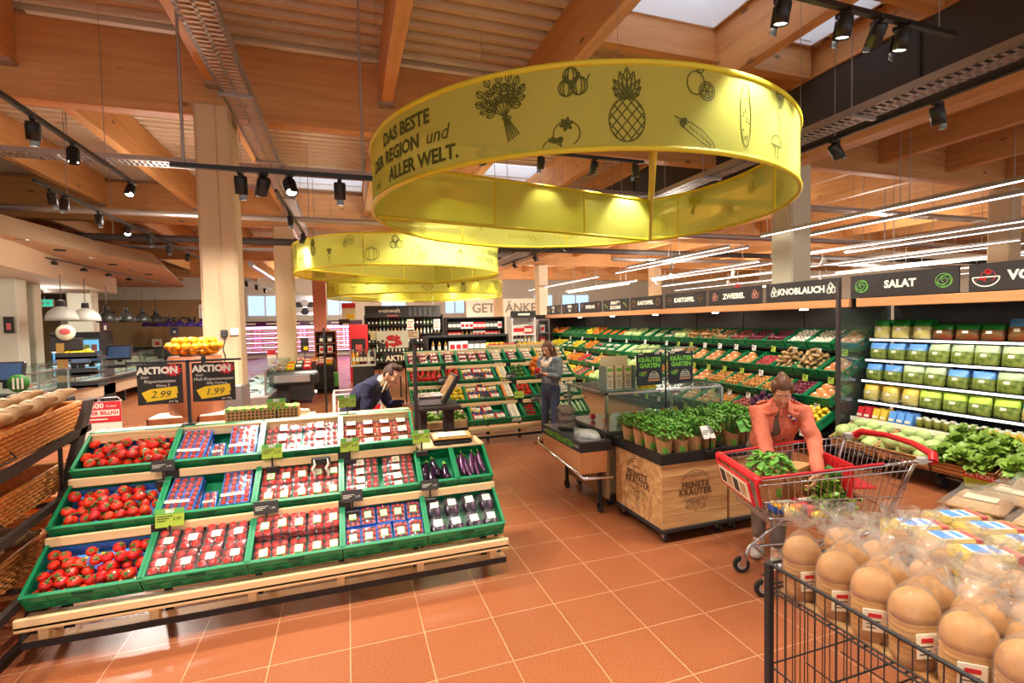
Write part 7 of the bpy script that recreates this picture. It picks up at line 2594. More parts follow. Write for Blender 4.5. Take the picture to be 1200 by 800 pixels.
# wine corner
wy = 22.0
x0 = at(428, 400, Y=wy).x
x1 = at(520, 400, Y=wy).x
shelf('black wine shelf under the long black sign', x0, x1, wy, (.35, .75, 1.15, 1.55, 1.95), .5, [['wine', 'green'], ['green', 'wine', 'amber'], ['wine', 'dark'], ['amber', 'clear'], ['wine', 'green']], .16, 'black_matte', 2.35, mid='black wine shelf')
a, b = at(427, 358.5, Y=wy), at(516, 371, Y=wy)
t = thing('wine_sign', 'long black sign with pale wine lettering, hung over the wine shelf', 'sign', (a.x, wy - .1, b.z))
MB().box(0, b.x - a.x, 0, .06, 0, a.z - b.z).build('board', 'board', t)
m = MB()
h_ = a.z - b.z
put_text(m, 'weinwelt', T(.55, -.006, h_ * .58) @ RX(PI / 2), h_ * .5, 0, align='LEFT')
m.box(.9, 1.4, -.01, 0, h_ * .12, h_ * .2, 1)
for q in range(5): m.box(1.85 + .22 * q, 1.85 + .22 * q + .12, -.01, 0, h_ * .1, h_ * .85, 2)
m.build('lettering', ['label_white', 'meat', 'grey_panel'], t)
for f in (.1, .9): MB().cyl(((b.x - a.x) * f, .03, h_), ((b.x - a.x) * f, .03, ZR - b.z), .01, n=6).build('hanger', 'zinc', t)
# red framed cabinet, bottle bins, posters before the wine shelf
a = at(410, 420, Y=18)
t = thing('red_cabinet', 'red framed display cabinet left of the wine shelf', 'cabinet', (a.x, 18, 0))
MB().box(0, .62, .02, .45, 0, 2.0, bev=.02).build('carcass', 'red', t)
MB().box(.08, .54, 0, .02, .75, 1.5).build('window', 'board', t)
MB().box(.2, .42, -.01, .0, .9, 1.3).build('notice', 'meat', t)
a = at(411, 432, Y=14.0)
t = thing('bottle_bin', 'clear acrylic bin of tall bottles beside the navy sleeved man', 'bottle rack', (a.x, 14.0, 0))
MB().box(0, .66, 0, .3, .85, .9).box(0, .02, 0, .3, .9, 1.32).box(.64, .66, 0, .3, .9, 1.32).build('tray', 'lamp_grey', t)
MB().box(.02, .64, .28, .3, .9, 1.3).build('back', 'glass', t)
MB().box(.05, .61, .03, .27, 0, .85).build('pedestal', 'black_matte', t)
for i in range(6): ITEMS[('juice', 'juice', 'dark', 'dark', 'clear', 'dark')[i] if False else ('juice', 'amber', 'wine', 'wine', 'clear', 'wine')[i]].place(T(a.x + .08 + .1 * i, 14.14, .9) @ SC(1.15, 1.15, 1.3), 'tall %s bottle in the clear acrylic bin' % ('orange', 'amber', 'dark', 'dark', 'clear', 'dark')[i], 'dark bottles in the acrylic bin' if i in (2, 3, 5) else None)
a, b = at(441, 388, Y=15.5), at(479, 407, Y=15.5)
t = thing('fruit_poster', 'large poster with red berries hung before the wine shelf', 'poster', (a.x, 15.5, b.z))
w_, h_ = b.x - a.x, a.z - b.z
MB().box(0, w_, 0, .02, 0, h_).build('sheet', 'label_white', t)
m = MB()
for i in range(46):
    u, v = RN.uniform(.3, .75), RN.uniform(.08, .7)
    m.ball((w_ * u, -.004, h_ * v), (.045, .006, .045), 8, 5)
m.build('berry_print', 'red', t)
m = MB()
for i in range(16): m.ball((w_ * RN.uniform(.02, .3), -.003, h_ * RN.uniform(.05, .45)), (.05, .005, .04), 8, 5)
m.build('nut_print', 'tag_dark', t)
for f in (.05, .95): MB().box(w_ * f - .015, w_ * f + .015, .02, .04, -b.z, h_).build('stand_leg', 'black', t)
for i, (xa, ya, xb, yb, lab) in enumerate(((471, 388, 491, 396, 'pale orange offer strip beside the berry poster'), (477, 374, 485, 386, 'pink notice on the wine shelf, nearer the berry poster'), (508, 374, 516, 386, 'pink notice on the wine shelf, farther from the berry poster'), (434, 388, 441, 398, 'white and yellow notice left of the berry poster'))):
    Y = 21.9 if i in (1, 2) else 15.6
    a, b = at(xa, ya, Y=Y), at(xb, yb, Y=Y)
    t = thing('notice', lab, 'notice', (a.x, Y, b.z))
    w_, h_ = b.x - a.x, a.z - b.z
    MB().box(0, w_, 0, .02, 0, h_).build('sheet', 'cream' if i != 3 else 'label_white', t)
    m = MB()
    for k in range(3): m.box(w_ * .1, w_ * (.9 - .2 * (k % 2)), -.004, 0, h_ * (.2 + .25 * k), h_ * (.3 + .25 * k))
    m.build('print', 'red_ad' if i != 3 else 'yellow_ad', t)
    MB().cyl((w_ * .5, .01, h_), (w_ * .5, .01, h_ + .2), .006, n=4).box(w_ * .45, w_ * .55, .02, .03, -b.z, h_ * .5).build('holder', 'black', t)
t = thing('aktion_board', 'dark board lettered aktion behind the navy sleeved man', 'sign', at(469, 420, Y=13.5))
MB().box(-.45, .45, 0, .02, -.1, .14).build('board', 'board', t)
m = MB()
put_text(m, 'AKTION', T(0, -.006, .01) @ RX(PI / 2), .2, 0, bold=.006)
m.build('lettering', 'cream', t)
MB().box(-.02, .02, .02, .04, -t.location.z, .0).build('stand_leg', 'black', t)
# drinks wall
a, b = at(552, 352, Y=30), at(627, 373, Y=30)
o = struct(MB().box(a.x - .3, b.x + .1, 30, 30.1, 0, a.z + .1).build('wall_drinks', 'white_wall'), 'white partition with the drinks lettering')
m = MB()
for s_, q in (('GETR', 553), ('ÄNKE', 592)): put_text(m, s_, T(at(q, 362, Y=30).x, 29.98, at(600, 361, Y=30).z) @ RX(PI / 2), .82, 0, depth=.02, bold=.012, align='LEFT')
tag(m.build('drinks_lettering', 'burlap'), 'large grey drinks lettering on the white partition', 'wall lettering')
struct(MB().box(at(584, 300, Y=25).x - .2, at(584, 300, Y=25).x + .2, 25, 25.4, 0, BZ0).build('column', 'concrete'), 'slim far column splitting the drinks lettering')
# dark shelf running along the hall right of the wine shelf, and white goods shelf
shelf('low black gondola of boxed goods behind the pepper stand', at(500, 400, Y=12.2).x, at(596, 400, Y=12.2).x, 12.2, (.5, .9, 1.25), .5, [['white', 'red'], ['dark', 'white', 'red'], ['amber', 'white', 'dark', 'yellow']], .16, 'black_matte', 1.62, mid='low black gondola')
shelf('dark rack with hanging goods between wine shelf and white shelf', at(523, 400, Y=18.8).x, at(592, 400, Y=18.8).x, 18.8, (.35, .7, 1.05, 1.4, 1.75), .5, [['dark', 'white', 'red'], ['amber', 'wine'], ['white', 'dark'], ['red', 'amber', 'white']], .17, 'black_matte', 2.15, mid='dark goods rack')
a = at(600, 400, Y=14.2)
t = shelf('white shelf of bottles and cartons behind the denim jacketed woman', a.x, a.x + .78, 14.2, (.35, .68, 1.0, 1.3, 1.6), .5, [['blue', 'dark'], ['dark', 'blue'], ['white', 'red', 'clear'], ['wine', 'amber', 'juice'], ['white', 'red']], .12, 'white', 2.1, mid='white shelf behind the woman')
MB().box(0, .78, -.03, .1, 2.1, 2.3).build('header_sign', 'board', t)
m = MB()
m.box(.2, .58, -.036, -.03, 2.17, 2.23)
m.build('header_lettering', 'label_white', t)
MB().box(.2, .5, -.03, -.01, .74, .92).build('lime_card', 'tag_lime', t)
a = at(630, 400, Y=15.3)
shelf('slim grey shelf beside the end of the vegetable wall', a.x, a.x + .45, 15.3, (.4, .8, 1.2, 1.6), .5, [['white', 'red'], ['yellow', 'white'], ['red', 'white'], ['white', 'yellow']], .2, 'zinc', 2.0, mid='slim grey shelf')
# dry goods gondolas behind the vegetable wall, their tops just showing
for i in range(4):
    shelf(('first', 'second', 'third', 'fourth')[i] + ' white gondola of dry goods behind the vegetable wall', 9.5 + 4.2 * i, 12.9 + 4.2 * i, 15 + 1.5 * i, (.4, .8, 1.2, 1.6), .5, ['white', 'yellow', 'blue', 'red'], .6, 'white', 2.2, mid=('first', 'second', 'third', 'fourth')[i] + ' gondola')
a = at(865, 338, Y=13)
t = thing('hanging_sign', 'small red and yellow sign hanging beyond the onion sign', 'sign', (a.x, 13, a.z))
MB().box(-.1, .1, 0, .02, -.15, .15).build('sheet', 'red', t)
MB().box(-.08, .08, -.005, 0, -.1, .0).build('field', 'yellow_ad', t)
MB().cyl((0, .01, .15), (0, .01, ZR - a.z), .006, n=5).build('wire', 'zinc', t)
t = thing('exit_sign', 'green lit exit sign over the passage between the stone piers', 'exit sign', at(52, 355, Y=18.5))
MB().box(-.22, .22, 0, .05, -.12, .12, bev=.01).build('casing', 'white', t)
m = MB()
m.box(-.2, .2, -.006, 0, -.1, .1)
m.build('lit_face', 'exit_green', t)
m = MB()
m.box(-.12, -.02, -.01, -.006, -.06, .05).path([(.0, -.009, 0), (.12, -.009, 0)], .012, 4).path([(.08, -.009, .04), (.13, -.009, 0), (.08, -.009, -.04)], .012, 4)
m.build('pictogram', 'white', t)
MB().cyl((0, .02, .12), (0, .02, 3.05 - t.location.z), .012, n=6).build('hanger', 'zinc', t)
# weighing station between the two stands
t = thing('weighing_station', 'dark wooden weighing station with a tilted scale between the two produce stands', 'scale station', (.78, 6.0, 0))
MB().box(0, .5, 0, .5, .0, .06).box(.04, .12, .06, .44, .06, .9).box(.38, .46, .06, .44, .06, .9).build('stand_frame', 'dark_wall', t)
MB().box(-.04, .54, -.02, .52, .9, .95, bev=.01).build('counter_top', 'dark_wall', t)
MB().box(.02, .36, .08, .4, .95, 1.05, bev=.015).build('scale_body', 'zinc', t)
MB().box(.0, .38, .06, .42, 1.06, 1.075, bev=.004).build('scale_plate', 'steel', t)
m = MB(); m.M = T(.42, .2, 1.14) @ RY(.55)
m.box(-.03, .03, -.18, .18, -.19, .2, bev=.01)
m.build('screen_case', 'black', t)
m = MB(); m.M = T(.42, .2, 1.14) @ RY(.55)
m.box(-.04, -.03, -.15, .15, -.15, .17)
m.build('screen', 'flatbread', t)
for i, z in enumerate((.25, .5)): MB().box(.12, .38, .08, .42, z, z + .05).build('paper_roll_shelf', 'paper', t)
t = thing('tall_post', 'tall dark square post standing beside the weighing station', 'post', (.68, 5.35, 0))
MB().box(-.02, .02, -.02, .02, 0, 1.78, bev=.004).build('post', 'dark_panel', t)
MB().box(-.03, .03, -.03, .03, 1.76, 1.81, bev=.006).box(-.1, .1, -.1, .1, 0, .015).build('cap', 'black', t)
p = at(372, 470, Y=6.4)
t = thing('thin_post', 'thin black post rising behind the lattice sided box', 'post', (p.x + .1, 6.4, 0))
MB().cyl((0, 0, 0), (0, 0, 1.95), .012, n=8).build('post', 'black', t)
MB().box(-.12, .12, -.12, .12, 0, .02).build('foot', 'black', t)
# low crates with greens left of the pepper stand
t = thing('herb_crate_stand', 'low black stand with leafy greens at the near end of the pepper stand', 'display stand', (.98, 6.75, 0))
MB().box(0, .6, 0, .45, .45, .5).box(.03, .07, .03, .07, 0, .45).box(.53, .57, .03, .07, 0, .45).box(.03, .07, .38, .42, 0, .45).box(.53, .57, .38, .42, 0, .45).build('frame', 'black_matte', t)
MB().box(0, .6, 0, .012, .5, .62).box(0, .6, .438, .45, .5, .62).box(0, .012, 0, .45, .5, .62).box(.588, .6, 0, .45, .5, .62).build('tray', 'pale_wood', t)
for i in range(6): K['lettuce'].place(T(1.08 + .2 * (i % 3), 6.87 + .2 * (i // 3), .53) @ RZ(i), 'leafy green head on the low black stand by the pepper stand', 'greens on the low black stand')
# white lime tagged crates behind the navy sleeved man
p = at(430, 460, Y=7.2)
t = thing('white_wire_bin', 'pale wire bin standing behind the navy sleeved man', 'bin', (p.x - .45, 7.4, 0))
m = MB()
for x in (0, .75):
    for y in (0, .5): m.box(x - .015, x + .015, y - .015, y + .015, 0, 1.0)
for z in (.98, .6): m.box(0, .75, -.01, .01, z, z + .02).box(0, .75, .49, .51, z, z + .02).box(-.01, .01, 0, .5, z, z + .02).box(.74, .76, 0, .5, z, z + .02)
m.build('frame', 'white', t)
MB().box(0, .75, 0, .5, .6, .62).build('floor_panel', 'cream', t)
MB().box(.3, .7, -.02, -.012, .88, 1.02).build('card', 'pack_blue', t)
for i in range(6): ITEMS[('white', 'red')[i % 2]].place(T(p.x - .45 + .14 + .22 * (i % 3), 7.55 + .2 * (i // 3), .62), '%s in the pale wire bin behind the man' % ('white carton', 'red box')[i % 2], 'boxes in the pale wire bin %d' % (i % 2))
# ------------------------------------------------------------------ people


def V3(*a): return Vector(a)


def tubeE(m, pts, rad, side=(1, 0, 0), n=16, mi=0):
    """elliptic tube: rad = [(along side, across)]"""
    P = [Vector(p) for p in pts]
    S = Vector(side)
    rings = []
    k = len(P)
    for i in range(k):
        t = (P[min(i + 1, k - 1)] - P[max(i - 1, 0)]).normalized()
        u = (S - t * S.dot(t))
        u = u.normalized() if u.length > 1e-4 else t.orthogonal().normalized()
        v = t.cross(u)
        a, b = rad[i] if isinstance(rad[i], (tuple, list)) else (rad[i], rad[i])
        rings.append([P[i] + u * a * math.cos(2 * PI * j / n) + v * b * math.sin(2 * PI * j / n) for j in range(n)])
    # rounded ends
    t0 = (P[0] - P[1]).normalized()
    t1 = (P[-1] - P[-2]).normalized()
    r0 = min(rad[0]) if isinstance(rad[0], (tuple, list)) else rad[0]
    r1 = min(rad[-1]) if isinstance(rad[-1], (tuple, list)) else rad[-1]

    def cap(ring, c, t, r):
        return [[c + (q - c) * s + t * r * h for q in ring] for s, h in ((.8, .5), (.45, .85))]
    rings = list(reversed(cap(rings[0], P[0], t0, r0))) + rings + cap(rings[-1], P[-1], t1, r1)
    return m.loft(rings, mi)


def remesh(o, vox, it=4):
    r = o.modifiers.new('remesh', 'REMESH')
    r.mode = 'VOXEL'
    r.voxel_size = vox
    r.use_smooth_shade = True
    s = o.modifiers.new('smooth', 'SMOOTH')
    s.factor = .5
    s.iterations = it
    return o


def hand(m, wrist, d, palm, thumb_side, L_=.18, curl=.5):
    """d: pointing direction; palm: palm normal; fingers curl towards the palm"""
    d, q = Vector(d).normalized(), Vector(palm)
    q = (q - d * q.dot(d)).normalized()
    s = d.cross(q) * thumb_side
    w = Vector(wrist)
    pl = L_ * .5
    tubeE(m, [w - d * .02, w + d * pl * .3, w + d * pl * .75, w + d * pl], [(.027, .02), (.036, .016), (.042, .015), (.04, .012)], s, 12)
    for i, (off, fl) in enumerate(((.03, .86), (.01, 1), (-.011, .94), (-.031, .74))):
        b = w + d * pl * .95 + s * off
        P = [b - d * .02, b]
        ang = 0
        dd = d.copy()
        for seg in (.42, .32, .26):
            ang += curl * .75
            dd = d * math.cos(ang) + q * math.sin(ang)
            P.append(P[-1] + dd * L_ * .5 * fl * seg)
        m.path(P, [.0095, .0098, .009, .0083, .0065], 8)
    b = w + d * pl * .3 + s * .028
    P = [b, b + s * .022 + d * .02 + q * .008, b + s * .03 + d * .045 + q * .018, b + s * .028 + d * .068 + q * .03]
    m.path(P, [.013, .012, .0105, .008], 8)


def head_parts(t, m, c, fwd, up, sex, hair_mat, style):
    """adds the head to the body mesh m; returns nothing, builds face parts and hair as children of t. c: centre of the head"""
    f, u = Vector(fwd).normalized(), Vector(up)
    u = (u - f * u.dot(f)).normalized()
    r = f.cross(u)
    H = Matrix(((r.x, f.x, u.x, c[0]), (r.y, f.y, u.y, c[1]), (r.z, f.z, u.z, c[2]), (0, 0, 0, 1)))

    def fn(d):
        k = 1.0
        if d.z < 0:
            k *= 1 - .20 * (-d.z) ** 1.5 * (1 - max(0, d.y) * .75)
            k *= 1 - .10 * abs(d.x) * (-d.z)
        if d.y > .5 and -.15 < d.z < .3: k *= 1 - .03 * (d.y - .5)
        return k
    mm = MB()
    mm.M = H
    mm.ball((0, 0, 0), (.074, .094, .115), 24, 18, 0, fn)
    mm.ball((0, .062, -.078), (.03, .028, .026), 10, 8)           # chin
    mm.path([(0, .088, .018), (0, .1, -.008), (0, .112, -.028), (0, .1, -.036)], [.009, .0115, .0135, .010], 8)
    for s in (-1, 1):
        mm.ball((s * .012, .094, -.034), (.009, .009, .008), 8, 6)
        mm.ball((s * .042, .062, -.03), (.022, .02, .022), 8, 6)   # cheeks
        mm.ball((s * .03, .078, .034), (.026, .014, .010), 8, 6)   # brow
        mm.ball((s * .076, -.008, -.008), (.011, .02, .032), 8, 8)  # ears
    m.v, n0 = m.v + mm.v, len(m.v)
    m.f += [tuple(i + n0 for i in q) for q in mm.f]
    m.mi += mm.mi
    m.sm += mm.sm
    for s in (-1, 1):
        e = MB(); e.M = H
        e.ball((s * .031, .079, .01), (.0125, .009, .0055), 10, 8)
        e = e.build('eye', 'eye_white', t)
        i = MB(); i.M = H
        i.ball((s * .031, .0865, .008), (.005, .003, .0045), 8, 6)
        i.build('iris', 'iris', e)
        b = MB(); b.M = H
        b.path([(s * .012, .0945, .032), (s * .03, .0945, .038), (s * .048, .08, .034)], [.003, .0038, .002], 6, flat=.6)
        b.build('eyebrow', hair_mat, t)
    l = MB(); l.M = H
    l.path([(-.024, .084, -.056), (-.01, .0955, -.0535), (0, .0965, -.0555), (.01, .0955, -.0535), (.024, .084, -.056)], [.002, .0055, .005, .0055, .002], 8, flat=.7)
    l.path([(-.02, .086, -.0585), (0, .0955, -.0645), (.02, .086, -.0585)], [.002, .006, .002], 8, flat=.7)
    l.build('mouth', 'lips', t)
    h = MB(); h.M = H

    def hf(d):
        # cap that leaves the face free
        face = d.y > .25 and d.z < .58 and abs(d.x) < .8
        if d.z < -.12 and d.y > -.35: face = True
        return .86 if face else 1.075 + .02 * math.sin(14 * d.x) * math.cos(9 * d.z)
    h.ball((0, -.006, .008), (.076, .096, .114), 26, 20, 0, hf)
    if style == 'short':
        for k in range(9): h.ball((-.06 + .015 * k, .05 - .004 * (k - 4) ** 2 * .5, .1 + .01 * math.sin(k * 2)), (.02, .035, .02), 8, 6)
    elif style == 'bun':
        h.ball((0, -.095, .06), (.036, .034, .034), 12, 8, 0, lumpy)
        for s in (-1, 1): h.ball((s * .062, .02, .045), (.02, .05, .06), 8, 8)
    else:
        for s in (-1, 1):
            h.path([(s * .03, .02, .1), (s * .07, .035, .03), (s * .078, .03, -.06), (s * .085, .02, -.15), (s * .08, .005, -.24), (s * .07, -.01, -.3)], [.03, .03, .03, .034, .03, .01], 10, flat=.7)
        h.path([(0, -.07, .06), (0, -.095, -.05), (0, -.1, -.16), (0, -.085, -.27), (0, -.07, -.33)], [.07, .078, .075, .06, .02], 12, flat=.5)
    remesh(h.build('hair', hair_mat, t), .007, 3)


def shoe(t, ank, d, mat_, hi=.1, L_=.26):
    d = Vector((d[0], d[1], 0)).normalized()
    s = Vector((-d.y, d.x, 0))
    a = Vector((ank[0], ank[1], 0))
    m = MB()
    P = [a - d * .06 + V3(0, 0, .045), a - d * .02 + V3(0, 0, .05), a + d * .06 + V3(0, 0, .045), a + d * .13 + V3(0, 0, .035), a + d * (L_ - .07) + V3(0, 0, .03)]
    tubeE(m, P, [(.034, .042), (.038, .05), (.042, .044), (.046, .034), (.036, .026)], s, 14)
    tubeE(m, [a + V3(0, 0, .05), a - d * .01 + V3(0, 0, hi)], [(.04, .05), (.043, .05)], s, 14)
    o = remesh(m.build('shoe', mat_, t), .006, 3)
    q = MB()
    pts = []
    for j in range(20):
        an = 2 * PI * j / 20
        pts.append(a + d * (.055 + (L_ / 2 - .01) * math.cos(an)) + s * (.046 * math.sin(an)))
    q.loft([[p + V3(0, 0, .0) for p in pts], [p + V3(0, 0, .022) for p in pts]], 0, False)
    q.build('sole', 'rubber' if mat_ != 'sneaker' else 'white', o)


FOLD = bpy.data.textures.new('folds', 'CLOUDS')
FOLD.noise_scale = .09


def person(label, J, spec):
    """J: joints in metres; spec: clothing"""
    t = thing('person', label, 'person', (J['pel'][0], J['pel'][1], 0))
    t.location = (0, 0, 0)
    f = Vector(J['f']).normalized()
    l = Vector((-f.y, f.x, 0)).normalized()
    pel, che, nk, hd = Vector(J['pel']), Vector(J['che']), Vector(J['nk']), Vector(J['hd'])
    k = spec.get('k', 1.0)
    bw = spec.get('bw', 1.0)
    m = MB()
    # trunk (skin, under the clothes)
    tubeE(m, [pel + V3(0, 0, -.08), pel, pel.lerp(che, .5), che, che.lerp(nk, .6), nk], [(.13 * bw, .1), (.145 * bw, .105), (.115 * bw, .09), (.15 * bw, .1), (.13 * bw, .08), (.05, .055)], l)
    hf, hu = Vector(J['hf']), Vector(J['hu'])
    tubeE(m, [nk - V3(0, 0, .04), nk.lerp(hd, .5), hd - hu * .03], [.056, .05, .052], l, 14)
    for s in ('R', 'L'):
        sh, el, wr = (Vector(J[q + s]) for q in ('sh', 'el', 'wr'))
        tubeE(m, [che.lerp(sh, .6) + V3(0, 0, .03), sh, sh.lerp(el, .5), el, el.lerp(wr, .35), wr], [.05, .048, .042, .036, .036, .025], l, 12)
        hand(m, wr, J['hd' + s], J['pa' + s], 1 if s == 'R' else -1, .17 * k, J.get('curl', .6))
        hp, kn, an = (Vector(J[q + s]) for q in ('hp', 'kn', 'an'))
        tubeE(m, [hp + V3(0, 0, .04), hp, hp.lerp(kn, .5), kn, kn.lerp(an, .3), an], [.08, .08, .066, .048, .05, .034], l, 12)
        tubeE(m, [an, Vector((an.x, an.y, .04)) + Vector(J['ft' + s]).normalized() * .12], [.035, .03], l, 10)
    head_parts(t, m, hd, hf, hu, None, spec['hair'], spec['style'])
    remesh(m.build('body', 'skin', t), .006, 3)
    # trousers
    m = MB()
    tubeE(m, [pel + V3(0, 0, .1), pel + V3(0, 0, .02), pel + V3(0, 0, -.07)], [(.15 * bw, .115), (.17 * bw, .125), (.165 * bw, .12)], l)
    for s in ('R', 'L'):
        hp, kn, an = (Vector(J[q + s]) for q in ('hp', 'kn', 'an'))
        b = Vector((an.x, an.y, max(an.z, .1) + spec.get('hem', .0)))
        tubeE(m, [hp + V3(0, 0, .03), hp, hp.lerp(kn, .5), kn, kn.lerp(b, .4), b], [.098, .096, .08, .062, .06, .045 + spec.get('flare', 0)], l, 14)
    remesh(m.build('trousers', spec['trousers'], t), .008, 3)
    # upper garment
    m = MB()
    lo = pel.lerp(che, spec.get('low', .1))
    w = spec.get('jw', .0)
    tubeE(m, [lo, pel.lerp(che, .5), che, che.lerp(nk, .55), nk - (nk - che) * .12], [(.16 * bw + w, .125 + w), (.15 * bw + w, .12 + w), (.175 * bw + w, .128 + w), (.15 * bw + w, .1), (.075, .075)], l)
    for s in ('R', 'L'):
        sh, el, wr = (Vector(J[q + s]) for q in ('sh', 'el', 'wr'))
        cuff = el.lerp(wr, spec.get('cuff', .92))
        tubeE(m, [nk.lerp(sh, .25) - V3(0, 0, .03), nk.lerp(sh, .7) - V3(0, 0, .015), sh, sh.lerp(el, .4), sh.lerp(el, .75), el, el.lerp(cuff, .4), cuff], [.05, .062, .065 + w * .3, .064, .061, .059, .052, .044], l, 14)
    up = remesh(m.build(spec['top'][0], spec['top'][1], t), .008, 3)
    dm = up.modifiers.new('folds', 'DISPLACE')
    dm.texture = FOLD
    dm.strength = spec.get('fold', .022)
    return t, up, f, l


# woman in the coral jacket at the cart
fv = Vector((-.62, -.785, 0))
lv = Vector((.785, -.62, 0))
che = Vector((3.375, 3.17, 1.13))
hd = Vector((3.285, 3.03, 1.385))
shc = Vector((3.36, 3.13, 1.20))
W1 = dict(f=fv, pel=(3.44, 3.30, .86), che=che, nk=(3.35, 3.11, 1.275), hd=hd, hf=(-.60, -.64, -.8), hu=(-.5, -.55, .8),
          shR=shc - lv * .165, shL=shc + lv * .165, elR=(3.165, 3.09, .98), elL=(3.46, 2.89, .975), wrR=(3.06, 2.93, .80), wrL=(3.25, 2.68, .80),
          hdR=(.15, -.55, -.6), paR=(.8, -.3, .2), hdL=(-.55, -.2, -.75), paL=(-.3, .6, -.2), curl=.8,
          hpR=(3.37, 3.36, .82), knR=(3.27, 3.26, .46), anR=(3.235, 3.22, .09), ftR=(-.7, -.5, 0), hpL=(3.48, 3.24, .82), knL=(3.34, 3.09, .46), anL=(3.215, 3.02, .09), ftL=(-.7, -.6, 0))
t, up, f, l = person('woman in a coral jacket bending over the shopping cart to put in a potted herb', W1, dict(hair='hair_fair', style='bun', trousers='trouser_grey', top=('jacket', 'jacket'), low=.12, jw=.026, cuff=.93, bw=.92, hem=.06, flare=.012))
# collar, placket, buttons, epaulettes, badge and the grey top showing in the open front
m = MB()
c = che + f * .128
nkp = Vector(W1['nk'])
for s in (-1, 1):
    a = nkp + l * .05 * s + f * .055 + V3(0, 0, .0)
    b = nkp + l * .09 * s + f * .1 + V3(0, 0, -.09)
    d = nkp + l * .03 * s + f * .125 + V3(0, 0, -.06)
    e = nkp + l * .07 * s - f * .02 + V3(0, 0, .02)
    q = f * .012 + V3(0, 0, .004)
    m.loft([[e, a, d, b], [e + q, a + q, d + q, b + q]], 0, False)
m.build('collar', 'jacket', up, fix=True)
m = MB()
P = [nkp + f * .1 + V3(0, 0, -.05), che + f * .148 + V3(0, 0, .02), che + f * .146 + V3(0, 0, -.08), Vector(W1['pel']).lerp(che, .3) + f * .14]
tubeE(m, [p - l * .022 for p in P], [(.016, .006), (.026, .006), (.03, .006), (.034, .006)], l, 8)
m.build('undershirt', 'top_grey', t)
for s in (-1, 1):
    m = MB()
    tubeE(m, [p + l * (.012 + .014 * i) * s - l * .022 + f * .003 for i, p in enumerate(P)], [(.012, .007)] * 4, l, 8)
    m.build('placket', 'jacket', up)
    for i in range(4):
        p = P[0].lerp(P[3], .2 + .24 * i) + l * (.022 + .02 * i) * s - l * .022 + f * (.016 + (.02 if i in (0, 1) else .012))
        MB().ball(p, .0065, 8, 6).build('button', 'black', up)
    m = MB()
    tubeE(m, [nkp.lerp(shc + l * .165 * s, q) + V3(0, 0, .052) + f * .012 for q in (.55, 1.02)], [(.022, .007), (.022, .007)], f, 8)
    m.build('epaulette', 'jacket', up)
    MB().ball(nkp.lerp(shc + l * .165 * s, .62) + V3(0, 0, .058) + f * .03, .008, 8, 6).build('button', 'black', up)
    m = MB()
    p = che + l * .095 * s + f * .118 + V3(0, 0, .045)
    tubeE(m, [p - l * .04, p + l * .04], [(.018, .008), (.018, .008)], V3(0, 0, 1), 8)
    m.build('pocket_flap', 'jacket', up)
m = MB()
p = che + l * .1 + f * .128 + V3(0, 0, .02)
for i, (a, b, mi) in enumerate(((-.03, .02, 0), (-.015, .01, 1), (0, -.002, 0), (.014, -.012, 1), (.0, -.03, 2), (.008, -.045, 2))): m.ball(p + l * a + V3(0, 0, b), (.012, .012, .009), 8, 6, mi)
m.build('brooch', ['label_white', 'violet', 'red_ad'], up)
for s in ('R', 'L'): shoe(t, W1['an' + s], W1['ft' + s], 'sneaker', .1, .25)
# woman in the denim jacket by the pepper stand
f2 = Vector((-.86, -.5, 0)).normalized()
l2 = Vector((-f2.y, f2.x, 0))
b2 = Vector((3.07, 7.28, 0))


def J2(a, b, z): return b2 + l2 * a + f2 * b + V3(0, 0, z)


W2 = dict(f=f2, pel=J2(0, 0, .9), che=J2(0, .015, 1.22), nk=J2(0, .0, 1.41), hd=J2(.0, .05, 1.535), hf=f2 + V3(0, 0, -.45), hu=V3(0, 0, 1) + f2 * .4,
          shR=J2(-.17, 0, 1.35), shL=J2(.17, 0, 1.35), elR=J2(-.2, .06, 1.08), elL=J2(.2, .05, 1.08), wrR=J2(-.07, .24, 1.17), wrL=J2(.08, .24, 1.15),
          hdR=l2 * .4 + f2 * .5 + V3(0, 0, .3), paR=l2 - f2 * .2, hdL=-l2 * .5 + f2 * .4 + V3(0, 0, .2), paL=V3(0, 0, 1), curl=.7,
          hpR=J2(-.085, 0, .86), knR=J2(-.1, .02, .47), anR=J2(-.14, .0, .1), ftR=f2 - l2 * .3, hpL=J2(.085, 0, .86), knL=J2(.1, .04, .47), anL=J2(.1, .05, .1), ftL=f2 + l2 * .5)
t, up, f, l = person('woman in grey denim jacket and blue jeans holding a red pepper', W2, dict(hair='hair', style='long', trousers='denim', top=('denim_jacket', 'denim_grey'), low=.3, jw=.004, cuff=.7, bw=.92, hem=.02))
m = MB()
tubeE(m, [J2(0, 0, .9), J2(0, .005, 1.05), J2(0, .03, 1.3)], [(.155, .118), (.135, .105), (.07, .12)], l2)
remesh(m.build('light_blouse', 'light_top', t), .009, 3)
for s in (-1, 1):
    m = MB()
    tubeE(m, [J2(.06 * s, .02, 1.42), J2(.075 * s, .11, 1.34), J2(.05 * s, .135, 1.26)], [(.03, .01), (.035, .012), (.02, .01)], l2, 8)
    m.build('collar', 'light_top', up)
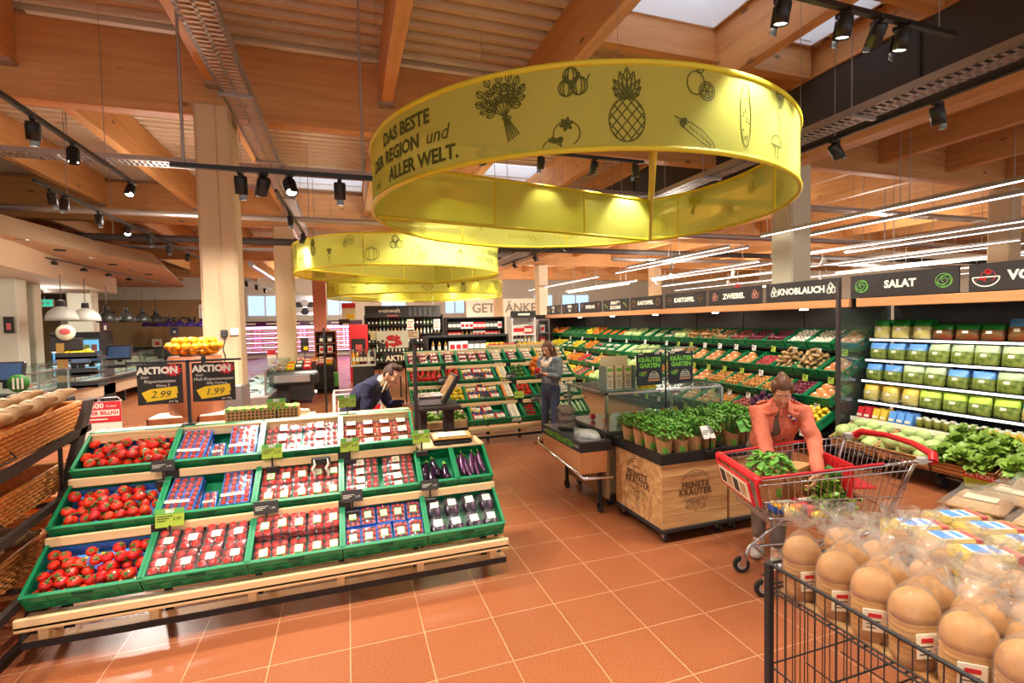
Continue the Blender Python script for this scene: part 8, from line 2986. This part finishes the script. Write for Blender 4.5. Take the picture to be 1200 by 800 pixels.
for s in ('R', 'L'): shoe(t, W2['an' + s], W2['ft' + s], 'boot', .17, .25)
K['redpepper'].place(T(*(b2 + f2 * .33 + V3(0, 0, 1.22))) @ RX(.3) @ SC(1.1), 'red pepper held in the hands of the woman in denim')
# man in the navy sweater leaning over behind the tomato stand
f3 = Vector((.93, -.37, 0)).normalized()
l3 = Vector((-f3.y, f3.x, 0))
b3 = Vector((.02, 5.55, 0))


def J3(a, b, z): return b3 + l3 * a + f3 * b + V3(0, 0, z)


W3 = dict(f=f3, pel=J3(0, -.02, .94), che=J3(0, .17, 1.24), nk=J3(0, .31, 1.39), hd=J3(.0, .45, 1.435), hf=(.8, -.62, -.5), hu=V3(0, 0, 1) + f3 * .6,
          shR=J3(-.19, .25, 1.34), shL=J3(.19, .25, 1.34), elR=J3(-.24, .24, 1.06), elL=J3(.22, .34, 1.08), wrR=J3(-.3, .42, 1.0), wrL=J3(.16, .5, 1.1),
          hdR=f3 * .8 - l3 * .3 + V3(0, 0, -.05), paR=V3(0, 0, -1), hdL=f3 + V3(0, 0, -.3), paL=V3(0, 0, -1), curl=.3,
          hpR=J3(-.09, -.03, .9), knR=J3(-.1, .02, .5), anR=J3(-.1, -.04, .1), ftR=f3, hpL=J3(.09, -.03, .9), knL=J3(.1, .02, .5), anL=J3(.1, -.04, .1), ftL=f3)
t, up, f, l = person('man in a navy sweater leaning forward behind the tomato stand', W3, dict(hair='hair_short', style='short', trousers='black_matte', top=('sweater', 'navy'), low=.02, jw=.022, cuff=.98, bw=1.08))
m = MB()
tubeE(m, [J3(0, .285, 1.35), J3(0, .335, 1.38)], [(.078, .07), (.068, .06)], l3, 14)
m.build('shirt_collar', 'shirt', up)
for s in (-1, 1):
    m = MB()
    tubeE(m, [J3(.03 * s, .40, 1.36), J3(.06 * s, .38, 1.30), J3(.075 * s, .36, 1.26)], [(.02, .01), (.028, .01), (.008, .006)], l3, 8)
    m.build('collar_tip', 'shirt', up)
for s in ('R', 'L'): shoe(t, W3['an' + s], W3['ft' + s], 'black', .08, .28)
